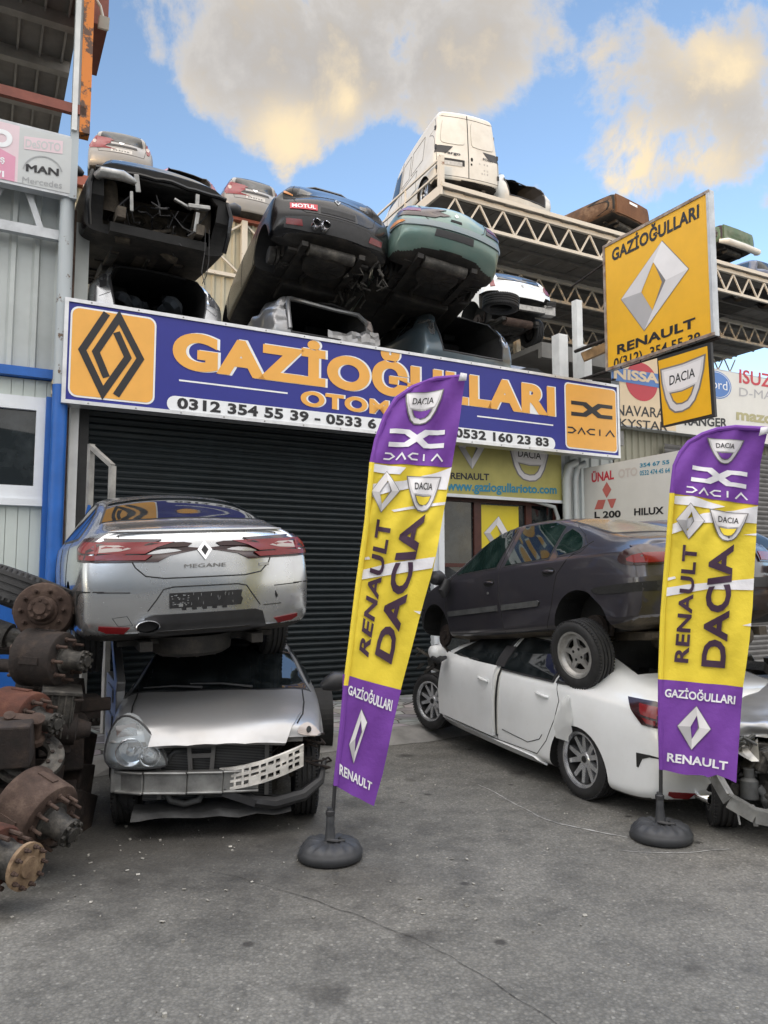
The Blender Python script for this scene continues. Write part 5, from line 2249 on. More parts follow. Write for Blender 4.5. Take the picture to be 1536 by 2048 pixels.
    mb.tube([(2.80, -.36, .42), (2.86, -.36, .32), (2.86, -.32, .245), (2.86, -.22, .215), (2.86, -.12, .24), (2.84, -.08, .34), (2.80, -.08, .42)], .024, 10)
    mb.tube([(2.80, -.22, .58), (2.82, -.30, .58), (2.82, -.34, .54), (2.80, -.34, .50)], .018, 8)
    c.add(mb, 'coolant_hose', 'inner_grey')
    mb = MB()
    mb.tube([(2.80, .12, .30), (2.95, .26, .24), (2.96, .42, .22), (2.90, .62, .25), (2.78, .76, .32), (2.70, .80, .46)], [.035, .04, .045, .045, .035, .02], 8)
    mb.bar((2.96, .05, .31), (2.98, .28, .23), .02, .05)
    c.add(mb, 'bumper_remnant', 'trim')
    mb = MB()
    random.seed(31)
    for k in range(22):
        p = Vector((random.uniform(2.62, 2.84), random.uniform(.38, .70), random.uniform(.46, .68)))
        pts = [p]
        for j in range(4):
            pts.append(pts[-1] + Vector((random.uniform(-.05, .06), random.uniform(-.09, .09), random.uniform(-.05, .04))))
        mb.tube(pts, random.uniform(.004, .013), 6)
    c.add(mb, 'loose_wiring', 'rust_dark')
    mb = MB()
    for k in range(16):
        p = Vector((random.uniform(2.55, 2.66), random.uniform(-.6, .7), random.uniform(.28, .60)))
        mb.box(p, (.08, random.uniform(.06, .2), random.uniform(.05, .16)))
    c.add(mb, 'engine', 'under', bevel=.012)
    # torn arch liner and inner wing on the left of the picture
    mb = MB()
    vs, fs = [], []
    for i_ in range(9):
        t = i_ / 8
        for j in range(4):
            vs.append((2.78 - j * .10 + .03 * noise.noise((i_, j, 3)), -.62 - .14 * math.sin(t * 2.2) + .02 * j, .14 + .44 * t + .015 * noise.noise((i_ * 2, j * 2, 6))))
    for i_ in range(8):
        for j in range(3):
            a = i_ * 4 + j
            fs.append((a, a + 1, a + 5, a + 4))
    mb.add(vs, fs, True)
    c.add(mb, 'arch_liner', 'trim')
    # front door standing open on the left of the picture
    mb = MB()
    out = [(0, .30), (.0, .90), (-.05, .98), (.55, 1.30), (.62, 1.26), (.20, .96), (.98, .96), (1.0, .30)]
    for sgn, dz in ((1, 0),):
        mb.prism([(-p[0], p[1]) for p in out], -.035, .035)
        for h_ in (.40, .62, .84):
            mb.box((-.45, -.04, h_), (.5, .02, .12))
    d = c.add(mb, 'front_door', 'silver_old', bevel=.01)
    d.location = (2.12, -.80, 0.02)
    d.rotation_euler = (0, 0, R(14))
    mb = MB()
    mirror_mb(mb, (1.98, .83, .93), 1)
    c.add(mb, 'door_mirror', 'trim')
    for x, sd in ((2.47, 1), (2.47, -1), (0, 1), (0, -1)):
        c.wheel(x, sd, 'steel').location.y -= sd * (.10 if x == 0 else .03)
    c.seams_done()
    a = on_ground(430, 1672)
    c.place((2.92, 0, 0), a, (.17, -.985))
    return c
# ------------------------------------------------------------------ ground
def structure(o, name=None):
    o['kind'] = 'structure'
    return o


def ground():
    mb = MB()
    s = 160
    mb.add([(-s, -s, 0), (s, -s, 0), (s, s, 0), (-s, s, 0)], [(0, 1, 2, 3)])
    structure(mb.build('road', M['asphalt']))
    # pavement in front of the shutters with a broken concrete edge
    mb = MB()
    e = [FW(u, -1.62 + .10 * noise.noise((u * .8, 0, 0)), 0) for u in [-3 + .4 * k for k in range(50)]]
    mb.v = []
    top = [Vector((p.x, p.y, .10)) for p in e]
    bk = [FW(-3 + .4 * k, 9, .10) for k in range(50)]
    base = [Vector((p.x, p.y, -.02)) for p in e]
    mb.add(top + bk, [(i, i + 1, 51 + i, 50 + i) for i in range(49)])
    structure(mb.build('pavement', M['paving']))
    mb = MB()
    out = []
    for i, p in enumerate(e):
        out.append(p - NA * (.42 + .25 * noise.noise((i * .5, 4, 0))))
    mb.add([Vector((p.x, p.y, .004)) for p in out] + [t + Vector((0, 0, .004)) - NA * .16 for t in top] + [t + Vector((0, 0, .006)) + NA * .03 for t in top],
           [(i, i + 1, 51 + i, 50 + i) for i in range(49)] + [(50 + i, 51 + i, 101 + i, 100 + i) for i in range(49)])
    structure(mb.build('kerb', M['concrete']))
    # a long crack, two lime scratches
    for nm, pts, w, mt, zz in (('road_crack', [(400, 1740), (470, 1752), (560, 1780), (640, 1805), (735, 1840), (820, 1875), (900, 1915), (980, 1962), (1060, 2010), (1130, 2060)], .003, 'crack', .004),
                           ('road_scratch', [(958, 1570), (1020, 1602), (1090, 1640), (1150, 1655), (1270, 1680)], .012, 'chalk', .004),
                           ('road_scratch', [(1245, 1702), (1330, 1707), (1400, 1704), (1470, 1697)], .010, 'chalk', .004)):
        ps = [on_ground(*p) for p in pts]
        fine = []
        for i in range(len(ps) - 1):
            for k in range(8):
                q = ps[i].lerp(ps[i + 1], k / 8)
                fine.append((q.x + .025 * noise.noise(q * 6), q.y + .025 * noise.noise(q * 7 + Vector((3, 1, 0)))))
        mb = MB()
        L_, R_ = [], []
        for i, p in enumerate(fine):
            a, b = Vector(fine[max(0, i - 1)]), Vector(fine[min(len(fine) - 1, i + 1)])
            d = (b - a).normalized()
            ww = w * (.35 + 1.0 * abs(noise.noise((i * .6, 2, 1))))
            n = Vector((-d.y, d.x)) * ww
            L_.append((p[0] + n.x, p[1] + n.y, zz))
            R_.append((p[0] - n.x, p[1] - n.y, zz))
        k = len(fine)
        mb.add(L_ + R_, [(i, i + 1, k + i + 1, k + i) for i in range(k - 1)])
        structure(mb.build(nm, M[mt]))


M['crack'] = plain('crack_shadow', (.035, .033, .03), .9, 0, .5, 12)
M['chalk'] = plain('chalk_scratch', (.30, .30, .29), .9, 0, .5, 12)


def corrugated(mb, u0, u1, z0, z1, n, pitch=.2, depth=.03, frame=FW, rib=.3):
    """trapezoidal sheet standing along the frontage"""
    k = max(1, int(abs(u1 - u0) / pitch))
    us = []
    for i in range(k):
        a = u0 + (u1 - u0) * i / k
        p = (u1 - u0) / k
        us += [(a, 0), (a + p * (1 - rib) * .9, 0), (a + p * (1 - rib * .85), -depth), (a + p * (1 - rib * .25), -depth)]
    us.append((u1, 0))
    vs = [frame(u, n + d, z0) for u, d in us] + [frame(u, n + d, z1) for u, d in us]
    m = len(us)
    mb.add(vs, [(i, i + 1, m + i + 1, m + i) for i in range(m - 1)])


def fbox(mb, u0, u1, n0, n1, z0, z1):
    vs = [FW(u, n, z) for u in (u0, u1) for n in (n0, n1) for z in (z0, z1)]
    mb.add(vs, [(0, 1, 3, 2), (4, 6, 7, 5), (0, 4, 5, 1), (2, 3, 7, 6), (0, 2, 6, 4), (1, 5, 7, 3)])


def shop():
    r = empty('scrapyard_shop', FW(0, .6, 0), label='scrap yard shop with a dark roller shutter and wrecks on its roof', cat='building')
    inv = Matrix.Translation(-r.location)

    def b(mb, name, mat, p=None, **k):
        o = mb.build(name, mat, None, **k)
        for q in o if isinstance(o, list) else [o]:
            q.data.transform(inv)
            q.parent = p or r
        return o
    # roof slab carrying the wrecks, side and back walls
    mb = MB()
    fbox(mb, .05, 9.3, .30, 9.5, 4.22, 4.48)
    b(mb, 'roof', M['concrete'])
    mb = MB()
    fbox(mb, 0.05, .25, .62, 9.3, .1, 4.22)
    fbox(mb, 9.1, 9.3, .62, 9.3, .1, 4.22)
    fbox(mb, .25, 9.1, 9.1, 9.3, .1, 4.22)
    b(mb, 'wall', M['plaster'], each=True)
    # roller shutter: curved slats
    mb = MB()
    z = .10
    vs, fs = [], []
    rows = []
    while z < 4.2:
        jit = random.uniform(-.003, .003)
        for dz, dn in ((0, 0), (.012, -.004), (.03, -.022), (.05, -.027), (.07, -.020), (.082, -.004)):
            rows.append((z + dz, dn + (jit if dn < -.01 else 0)))
        z += .085
    for zz, dn in rows:
        vs += [FW(.36, .62 + dn, zz), FW(5.50, .62 + dn, zz)]
    mb.add(vs, [(2 * i, 2 * i + 1, 2 * i + 3, 2 * i + 2) for i in range(len(rows) - 1)], True)
    b(mb, 'roller_shutter', M['shutter'], angle=25)
    mb = MB()
    fbox(mb, .25, .36, .50, .70, .1, 4.2)
    b(mb, 'shutter_rail', M['trim'])
    mb = MB()
    fbox(mb, 5.50, 5.60, .44, .72, .1, 3.95)
    fbox(mb, 5.44, 5.50, .50, .70, .1, 3.95)
    b(mb, 'door_post', M['frame_white'], each=True)
    # entrance: brown joinery with panes
    mb = MB()
    for u0, u1 in ((5.60, 5.68), (6.34, 6.48), (7.40, 7.52), (8.02, 8.10)):
        fbox(mb, u0, u1, .70, .78, .1, 3.20)
    fbox(mb, 5.60, 8.1, .698, .782, 3.10, 3.24)
    fbox(mb, 5.60, 8.1, .698, .782, 2.04, 2.10)
    fbox(mb, 5.60, 8.1, .698, .782, .10, .50)
    fr = b(mb, 'door_frame', M['wood_brown'])
    mb = MB()
    fbox(mb, 5.62, 8.08, .745, .755, .4, 3.15)
    b(mb, 'pane', M['window_glass'], fr)
    mb = MB()
    fbox(mb, 5.60, 8.7, 1.6, 1.7, .1, 4.2)
    b(mb, 'inner_wall', M['inner'])
    # fascia over the entrance
    mb = MB()
    fbox(mb, 5.60, 8.12, .52, .70, 3.30, 4.2)
    b(mb, 'fascia', M['frame_white'])
    # clad end bay with down pipe
    mb = MB()
    corrugated(mb, 8.12, 9.3, .1, 4.22, .60, .2)
    b(mb, 'cladding', M['clad_grey'])
    mb = MB()
    for u in (8.06, 8.26):
        mb.tube([FW(u, .42, .1), FW(u, .42, 3.55), FW(u + .05, .42, 3.78), FW(u + .22, .42, 3.86)], .075 if u < 8.1 else .055, 10)
    mb.tube([FW(7.98, .56, .1), FW(7.98, .56, 2.9), FW(7.90, .56, 3.08), FW(7.5, .56, 3.16), FW(6.8, .56, 3.20)], .035, 8)
    b(mb, 'drain_pipe', M['clad_grey'], each=True)
    # pillars at the right end standing on the roof
    return r


def wall_poster():
    bd = front(.735)
    r = bd.root('door_poster', 'yellow poster with a silver rhombus emblem behind the brown framed door', 'poster')
    x0, z1 = bd.px(946, 1022)
    x1, z0 = bd.px(1038, 1150)
    bd.shape('sheet', [(x0, 2.11), (x1, 2.11), (x1, 3.07), (x0, 3.07)], M['poster_yellow'], r, .012, .006)
    bd.shape('sheet', [(x0, 1.30), (x1, 1.30), (x1, 2.03), (x0, 2.03)], M['poster_yellow'], r, .012, .006)
    diamond_logo(bd, r, (996, 1033), (1016, 1068), (989, 1098), (967, 1066), (992, 1050), (1003, 1068), (989, 1082), (979, 1066), .016)
    # lower fascia sign with the web address
    bd = front(.50)
    r = bd.root('shop_sign', 'dusty yellow fascia sign with silver emblems and a web address below the blue sign', 'sign')
    a = bd.px(870, 880)
    x1 = bd.px(1124, 1000)[0]
    z0 = bd.px(1124, 1001)[1]
    bd.shape('panel', [(5.60, z0), (x1, z0), (x1, 4.1), (5.60, 4.1)], M['poster_dusty'], r, .0, .04)
    bd.shape('edge_strip', [(5.60, z0 - .05), (x1, z0 - .05), (x1, z0), (5.60, z0)], M['frame_white'], r, .01, .05)
    bd.text('lettering', 'www.gaziogullarioto.com', [(893, 961), (1113, 971), (1113, 988), (893, 981)], M['s_teal'], r, .006, .03)
    bd.text('lettering', 'RENAULT', [(901, 945), (978, 947.5), (978, 961), (901, 958)], M['s_black'], r, .006, .03)
    diamond_logo(bd, r, (945, 870), (970, 893), (944, 938), (916, 893), (943, 880), (955, 897), (943, 918), (930, 896))
    shield_logo(bd, r, [(1020, 884), (1096, 894), (1096, 966), (1020, 956)], M['poster_dusty'])


M['poster_yellow'] = flat('poster_yellow', (.72, .58, .03), .4)
M['poster_dusty'] = plain('dusty_yellow_sign', (.44, .40, .12), .6, 0, .2, 2)


def main_sign():
    bd = front(-.02)
    r = bd.root('shop_sign', 'long blue shop sign with orange lettering, phone numbers and two orange emblem squares', 'sign')
    a = bd.px(128, 594)
    b_ = bd.px(124, 808)
    c = bd.px(1238, 771)
    d = bd.px(1237, 915)
    z1, z0 = (a[1] + c[1]) / 2, (b_[1] + d[1]) / 2
    x0, x1 = bd.px(126, 700)[0], bd.px(1238, 840)[0]
    bd.shape('case', [(x0, z0), (x1, z0), (x1, z1), (x0, z1)], M['alu'], r, -.004, .22)
    f = .045
    bd.shape('panel', [(x0 + f, z0 + f), (x1 - f, z0 + f), (x1 - f, z1 - f), (x0 + f, z1 - f)], M['s_blue'], r, .0, .01)
    for q in ([(x0, z0), (x1, z0), (x1, z0 + f), (x0, z0 + f)], [(x0, z1 - f), (x1, z1 - f), (x1, z1), (x0, z1)], [(x0, z0 + f), (x0 + f, z0 + f), (x0 + f, z1 - f), (x0, z1 - f)], [(x1 - f, z0 + f), (x1, z0 + f), (x1, z1 - f), (x1 - f, z1 - f)]):
        bd.shape('frame_bar', q, M['alu'], r, .018, .03)
    # rivets along the frame
    mb = MB()
    for k in range(16):
        x = x0 + .3 + k * (x1 - x0 - .6) / 15
        for z in (z0 + .022, z1 - .022):
            mb.lathe([(.011, 0), (.009, .006), (0, .008)], Matrix.Translation((x, -.019, z)) @ Matrix.Rotation(R(90), 4, 'X'), 8)
    mb.build('rivet', M['steel'], r)

    def rbox(x0, z0, x1, z1, rad):
        out = []
        for cx, cz, a0 in ((x1 - rad, z1 - rad, 0), (x0 + rad, z1 - rad, 90), (x0 + rad, z0 + rad, 180), (x1 - rad, z0 + rad, 270)):
            for k in range(6):
                t = R(a0 + k * 18)
                out.append((cx + rad * math.cos(t), cz + rad * math.sin(t)))
        return out
    # left emblem square
    zz1, zz0 = z1 - .085, z0 + .085
    e0 = bd.px(130, 700)[0]
    e1 = bd.px(311, 720)[0]
    bd.shape('emblem_border', rbox(x0 + .07, zz0, e1, zz1, .10), M['s_white'], r, .004)
    bd.shape('emblem_square', rbox(x0 + .09, zz0 + .022, e1 - .022, zz1 - .022, .085), M['s_orange'], r, .007)
    Z4 = lambda p: (100 + p[0] / 2.194, 580 + p[1] / 2.194)
    for l in ([(249, 103), (141, 263), (231, 452), (341, 297), (291, 186)], [(289, 464), (396, 303), (303, 121), (201, 272), (247, 384)]):
        pts = [bd.px(*Z4(p)) for p in l]
        bd.shape('emblem', stroke(pts, .085), M['s_black'], r, .011)
    # right emblem square
    g0, g1 = bd.px(1129.5, 830)[0], bd.px(1233.5, 840)[0]
    bd.shape('emblem_border', rbox(g0, zz0, g1, zz1, .08), M['s_white'], r, .004)
    bd.shape('emblem_square', rbox(g0 + .024, zz0 + .022, g1 - .024, zz1 - .022, .065), M['s_orange'], r, .007)
    dc_logo(bd, r, [(1141.5, 801), (1224, 811.5), (1224, 839.5), (1141.5, 831)], [(1134.5, 853), (1228, 862), (1228, 874.5), (1134.5, 866)], M['s_black'], .011)
    # company name, with the thin white drop line
    q = [(346, 661), (1109, 771), (1109, 825), (346, 736)]
    hh = bd.px(346, 661)
    bt = bd.px(346, 736)
    xr = bd.px(1109, 800)[0]
    box = (hh[0], bt[1], xr, hh[1])
    bd.text('lettering_shadow', 'GAZİOĞULLARI', (box[0] + .028, box[1] - .004, box[2] + .028, box[3] + .012), M['s_white'], r, .004, .062, 1.10)
    bd.text('lettering', 'GAZİOĞULLARI', box, M['s_orange'], r, .008, .055, 1.10)
    t, b2 = bd.px(601, 780.5), bd.px(601, 811)
    xr = bd.px(915, 830)[0]
    bd.text('lettering_shadow', 'OTOMOTİV', (t[0] + .02, b2[1] - .003, xr + .02, t[1] + .008), M['s_white'], r, .004, .055, 1.1)
    bd.text('lettering', 'OTOMOTİV', (t[0], b2[1], xr, t[1]), M['s_orange'], r, .008, .045, 1.1)
    for p, q in (((358, 759), (575, 788)), ((954, 832), (1106, 851))):
        a, b_ = bd.px(*p), bd.px(*q)
        zc = (a[1] + b_[1]) / 2
        bd.shape('rule', [(a[0], zc - .011), (b_[0], zc - .011), (b_[0], zc + .011), (a[0], zc + .011)], M['s_white'], r, .005)
    a, b_, c_ = bd.px(334, 790), bd.px(334, 822), bd.px(1110, 887)
    bd.shape('number_strip', rbox(a[0], b_[1], c_[0], a[1], (a[1] - b_[1]) / 2 - .001), M['s_white'], r, .005)
    tz, bz = bd.px(354, 795)[1], bd.px(354, 817)[1]
    bd.text('lettering', '0312 354 55 39 - 0533 6', (bd.px(354, 800)[0], bz, bd.px(752, 850)[0], tz), M['s_black'], r, .009, .04, 1.05)
    bd.text('lettering', '- 0532 160 23 83', (bd.px(890, 880)[0], bz, bd.px(1097, 885)[0], tz), M['s_black'], r, .009, .04, 1.05)
    return r


def projecting_sign():
    bd = Board((4.15, 13.0, 0), TH - math.pi / 2)
    # its face looks to the left, so local -y faces the camera
    Z3 = lambda x, y: (960 + x / 2.667, 340 + y / 2.667)
    r = bd.root('hanging_sign', 'big square yellow sign with a silver rhombus emblem, jutting out over the street', 'sign')
    c = [bd.px(1207, 491), bd.px(1421, 379), bd.px(1427, 669), bd.px(1212, 745)]
    x0, x1 = (c[0][0] + c[3][0]) / 2, (c[1][0] + c[2][0]) / 2
    z1, z0 = (c[0][1] + c[1][1]) / 2, (c[2][1] + c[3][1]) / 2
    bd.shape('case', [(x0, z0), (x1, z0), (x1, z1), (x0, z1)], M['galv'], r, -.004, .10)
    f = .05
    bd.shape('panel', [(x0 + f, z0 + f), (x1 - f, z0 + f), (x1 - f, z1 - f), (x0 + f, z1 - f)], M['s_yellow'], r, .003, .012)
    for q in ([(x0, z0), (x1, z0), (x1, z0 + f), (x0, z0 + f)], [(x0, z1 - f), (x1, z1 - f), (x1, z1), (x0, z1)], [(x0, z0 + f), (x0 + f, z0 + f), (x0 + f, z1 - f), (x0, z1 - f)], [(x1 - f, z0 + f), (x1, z0 + f), (x1, z1 - f), (x1 - f, z1 - f)]):
        bd.shape('frame_bar', q, M['rust_frame'] if q[1][0] - q[0][0] > 1 or q[0][0] < x0 + .01 else M['galv'], r, .02, .03)
    bd.text('lettering', 'GAZİOĞULLARI', [Z3(705, 425), Z3(1170, 180), Z3(1170, 255), Z3(705, 490)], M['s_black'], r, .008, .035, 1.05)
    diamond_logo(bd, r, Z3(972, 380), Z3(1113, 528), Z3(878, 856), Z3(756, 690), Z3(926, 492), Z3(992, 588), Z3(922, 750), Z3(862, 652), .008, None, 1.02)
    bd.text('lettering', 'RENAULT', [Z3(733, 935), Z3(1150, 785), Z3(1150, 838), Z3(733, 985)], M['s_black'], r, .008, .035, 1.05)
    bd.text('lettering', '0(312)  354 55 39', [Z3(715, 1008), Z3(1176, 862), Z3(1176, 915), Z3(715, 1060)], M['s_black'], r, .008, .02, 1.0)
    # arm that carries it back to the wall
    mb = MB()
    I = bd.I
    mb.tube([I @ p for p in (bd.M @ Vector((x0 - .9, .1, z0 + .05)), bd.M @ Vector((x1, .1, z0 - .02)))], .03, 8)
    mb.tube([(x0 - .95, .1, z0 + 1.9), (x0 + .05, .1, z1 - .25)], .02, 6)
    mb.tube([(x0 - .9, .1, z0 + .62), (x0 + .1, .1, z0 + .62)], .035, 8)
    mb.bar((x0 - .6, .1, z0 + .03), (x0 + .1, .1, z0 - .16), .04, .04)
    mb.build('bracket', M['rust_dark'], r)
    mb = MB()
    for k in range(4):
        x = x0 + (x1 - x0) * (.15 + .23 * k)
        mb.box((x, .08, z1 + .02), (.16, .06, .05))
    mb.build('clamp', M['steel_dark'], r)
    # small banner hung under it
    b2 = Board((4.15, 13.0, 0), TH - math.pi / 2)
    r2 = b2.root('hanging_sign', 'small yellow banner with a silver shield emblem, hung below the big yellow square sign', 'sign')
    q = [(1314, 716), (1421, 684), (1430, 833), (1323, 855)]
    b2.poly('frame', q, M['trim'], r2, .0, .05)
    b2.poly('panel', [(1317, 722), (1415, 692), (1424, 828), (1328, 851)], M['s_yellow'], r2, .006)
    shield_logo(b2, r2, [(1324, 741), (1409, 712), (1409, 806), (1324, 835)], M['s_yellow'], .010)
    return r


M['rust_frame'] = rusty('rusting_frame', (.30, .24, .20), (.42, .38, .34), (.12, .06, .04), .7, 5)


def neighbour_signs():
    # long board of the shop to the right
    bd = front(.25)
    r = bd.root('shop_sign', 'cream and white neighbour sign with a red half disc and a blue oval', 'sign')
    L_ = bd.px(1240, 800)[0]
    zt = bd.px(1300, 712)[1]
    zb = bd.px(1330, 862)[1]
    x1 = L_ + 6.5
    mid = bd.px(1350, 800)[0]
    bd.shape('case', [(L_, zb), (x1, zb), (x1, zt), (L_, zt)], M['galv'], r, -.004, .2)
    bd.shape('panel', [(L_, zb + .02), (mid, zb + .02), (mid, zt), (L_, zt)], M['s_cream'], r, .0, .01)
    bd.shape('panel', [(mid, zb), (x1, zb), (x1, zt - .03), (mid, zt - .03)], M['s_pale'], r, .0, .01)
    Z3 = lambda x, y: (960 + x / 2.667, 340 + y / 2.667)
    c = bd.px(*Z3(862, 1130))
    rad = abs(bd.px(*Z3(862, 1232))[1] - c[1])
    bd.shape('disc', [(c[0] + rad * 1.12 * math.cos(a), c[1] + rad * math.sin(a)) for a in [k * math.pi / 24 for k in range(48)]], M['s_red'], r, .003)
    bd.poly('band', [Z3(700, 1050), Z3(1060, 1105), Z3(1060, 1180), Z3(700, 1120)], M['s_nblue'], r, .006)
    bd.text('lettering', 'NISSAN', [Z3(712, 1058), Z3(1010, 1092), Z3(1010, 1146), Z3(712, 1112)], M['s_cream'], r, .009, .04)
    bd.text('lettering', 'NAVARA', [Z3(725, 1250), Z3(985, 1272), Z3(985, 1322), Z3(725, 1308)], M['s_black'], r, .004, .01)
    bd.text('lettering', 'SKYSTAR', [Z3(705, 1322), Z3(1000, 1346), Z3(1000, 1392), Z3(705, 1368)], M['s_black'], r, .004, .01)
    c = bd.px(*Z3(1262, 1145))
    rx, rz = abs(bd.px(*Z3(1340, 1150))[0] - c[0]), abs(bd.px(*Z3(1262, 1072))[1] - c[1])
    ov = lambda k: [(c[0] + rx * k * math.cos(a), c[1] + rz * k * math.sin(a)) for a in [j * math.pi / 20 for j in range(40)]]
    bd.shape('oval', ov(1.0), M['s_nblue'], r, .003)
    bd.shape('oval', ov(.93), M['s_white'], r, .005)
    bd.shape('oval', ov(.89), M['s_nblue'], r, .007)
    bd.text('lettering', 'Ford', (c[0] - rx * .7, c[1] - rz * .3, c[0] + rx * .7, c[1] + rz * .35), M['s_white'], r, .010, .0)
    bd.text('lettering', 'ISUZU', [Z3(1382, 1062), Z3(1610, 1100), Z3(1610, 1170), Z3(1382, 1135)], M['s_red'], r, .004, .02)
    bd.text('lettering', 'D-MAX', [Z3(1382, 1160), Z3(1610, 1190), Z3(1610, 1232), Z3(1382, 1205)], M['s_grey2'], r, .004, .0)
    bd.text('lettering', 'mazda', [Z3(1366, 1272), Z3(1600, 1302), Z3(1600, 1362), Z3(1366, 1332)], M['s_olive'], r, .004, .04)
    bd.text('lettering', 'B2500 B2900', [Z3(1366, 1365), Z3(1640, 1392), Z3(1640, 1420), Z3(1366, 1392)], M['s_faint2'], r, .004, .02)
    bd.text('lettering', 'RANGER', [Z3(1090, 1315), Z3(1318, 1325), Z3(1318, 1372), Z3(1090, 1362)], M['s_black'], r, .004, .03)
    # wall of that shop
    n = empty('neighbour_shop', FW(9.4, .6, 0), label='pale clad neighbour shop with a grey roller shutter, right of the scrap yard shop', cat='building')
    inv = Matrix.Translation(-n.location)
    mb = MB()
    corrugated(mb, 9.3, 20, 3.0, 5.2, .55, .16)
    corrugated(mb, 9.3, 10.4, .1, 3.0, .55, .16)
    o = mb.build('cladding', M['clad_cream'])
    o.data.transform(inv)
    o.parent = n
    mb = MB()
    rows = []
    z = .1
    vs = []
    while z < 4.3:
        for dz, dn in ((0, 0), (.03, -.024), (.06, -.028), (.09, -.004)):
            rows.append((z + dz, dn))
        z += .095
    for zz, dn in rows:
        vs += [FW(10.4, .40 + dn, zz), FW(20, .40 + dn, zz)]
    mb.add(vs, [(2 * i, 2 * i + 1, 2 * i + 3, 2 * i + 2) for i in range(len(rows) - 1)], True)
    o = mb.build('roller_shutter', M['steel_dark'])
    o.data.transform(inv)
    o.parent = n
    mb = MB()
    fbox(mb, 9.3, 20, .5, 8, 5.2, 5.35)
    o = mb.build('roof', M['concrete'])
    o.data.transform(inv)
    o.parent = n
    # white board at right angles to the frontage
    bd = Board(FW(front(.44).px(1168, 960)[0], .44, 0), TH - math.pi / 2)
    r = bd.root('wall_sign', 'white board with a red three rhombus emblem standing at right angles beside the drain pipes', 'sign')
    c = [bd.px(1167, 935), bd.px(1348, 905), bd.px(1345, 1055), bd.px(1172, 1060)]
    x0, x1, z0, z1 = c[0][0], c[1][0] + .9, 1.7, (c[0][1] + c[1][1]) / 2
    bd.shape('panel', [(x0, z0), (x1, z0), (x1, z1), (x0, z1)], M['s_paper'], r, 0, .06)
    Z6 = lambda x, y: (740 + x / 2.56, 640 + y / 2.56)
    bd.text('lettering', 'ÜNAL', [Z6(1135, 785), Z6(1250, 768), Z6(1250, 815), Z6(1135, 833)], M['s_red'], r, .004, .035)
    bd.text('lettering', 'OTO', [Z6(1272, 765), Z6(1370, 752), Z6(1370, 796), Z6(1272, 812)], M['s_ghost'], r, .004, .035)
    bd.text('lettering', '354 67 55', [Z6(1382, 735), Z6(1534, 716), Z6(1534, 736), Z6(1382, 756)], M['s_teal'], r, .004, .03)
    bd.text('lettering', '0532 474 45 64', [Z6(1382, 772), Z6(1536, 756), Z6(1536, 780), Z6(1382, 797)], M['s_teal'], r, .004, .02)
    for q in ([(1213, 828), (1236, 868), (1212, 912), (1190, 870)], [(1208, 920), (1192, 968), (1150, 970), (1168, 922)], [(1216, 918), (1262, 914), (1244, 962), (1234, 962)]):
        bd.poly('emblem', [Z6(*p) for p in q], M['s_emblem_red'], r, .004)
    bd.text('lettering', 'L 200', [Z6(1150, 982), Z6(1285, 974), Z6(1285, 1010), Z6(1150, 1016)], M['s_black'], r, .004, .035)
    bd.text('lettering', 'HILUX', [Z6(1353, 965), Z6(1505, 955), Z6(1505, 993), Z6(1353, 1001)], M['s_black'], r, .004, .035)


M['s_paper'] = flat('sign_paper_white', (.62, .61, .57), .5)
M['s_ghost'] = flat('sign_faded_letters', (.55, .50, .46), .5)
M['s_faint2'] = flat('sign_faded_blue', (.45, .52, .58), .5)
M['s_emblem_red'] = flat('sign_faded_red', (.50, .13, .11), .5)
# ------------------------------------------------------------------ feather flags


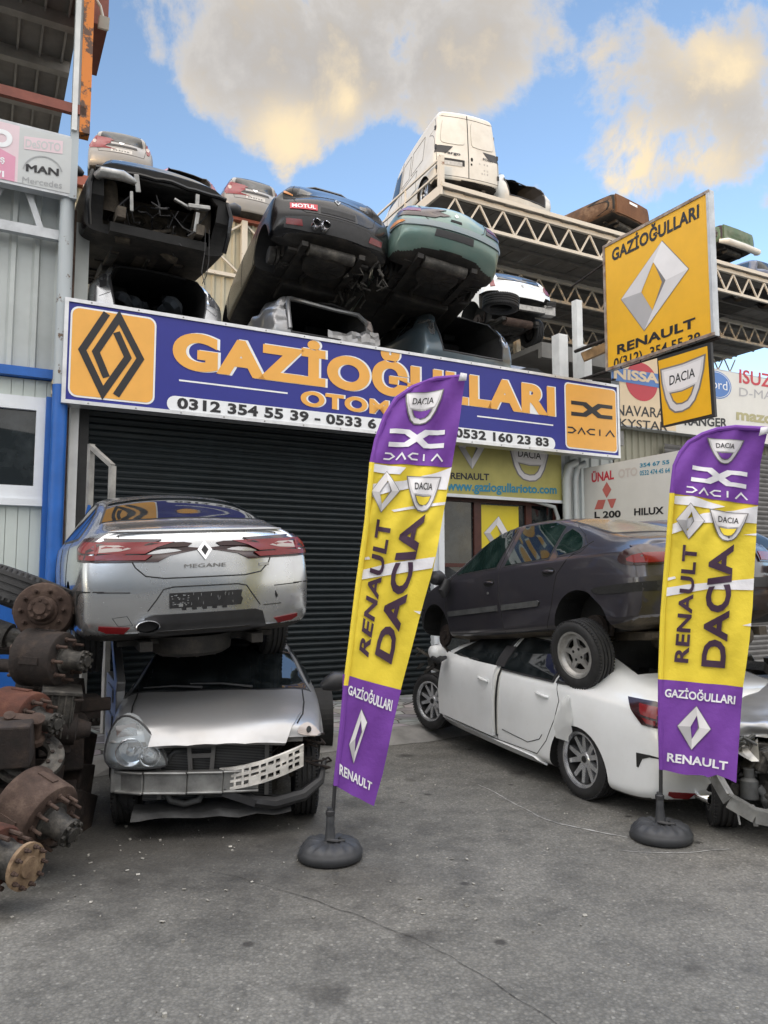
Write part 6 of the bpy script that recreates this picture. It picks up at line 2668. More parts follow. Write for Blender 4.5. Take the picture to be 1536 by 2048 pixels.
def flag(name, label, base_px, S, outline, top, bottom, streaks, pole, marks, ripple, yaw):
    g = on_ground(*base_px)
    bd = Board((g.x, g.y, 0), R(yaw))
    bd.lay = 2.6
    bd.warp = lambda x, z: .022 * math.sin(x * 7 + z * 3.1 + ripple) * min(1, max(0, (z - .2))) + .035 * math.sin(z * 2.2 + ripple * 2) * x + .012 * math.sin(x * 19 + z * 5) + .010 * math.sin((x - z * .6) * 31 + ripple) * (1.5 if z > 2.1 else .35)
    r = bd.root(name, label, 'flag', 'feather flags in front of the shop')
    P = lambda l: [S(*p) for p in l]
    res = .045
    cl = bd.poly('cloth', P(outline), M['f_yellow'], r, .0, 0, res)
    bd.poly('cloth_section', P(top), M['f_purple'], cl, .003, 0, res)
    bd.poly('cloth_section', P(bottom), M['f_purple'], cl, .003, 0, res)
    for s in streaks:
        bd.poly('brush_stripe', P(s), M['f_white'], cl, .003, 0, res)
    k = .006
    shield_logo(bd, cl, P(marks['shield1']), M['f_purple'], k, .05)
    dc_logo(bd, cl, P(marks['dc']), P(marks['dw']), M['f_white'], k, .05)
    diamond_logo(bd, cl, *P(marks['d1']), k, .05, 1.05)
    shield_logo(bd, cl, P(marks['shield2']), M['f_yellow'], k, .05)
    bd.text('lettering', 'RENAULT', P(marks['t1']), M['f_text'], cl, k, .03, 1.05, .05)
    bd.text('lettering', 'DACIA', P(marks['t2']), M['f_text'], cl, k, .035, 1.0, .05)
    bd.text('lettering', 'GAZİOĞULLARI', P(marks['t3']), M['f_white'], cl, k, .03, 1.0, .05)
    diamond_logo(bd, cl, *P(marks['d2']), k, .05, 1.04)
    bd.text('lettering', 'RENAULT', P(marks['t4']), M['f_white'], cl, k, .03, 1.02, .05)
    # sleeve and pole
    pts = [bd.px(*S(*p)) for p in pole]
    mb = MB()
    pp = [(p[0], bd.warp(*p) if p[1] > .5 else 0, p[1]) for p in pts]
    pp = [(0, 0, .2)] + pp
    mb.tube(pp, [.013] * 3 + [.012] * (len(pp) - 5) + [.008, .006], 8)
    mb.build('pole', M['trim'], r)
    mb = MB()
    i0 = 2
    mb.tube([(q[0] + .006, q[1], q[2]) for q in pp[i0:]], .019, 8)
    n = len(mb.v)
    sl = mb.build('pole_sleeve', M['f_purple'], r)
    sl.data.materials.append(M['f_yellow'])
    zt = bd.px(*S(*top[0]))[1]
    zb = bd.px(*S(*bottom[0]))[1]
    for p in sl.data.polygons:
        if zb < p.center.z < zt:
            p.material_index = 1
    # white tip patch
    t = pts[-1]
    bd.shape('tip_patch', [(t[0] - .05, t[1] - .045), (t[0] + .008, t[1] - .035), (t[0] + .012, t[1] + .008), (t[0] - .035, t[1] + .012)], M['f_white'], r, .02, .01)
    # water-filled base: ribbed doughnut with a filler recess, neck
    mb = MB()
    prof = [(.02, .0), (.19, .0), (.212, .012), (.214, .055), (.207, .062), (.203, .074), (.185, .095), (.14, .112), (.08, .110), (.045, .106), (.036, .118), (.027, .22), (.025, .29), (.020, .295), (.020, .32), (.0, .32)]
    mb.lathe(prof, None, 56)
    for v in mb.v:
        rr = math.hypot(v.x, v.y)
        if .08 < rr < .20 and v.z > .07:
            a = math.atan2(v.y, v.x)
            v.z += .008 * math.cos(a * 14 + rr * 18)
        if v.x < -.15 and abs(v.y) < .07 and v.z > .03:
            v.z -= .03
    b = mb.build('base', M['plastic_base'], r, angle=60)
    mb = MB()
    mb.tube([(-.02, -.035, .125), (.05, -.05, .120), (.09, -.03, .118), (.06, .01, .120)], .012, 8)
    mb.lathe([(.025, .27), (.031, .275), (.031, .30), (.025, .305)], None, 20)
    mb.build('base_clip', M['trim'], b)
    return r


def flags():
    S5 = lambda x, y: (660 + x / 2.047, 740 + y / 2.047)
    Lf = [(24, 1703), (33, 1597), (49, 1433), (61, 1290), (82, 1126), (112, 880), (149, 614), (164, 382)]
    top_arc = [(184, 287), (221, 184), (266, 113), (338, 61), (430, 31), (557, 22)]
    Rt = [(552, 61), (522, 266), (500, 396), (460, 614), (420, 809), (358, 1044), (291, 1312), (256, 1454), (215, 1658), (180, 1787)]
    bt = [(150, 1772), (120, 1752), (92, 1740), (60, 1722)]
    flag('feather_flag', 'purple and yellow feather flag leaning over in front of the roller shutter, nearest the middle', (660, 1716), S5,
         Lf + top_arc + Rt + bt, [(164, 382)] + top_arc + Rt[:2] + [(500, 396)], [(52, 1243), (293, 1312), (256, 1454), (215, 1658), (180, 1787)] + bt + Lf[:3],
         [[(152, 470), (300, 455), (420, 425), (500, 396), (478, 490), (350, 482), (250, 500), (147, 528)], [(166, 386), (240, 392), (310, 402), (285, 430), (160, 418)],
          [(250, 574), (360, 556), (474, 540), (470, 552), (262, 582)], [(125, 768), (160, 764), (165, 775), (123, 778)], [(118, 822), (250, 790), (426, 766), (414, 812), (300, 830), (114, 860)],
          [(340, 985), (372, 988), (366, 1000)]],
         [(8, 1880), (20, 1700), (49, 1433), (61, 1290), (82, 1126), (112, 880), (149, 614), (168, 382), (188, 287), (225, 186), (270, 115), (340, 63), (430, 33), (552, 24)],
         dict(shield1=[(316, 93), (461, 82), (440, 212), (298, 222)], dc=[(245, 243), (472, 243), (466, 318), (238, 316)], dw=[(225, 340), (462, 343), (462, 373), (217, 369)],
              d1=[(232, 418), (283, 497), (208, 583), (169, 498), (236, 455), (252, 498), (210, 552), (202, 502)], shield2=[(318, 440), (452, 440), (426, 580), (322, 578)],
              t1=[(119, 1143), (192, 612), (252, 622), (156, 1176)], t2=[(183, 1163), (297, 615), (388, 592), (252, 1207)], t3=[(77, 1288), (257, 1352), (250, 1396), (73, 1325)],
              d2=[(128, 1388), (151, 1440), (97, 1606), (79, 1530), (127, 1432), (131, 1478), (101, 1562), (104, 1506)], t4=[(40, 1608), (173, 1690), (168, 1724), (38, 1652)]), .4, 3)
    S4 = lambda x, y: (1240 + x / 2.277, 840 + y / 2.277)
    Lf = [(190, 1590), (181, 1400), (180, 1180), (190, 900), (205, 700), (218, 540), (232, 335)]
    top_arc = [(245, 210), (270, 150), (310, 100), (370, 65), (440, 42), (520, 33), (668, 50)]
    Rt = [(655, 110), (640, 200), (630, 388), (618, 600), (605, 850), (590, 1000), (560, 1217), (545, 1430), (527, 1648)]
    bt = [(490, 1630), (440, 1612), (400, 1626), (380, 1618), (300, 1612)]
    flag('feather_flag', 'purple and yellow feather flag in front of the white saloon, at the right edge', (1322, 1678), S4,
         Lf + top_arc + Rt + bt, [(232, 335)] + top_arc + Rt[:2] + [(630, 388)], [(180, 1180), (560, 1217), (545, 1430), (527, 1648)] + bt + Lf[:2],
         [[(231, 346), (330, 350), (480, 395), (420, 405), (229, 380)], [(222, 480), (380, 425), (520, 412), (629, 392), (625, 470), (500, 465), (380, 470), (220, 525)], [(560, 522), (624, 515), (622, 526)],
          [(204, 720), (250, 712), (255, 722), (203, 735)], [(201, 765), (300, 750), (612, 722), (609, 775), (400, 770), (198, 805)], [(555, 935), (598, 925), (597, 940)]],
         [(186, 1800), (186, 1590), (181, 1400), (181, 1180), (191, 900), (206, 700), (219, 540), (233, 335), (247, 210), (272, 152), (312, 102), (372, 67), (440, 44), (520, 36), (660, 50)],
         dict(shield1=[(402, 85), (560, 96), (525, 202), (425, 195)], dc=[(330, 208), (580, 240), (575, 313), (322, 280)], dw=[(303, 303), (578, 335), (580, 365), (300, 332)],
              d1=[(320, 383), (382, 462), (312, 541), (257, 455), (325, 420), (336, 462), (304, 508), (302, 458)], shield2=[(413, 410), (578, 430), (552, 552), (425, 545)],
              t1=[(247, 1102), (287, 568), (352, 575), (310, 1107)], t2=[(370, 1122), (407, 590), (520, 565), (478, 1132)], t3=[(205, 1222), (527, 1258), (524, 1296), (203, 1258)],
              d2=[(348, 1303), (411, 1405), (325, 1498), (262, 1390), (350, 1345), (360, 1400), (326, 1452), (321, 1395)], t4=[(215, 1510), (490, 1552), (487, 1590), (213, 1550)]), 2.1, -19)


# ------------------------------------------------------------------ left neighbour: clad workshop with a steel deck above
def left_building():
    r = empty('workshop_building', FW(-3, .4, 0), label='grey clad workshop with a blue trimmed window and a steel deck overhead', cat='building')
    inv = Matrix.Translation(-r.location)

    def b(mb, name, mat, p=None, **k):
        o = mb.build(name, mat, None, **k)
        for q in o if isinstance(o, list) else [o]:
            q.data.transform(inv)
            q.parent = p or r
        return o
    # lower panel wall with grooves round the window opening
    mb = MB()
    k = 0
    u = -6.0
    while u < -.10:
        u1 = min(u + .13, -.10)
        if u1 < -1.6:
            fbox(mb, u, u1 - .006, .36, .42, 1.62, 4.24)
        else:
            fbox(mb, u, u1 - .006, .36, .42, 1.62, 2.80)
            fbox(mb, u, u1 - .006, .36, .42, 3.98, 4.24)
        u = u1
    fbox(mb, -6, -.1, .40, .50, 1.60, 2.8)
    fbox(mb, -6, -.1, .40, .50, 3.98, 4.25)
    b(mb, 'wall_panel', M['clad_panel'], each=True)
    mb = MB()
    for q in ((-1.6, -.16, 3.86, 4.02), (-1.6, -.16, 2.78, 2.94), (-.26, -.16, 2.94, 3.86), (-1.6, -1.5, 2.94, 3.86)):
        fbox(mb, q[0], q[1], .31, .42, q[2], q[3])
    w = b(mb, 'window_frame', M['frame_white'])
    mb = MB()
    fbox(mb, -1.5, -.26, .37, .385, 2.94, 3.86)
    b(mb, 'pane', M['window_glass'], w)
    mb = MB()
    fbox(mb, -1.62, -.14, .27, .42, 2.70, 2.78)
    b(mb, 'window_sill', M['frame_white'], w)
    mb = MB()
    fbox(mb, -6, -.16, .30, .45, 0.0, 1.62)
    fbox(mb, -6, -.10, .24, .40, 4.25, 4.36)
    fbox(mb, -.16, .0, .22, .40, 0.0, 4.02)
    fbox(mb, -6, -.16, .285, .30, 1.58, 1.74)
    b(mb, 'blue_trim', M['blue_metal'])
    mb = MB()
    corrugated(mb, -6, -.02, 4.36, 7.2, .40, .26, .05)
    corrugated(mb, -6, -.02, 7.2, 9.6, 8.5, .26, .05)
    b(mb, 'cladding', M['clad_grey'], each=True)
    # lattice beam in front of the cladding
    mb = MB()
    z1, z0 = 6.52, 6.0
    for z in (6.02,):
        mb.bar(FW(-6, .20, z), FW(-.05, .20, z), .09, .12)
    for k in range(6):
        u = -.3 - k * 1.1
        mb.bar(FW(u, .2, 6.05), FW(u - .30, .2, 6.9), .06, .07)
        mb.bar(FW(u - .62, .2, 6.05), FW(u - .30, .2, 6.9), .06, .07)
    b(mb, 'lattice_beam', M['galv'])
    # deck far above: sheet with joists underneath
    mb = MB()
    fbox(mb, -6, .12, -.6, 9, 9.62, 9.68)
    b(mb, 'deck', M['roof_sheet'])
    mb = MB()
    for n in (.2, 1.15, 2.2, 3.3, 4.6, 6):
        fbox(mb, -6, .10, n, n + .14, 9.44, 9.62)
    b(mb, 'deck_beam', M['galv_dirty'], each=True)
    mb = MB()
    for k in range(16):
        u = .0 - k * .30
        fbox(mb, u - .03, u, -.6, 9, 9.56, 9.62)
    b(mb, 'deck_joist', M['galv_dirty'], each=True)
    mb = MB()
    fbox(mb, -6, .14, -.03, .04, 7.52, 7.64)
    b(mb, 'oxide_rail', M['rust_band'])
    mb = MB()
    mb.tube([FW(-.02, .12, 0), FW(-.02, .12, 6.6)], .085, 14)
    b(mb, 'corner_pipe', M['grey_post'])
    mb = MB()
    mb.tube([FW(-.02, .12, 0), FW(-.02, .12, 4.15)], .089, 14)
    b(mb, 'pipe_paint', M['blue_metal'])
    mb = MB()
    fbox(mb, -.02, .07, .0, .10, 6.45, 12)
    b(mb, 'upper_post', M['grey_post'])
    mb = MB()
    fbox(mb, .07, .19, -.03, .14, 7.3, 12)
    b(mb, 'orange_post', M['orange_post'])
    mb = MB()
    fbox(mb, -.02, .04, -.04, .0, 7.3, 9.4)
    b(mb, 'conduit', M['white_metal'])
    mb = MB()
    fbox(mb, .19, .40, .3, 1.4, 9.0, 12)
    b(mb, 'rusty_box_beam', M['rust_band'])
    mb = MB()
    mb.box(FW(.33, .18, 8.95), (.12, .16, .14), Matrix.Rotation(TH, 3, 'Z') @ Matrix.Rotation(.5, 3, 'X'))
    mb.tube([FW(.22, .15, 9.22), FW(.28, .16, 9.15), FW(.32, .18, 9.02)], .02, 8)
    b(mb, 'floodlight', M['cream_metal'])
    # cable hanging beside the window
    mb = MB()
    mb.tube([FW(-.10, .30, 4.2 - .14 * k) + UA * (.02 * math.sin(k * .9)) for k in range(11)], .008, 6)
    b(mb, 'cable', M['trim'])
    # edge post of the scrap yard between the two shops
    mb = MB()
    fbox(mb, .03, .10, .20, .34, 0, 6.4)
    p = mb.build('steel_post', M['rust_brown'])
    tag(p, 'narrow rusty brown post between the blue corner pipe and the roller shutter', 'post')
    mb = MB()
    fbox(mb, .12, .22, .30, .50, .1, 4.2)
    p = mb.build('steel_post', M['white_metal'])
    tag(p, 'white upright steel post left of the roller shutter, under the blue sign', 'post')
    mb = MB()
    fbox(mb, .02, .28, .42, .60, 4.48, 6.35)
    fbox(mb, .09, .12, .40, .42, 4.48, 6.3)
    p = mb.build('steel_post', M['clad_grey'])
    tag(p, 'wide pale sheet metal post standing on the roof left of the wrecks', 'post')
    # sign of the workshop
    bd = front(.0)
    s = bd.root('shop_sign', 'faded pink and white sign with an arched black word, at the upper left edge', 'sign')
    x1 = bd.px(148, 330)[0]
    z1, z0 = bd.px(148, 274)[1], bd.px(143, 394)[1]
    x0 = -3.5
    xm = bd.px(37, 310)[0]
    bd.shape('case', [(x0, z0), (x1, z0), (x1, z1), (x0, z1)], M['galv'], s, -.004, .14)
    f = .035
    bd.shape('panel', [(xm, z0 + f), (x1 - f, z0 + f), (x1 - f, z1 - f), (xm, z1 - f)], M['s_faint'], s, .002, .006)
    bd.shape('panel', [(x0, z0 + f), (xm, z0 + f), (xm, z1 - f), (x0, z1 - f)], M['s_pinkpale'], s, .002, .006)
    bd.shape('pink_band', [(x0, z0 + f), (xm - .03, z0 + f), (xm - .03, z0 + .34), (xm - .3, z0 + .44), (x0, z0 + .62)], M['s_pink'], s, .004)
    Z1 = lambda x, y: (x / 3, y / 3)
    bd.poly('pink_band', [Z1(145, 818), Z1(378, 848), Z1(375, 925), Z1(143, 895)], M['s_pinkpale'], s, .006)
    bd.text('lettering', 'DeSOTO', [Z1(155, 835), Z1(365, 862), Z1(363, 912), Z1(152, 883)], M['s_faint'], s, .008, .02)
    for k in range(4):
        bd.text('lettering', 'MAN', [Z1(156 + 2.2 * k, 985), Z1(347 + 2.2 * k, 1015), Z1(345 + 2.2 * k, 1058), Z1(155 + 2.2 * k, 1028)], M['s_black'], s, .008 + .0006 * k, .0)
    arc = [Z1(255 + 118 * math.cos(a), 1045 - 105 * math.sin(a) + 10 * math.cos(a)) for a in [R(12 + 7.8 * k) for k in range(21)]]
    bd.shape('arch', stroke([bd.px(*p) for p in arc], .014), M['s_ghostgrey'], s, .008)
    bd.text('lettering', 'Mercedes', [Z1(135, 1060), Z1(372, 1095), Z1(370, 1132), Z1(133, 1095)], M['s_ghostgrey'], s, .008, -.005)
    bd.text('lettering', 'O', [Z1(-60, 770), Z1(75, 785), Z1(75, 890), Z1(-60, 875)], M['s_white'], s, .008, .06)
    bd.text('lettering', 'Ş', [Z1(0, 945), Z1(28, 949), Z1(28, 980), Z1(0, 976)], M['s_white'], s, .008, .05)
    bd.text('lettering', '71', [Z1(-22, 1022), Z1(24, 1028), Z1(24, 1066), Z1(-22, 1060)], M['s_white'], s, .008, .06)
    # a bare window sash leaning by the shutter
    sx = empty('window_sash', FW(.34, .02, .1), (0, 0, TH - R(62)), 'weathered bare window sash standing upright by the left end of the shutter', 'window')
    mb = MB()
    mb.bar((0, 0, 0), (.0, 0, 3.35), .07, .05)
    mb.bar((.42, 0, 0), (.42, 0, 3.05), .07, .05)
    mb.bar((0, 0, 3.32), (.42, 0, 3.05), .06, .05)
    mb.bar((0, 0, 1.3), (.42, 0, 1.3), .06, .05)
    mb.build('sash_frame', M['alu_old'], sx)
    mb = MB()
    mb.add([(.0, -.03, 2.62), (.10, -.05, 2.60), (.12, -.05, 2.40), (.05, -.06, 2.22), (-.03, -.04, 2.42)], [(0, 1, 2, 3, 4)])
    t = mb.build('plastic_bag', M['blue_metal'])
    t.matrix_world = sx.matrix_basis
    t.location = FW(.34, .02, .1)
    t.rotation_euler = (0, 0, TH - R(62))
    tag(t, 'small blue plastic rag hanging on the bare window sash', 'plastic bag')


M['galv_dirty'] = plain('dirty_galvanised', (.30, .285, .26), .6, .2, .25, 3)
M['alu_old'] = plain('weathered_aluminium', (.34, .33, .31), .6, .3, .35, 5)
M['s_ghostgrey'] = flat('sign_ghost_grey', (.33, .34, .35), .5)


# ------------------------------------------------------------------ the building behind and the steel racks
def rear_structures():
    r = empty('rear_building', FW(3, 11, 0), label='tall cream clad building with a red oxide roof edge, behind the stacked wrecks', cat='building')
    inv = Matrix.Translation(-r.location)

    def b(mb, name, mat, p=None, **k):
        o = mb.build(name, mat, None, **k)
        for q in o if isinstance(o, list) else [o]:
            q.data.transform(inv)
            q.parent = p or r
        return o
    mb = MB()
    corrugated(mb, -6, 9.0, 0, 12.1, 11.1, .28, .05)
    fbox(mb, 8.95, 9.0, 11.1, 20, 0, 12.1)
    b(mb, 'cladding', M['clad_cream'])
    mb = MB()
    fbox(mb, -6, 9.1, 10.9, 11.15, 12.08, 12.36)
    b(mb, 'roof_edge', M['rust_band'])
    mb = MB()
    fbox(mb, -6, 9.1, 11.15, 20, 12.2, 12.36)
    b(mb, 'roof', M['roof_sheet'])
    mb = MB()
    for u in (1.2, 3.4, 5.45, 7.6):
        fbox(mb, u, u + .16, 10.85, 11.0, 4.48, 12.08)
    for z in (6.5, 8.6, 10.4):
        fbox(mb, -6, 9, 10.95, 11.04, z, z + .1)
    for u in (1.36, 3.56, 5.61):
        mb.bar(FW(u, 10.98, 10.5), FW(u + 1.9, 10.98, 12.0), .07, .05)
        mb.bar(FW(u + 1.9, 10.98, 10.5), FW(u, 10.98, 12.0), .07, .05)
    b(mb, 'steel_column', M['cream_metal'], each=True)
    # two-storey rack
    k = empty('steel_rack', FW(16, 12, 0), label='tall white steel rack with lattice girders carrying a van and pickups, upper right', cat='rack')
    inv = Matrix.Translation(-k.location)

    def b2(mb, name, mat, **kw):
        o = mb.build(name, mat, None, **kw)
        for q in o if isinstance(o, list) else [o]:
            q.data.transform(inv)
            q.parent = k
        return o
    zt = 12.36
    for n in (7.15, 10.5, 13.9, 17.2):
        mb = MB()
        u0, u1 = 9.75, 30
        mb.bar(FW(u0, n, zt - .09), FW(u1, n, zt - .09), .10, .16)
        mb.bar(FW(u0, n, zt - .84), FW(u1, n, zt - .84), .08, .09)
        u = u0 + .1
        s = 0
        while u < u1:
            mb.bar(FW(u, n, zt - (.17 if s else .81)), FW(u + .40, n, zt - (.81 if s else .17)), .045, .045)
            u += .40
            s = 1 - s
        b2(mb, 'lattice_girder', M['cream_metal'])
    mb = MB()
    i = 0
    u = 9.8
    while u < 30:
        fbox(mb, u, u + .33, 7.0, 18, zt - (.03 if i % 2 else .045), zt - .012 + (.0 if i % 2 else .012))
        u += .34
        i += 1
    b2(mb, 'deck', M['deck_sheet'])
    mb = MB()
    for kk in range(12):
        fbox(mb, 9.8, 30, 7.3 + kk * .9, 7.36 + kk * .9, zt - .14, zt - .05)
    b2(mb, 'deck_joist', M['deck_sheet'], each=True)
    mb = MB()
    fbox(mb, 9.72, 30, 6.98, 7.05, zt - .02, zt + .10)
    fbox(mb, 9.68, 9.76, 7.0, 17, zt - .25, zt + .02)
    b2(mb, 'edge_channel', M['cream_metal'], each=True)
    mb = MB()
    fbox(mb, 9.68, 9.82, 7.0, 7.14, zt, zt + .85)
    for z in (.42, .80):
        mb.bar(FW(9.74, 7.07, zt + z), FW(9.74, 14, zt + z), .05, .05)
    for n in (9, 11, 13):
        mb.bar(FW(9.74, n, zt), FW(9.74, n, zt + .8), .05, .05)
    b2(mb, 'guard_rail', M['cream_metal'])
    mb = MB()
    for u in (10.2, 17.5, 24.5, 29):
        for n in (7.15, 13.9):
            fbox(mb, u - .1, u + .1, n - .1, n + .1, 0, zt - .85)
    b2(mb, 'column', M['cream_metal'], each=True)
    mb = MB()
    fbox(mb, 9.3, 30, 2.5, 17, 6.62, 6.74)
    for n in (2.5, 5, 9):
        fbox(mb, 9.3, 30, n, n + .12, 6.42, 6.62)
    b2(mb, 'lower_deck', M['deck_sheet'], each=True)
    mb = MB()
    corrugated(mb, 9.3, 30, 0, 12.2, 17.6, .3, .05)
    b2(mb, 'back_sheet', M['roof_sheet'])
    # free-standing white posts on the roof at the right end of the blue sign
    for (px, py, n, top, w, lab) in ((1161, 700, 1.6, 600, .15, 'tall white post with a sunlit top, standing on the roof behind the square yellow sign'), (1128, 720, 1.4, 668, .22, 'short white post standing on the roof at the right end of the blue sign'),
                                (1176, 720, 1.2, 690, .2, 'stubby white post with a timber beam, just left of the square yellow sign')):
        bd = front(n)
        u, _ = bd.px(px, py)
        z1 = bd.px(px, top)[1]
        mb = MB()
        fbox(mb, u - w / 2, u + w / 2, n, n + w, 4.3, z1)
        mb2 = mb
        o = mb.build('steel_post', M['white_metal'], bevel=.01)
        tag(o, lab, 'post')
    mb = MB()
    bd = front(1.0)
    u, z = bd.px(1165, 715)
    mb.bar(FW(u, 1.0, z), FW(u + .9, .2, z + .45), .12, .16)
    t = mb.build('timber_beam', M['timber'])
    tag(t, 'orange brown timber beam resting between the white posts and the square yellow sign', 'beam')
    mb = MB()
    vs, fs = [], []
    for i in range(8):
        for j in range(4):
            q = FW(6.9 + i * .24, .3 + j * .28, 5.28 + .12 * math.sin(i * .9 + j) + (.08 if j == 1 else 0) - i * .015)
            vs.append(q)
    for i in range(7):
        for j in range(3):
            a = i * 4 + j
            fs.append((a, a + 1, a + 5, a + 4))
    mb.add(vs, fs)
    t = mb.build('bent_panel', M['silver_old'])
    tag(t, 'bent grey body panel lying on the roof above the right end of the blue sign', 'car panel')


# ------------------------------------------------------------------ vehicles on the skyline
WAGON = [(-.80, .36, .90, 1.10, .80, .64), (-.70, .30, .93, 1.32, .86, .62), (-.52, .27, .95, 1.50, .875, .58), (-.1, .25, .955, 1.58, .88, .57), (.5, .24, .955, 1.60, .88, .57), (1.1, .24, .95, 1.59, .88, .57), (1.6, .24, .93, 1.50, .88, .58),
         (2.0, .24, .92, 1.28, .875, .6), (2.35, .24, .90, 1.06, .87, .64), (2.8, .26, .84, .96, .85, .6), (3.15, .3, .72, .84, .80, .54), (3.35, .32, .56, .68, .70, .44)]


def wagon(label, lamp_clear=True, win=True):
    c = Car('estate_car', label, 'car', WAGON, 'wagon_grey', level=2, wb=2.75, corner=.14)
    c.window([(.56, 1.10), (.50, 1.40), (.2, 1.45), (-.2, 1.45), (-.50, 1.40), (-.56, 1.10), (0, 1.08)], 'B', 'glass', .02, name='rear_window')
    for w in ([(2.0, .98), (1.30, .98), (1.25, 1.46), (1.6, 1.42)], [(1.18, .98), (.36, 1.0), (.34, 1.48), (1.14, 1.48)], [(.26, 1.0), (-.35, 1.03), (-.30, 1.40), (.24, 1.46)]):
        c.window(w, 'L', 'glass', .016, both=True)
    for sg in (1, -1):
        t = c.patch('tail_light', chaikin([(sg * .77, .86), (sg * .68, .86), (sg * .66, 1.0), (sg * .66, 1.20), (sg * .70, 1.26), (sg * .77, 1.1)], 1), 'B', 'lens_red', .014, .02, .05)
        c.patch('lens', chaikin([(sg * .75, .98), (sg * .67, .98), (sg * .66, 1.10), (sg * .74, 1.10)], 1), 'B', 'lens_clear', .019, .01, .05, t)
    c.patch('tail_light', [(-.52, .95), (-.56, 1.22), (-.74, 1.2), (-.78, .82), (-.62, .82)], 'L', 'lens_red', .014, .02)
    c.patch('handle_strip', [(.42, .92), (.40, .98), (-.40, .98), (-.42, .92)], 'B', 'trim', .012, .02)
    c.patch('plate_recess', [(.28, .74), (.28, .86), (-.28, .86), (-.28, .74)], 'B', 'alloy_dull', .004, .01)
    for k in range(6):
        x = -.20 + k * .075
        c.patch('scratch', [(x, .79), (x + .05, .77), (x + .04, .81)], 'B', 'trim', .007, .008, .2)
    c.patch('badge', [(.07, 1.06), (-.07, 1.06), (-.05, 1.02), (0, .99), (.05, 1.02)], 'B', 'chrome', .012, .02)
    c.seam([(.62, 1.45), (.66, 1.0), (.60, .72), (-.60, .72), (-.66, 1.0), (-.62, 1.45)], 'B', .006)
    for x, sd in ((0, 1), (0, -1), (2.75, 1), (2.75, -1)):
        c.wheel(x, sd, 'steel')
    c.seams_done()
    return c


def van():
    ST = [(-.72, .40, 1.05, 1.98, .78, .60), (-.66, .34, 1.06, 2.05, .82, .66), (-.4, .30, 1.06, 2.08, .83, .68), (.5, .29, 1.06, 2.09, .83, .68), (1.5, .28, 1.05, 2.06, .83, .67), (2.1, .28, 1.04, 1.98, .83, .64), (2.5, .28, 1.0, 1.62, .825, .62),
          (2.85, .28, .98, 1.24, .82, .62), (3.2, .3, .90, 1.06, .80, .58), (3.45, .34, .70, .84, .74, .5)]

    def rows(i, x, r):
        return r
    c = Car('panel_van', 'white panel van with twin rear doors standing on the steel rack, highest vehicle of all', 'van', ST, 'white_old', level=2, wb=2.6, wheels=(.32, .2), corner=.06, roff=(.0, 0, 0, .0, .02, .05, .09))
    # doors: split, hinges, pressed window panels, plate recess, lettering
    c.seam([(.0, .46), (.0, 1.98)], 'B', .010)
    c.seam([(.70, 1.9), (.76, 1.2), (.76, .46), (-.76, .46), (-.76, 1.2), (-.70, 1.9), (.70, 1.9)], 'B', .006)
    for sg in (1, -1):
        for k, sh in ((0, 'white_old'),):
            pl = chaikin([(sg * .08, 1.30), (sg * .08, 1.76), (sg * .13, 1.84), (sg * .54, 1.84), (sg * .60, 1.76), (sg * .66, 1.30), (sg * .60, 1.22), (sg * .13, 1.22)], 1)
            p = c.patch('door_panel', pl, 'B', 'white_old', .012, .02)
        c.seam([q for q in pl] + [pl[0]], 'B', .004)
        mb = MB()
        for z in (.62, 1.12, 1.66):
            loc, no = c.hit('B', sg * .755, z)
            mb.box(loc, (.05, .05, .09))
        c.add(mb, 'door_hinge', 'trim', each=True)
    c.patch('plate_recess', [(.62, .72), (.62, .86), (.10, .86), (.10, .72)], 'B', 'inner', .006, .02)
    c.patch('plate_holder', [(.58, .70), (.58, .80), (.16, .80), (.16, .70)], 'B', 'alloy_dull', .012, .02)
    c.text('Fargo', (.58, .96, .20, 1.03), 'B', 'trim', .012, .03)
    c.text('FORA', (-.36, .96, -.62, 1.02), 'B', 'trim', .012, .03)
    c.patch('lock_hole', [(-.08 - .03 * math.cos(a), .92 + .05 * math.sin(a)) for a in [k * .785 for k in range(8)]], 'B', 'dark', .006, .02)
    c.patch('lock_hole', [(-.07 - .022 * math.cos(a), .80 + .03 * math.sin(a)) for a in [k * .785 for k in range(8)]], 'B', 'dark', .006, .02)
    random.seed(2)
    c.patch('faded_writing', [[(-x, z), (-x - .03, z), (-x - .03, z + .04), (-x, z + .04)] for x in (.26, .32, .38, .46) for z in (.62, .70, .84) if random.random() < .7], 'B', 'alloy_dull', .004, .006)
    for v in 'LR':
        for q in ([(.1, 1.18), (.1, 1.76), (.85, 1.76), (.85, 1.18)], [(.98, 1.18), (.98, 1.76), (1.5, 1.74), (1.5, 1.18)], [(.42, .62), (.42, 1.10), (1.4, 1.10), (1.4, .62)]):
            c.seam(q + [q[0]], v, .006)
        c.seam([(1.58, .45), (1.58, 1.9)], v, .006)
        c.seam([(2.45, .5), (2.4, 1.0), (2.1, 1.8)], v, .006)
        c.window([(2.42, 1.06), (1.66, 1.06), (1.66, 1.72), (2.05, 1.70)], v, 'glass', .02)
        c.patch('lamp_aperture', [(-.60, .98), (-.60, 1.16), (-.68, 1.16), (-.68, .98)], v, 'trim', .01, .02)
    c.patch('scuff', [(-.30, .34), (-.60, .34), (-.60, .40), (.2, .40)], 'B', 'dark', .006, .01)
    for x, sd in ((0, 1), (0, -1), (2.6, 1), (2.6, -1)):
        c.wheel(x, sd, 'sport')
    c.underside(.3, -.7, spare=False)
    c.seams_done()
    bd = front(7.35)
    u, z = bd.px(876, 392)
    w = FW(u, 7.5, 12.38)
    c.root.scale = (1.24, 1.24, 1.24)
    c.place((-.66 * 1.24, .80 * 1.24, .0), w, (-.33, .944))
    return c


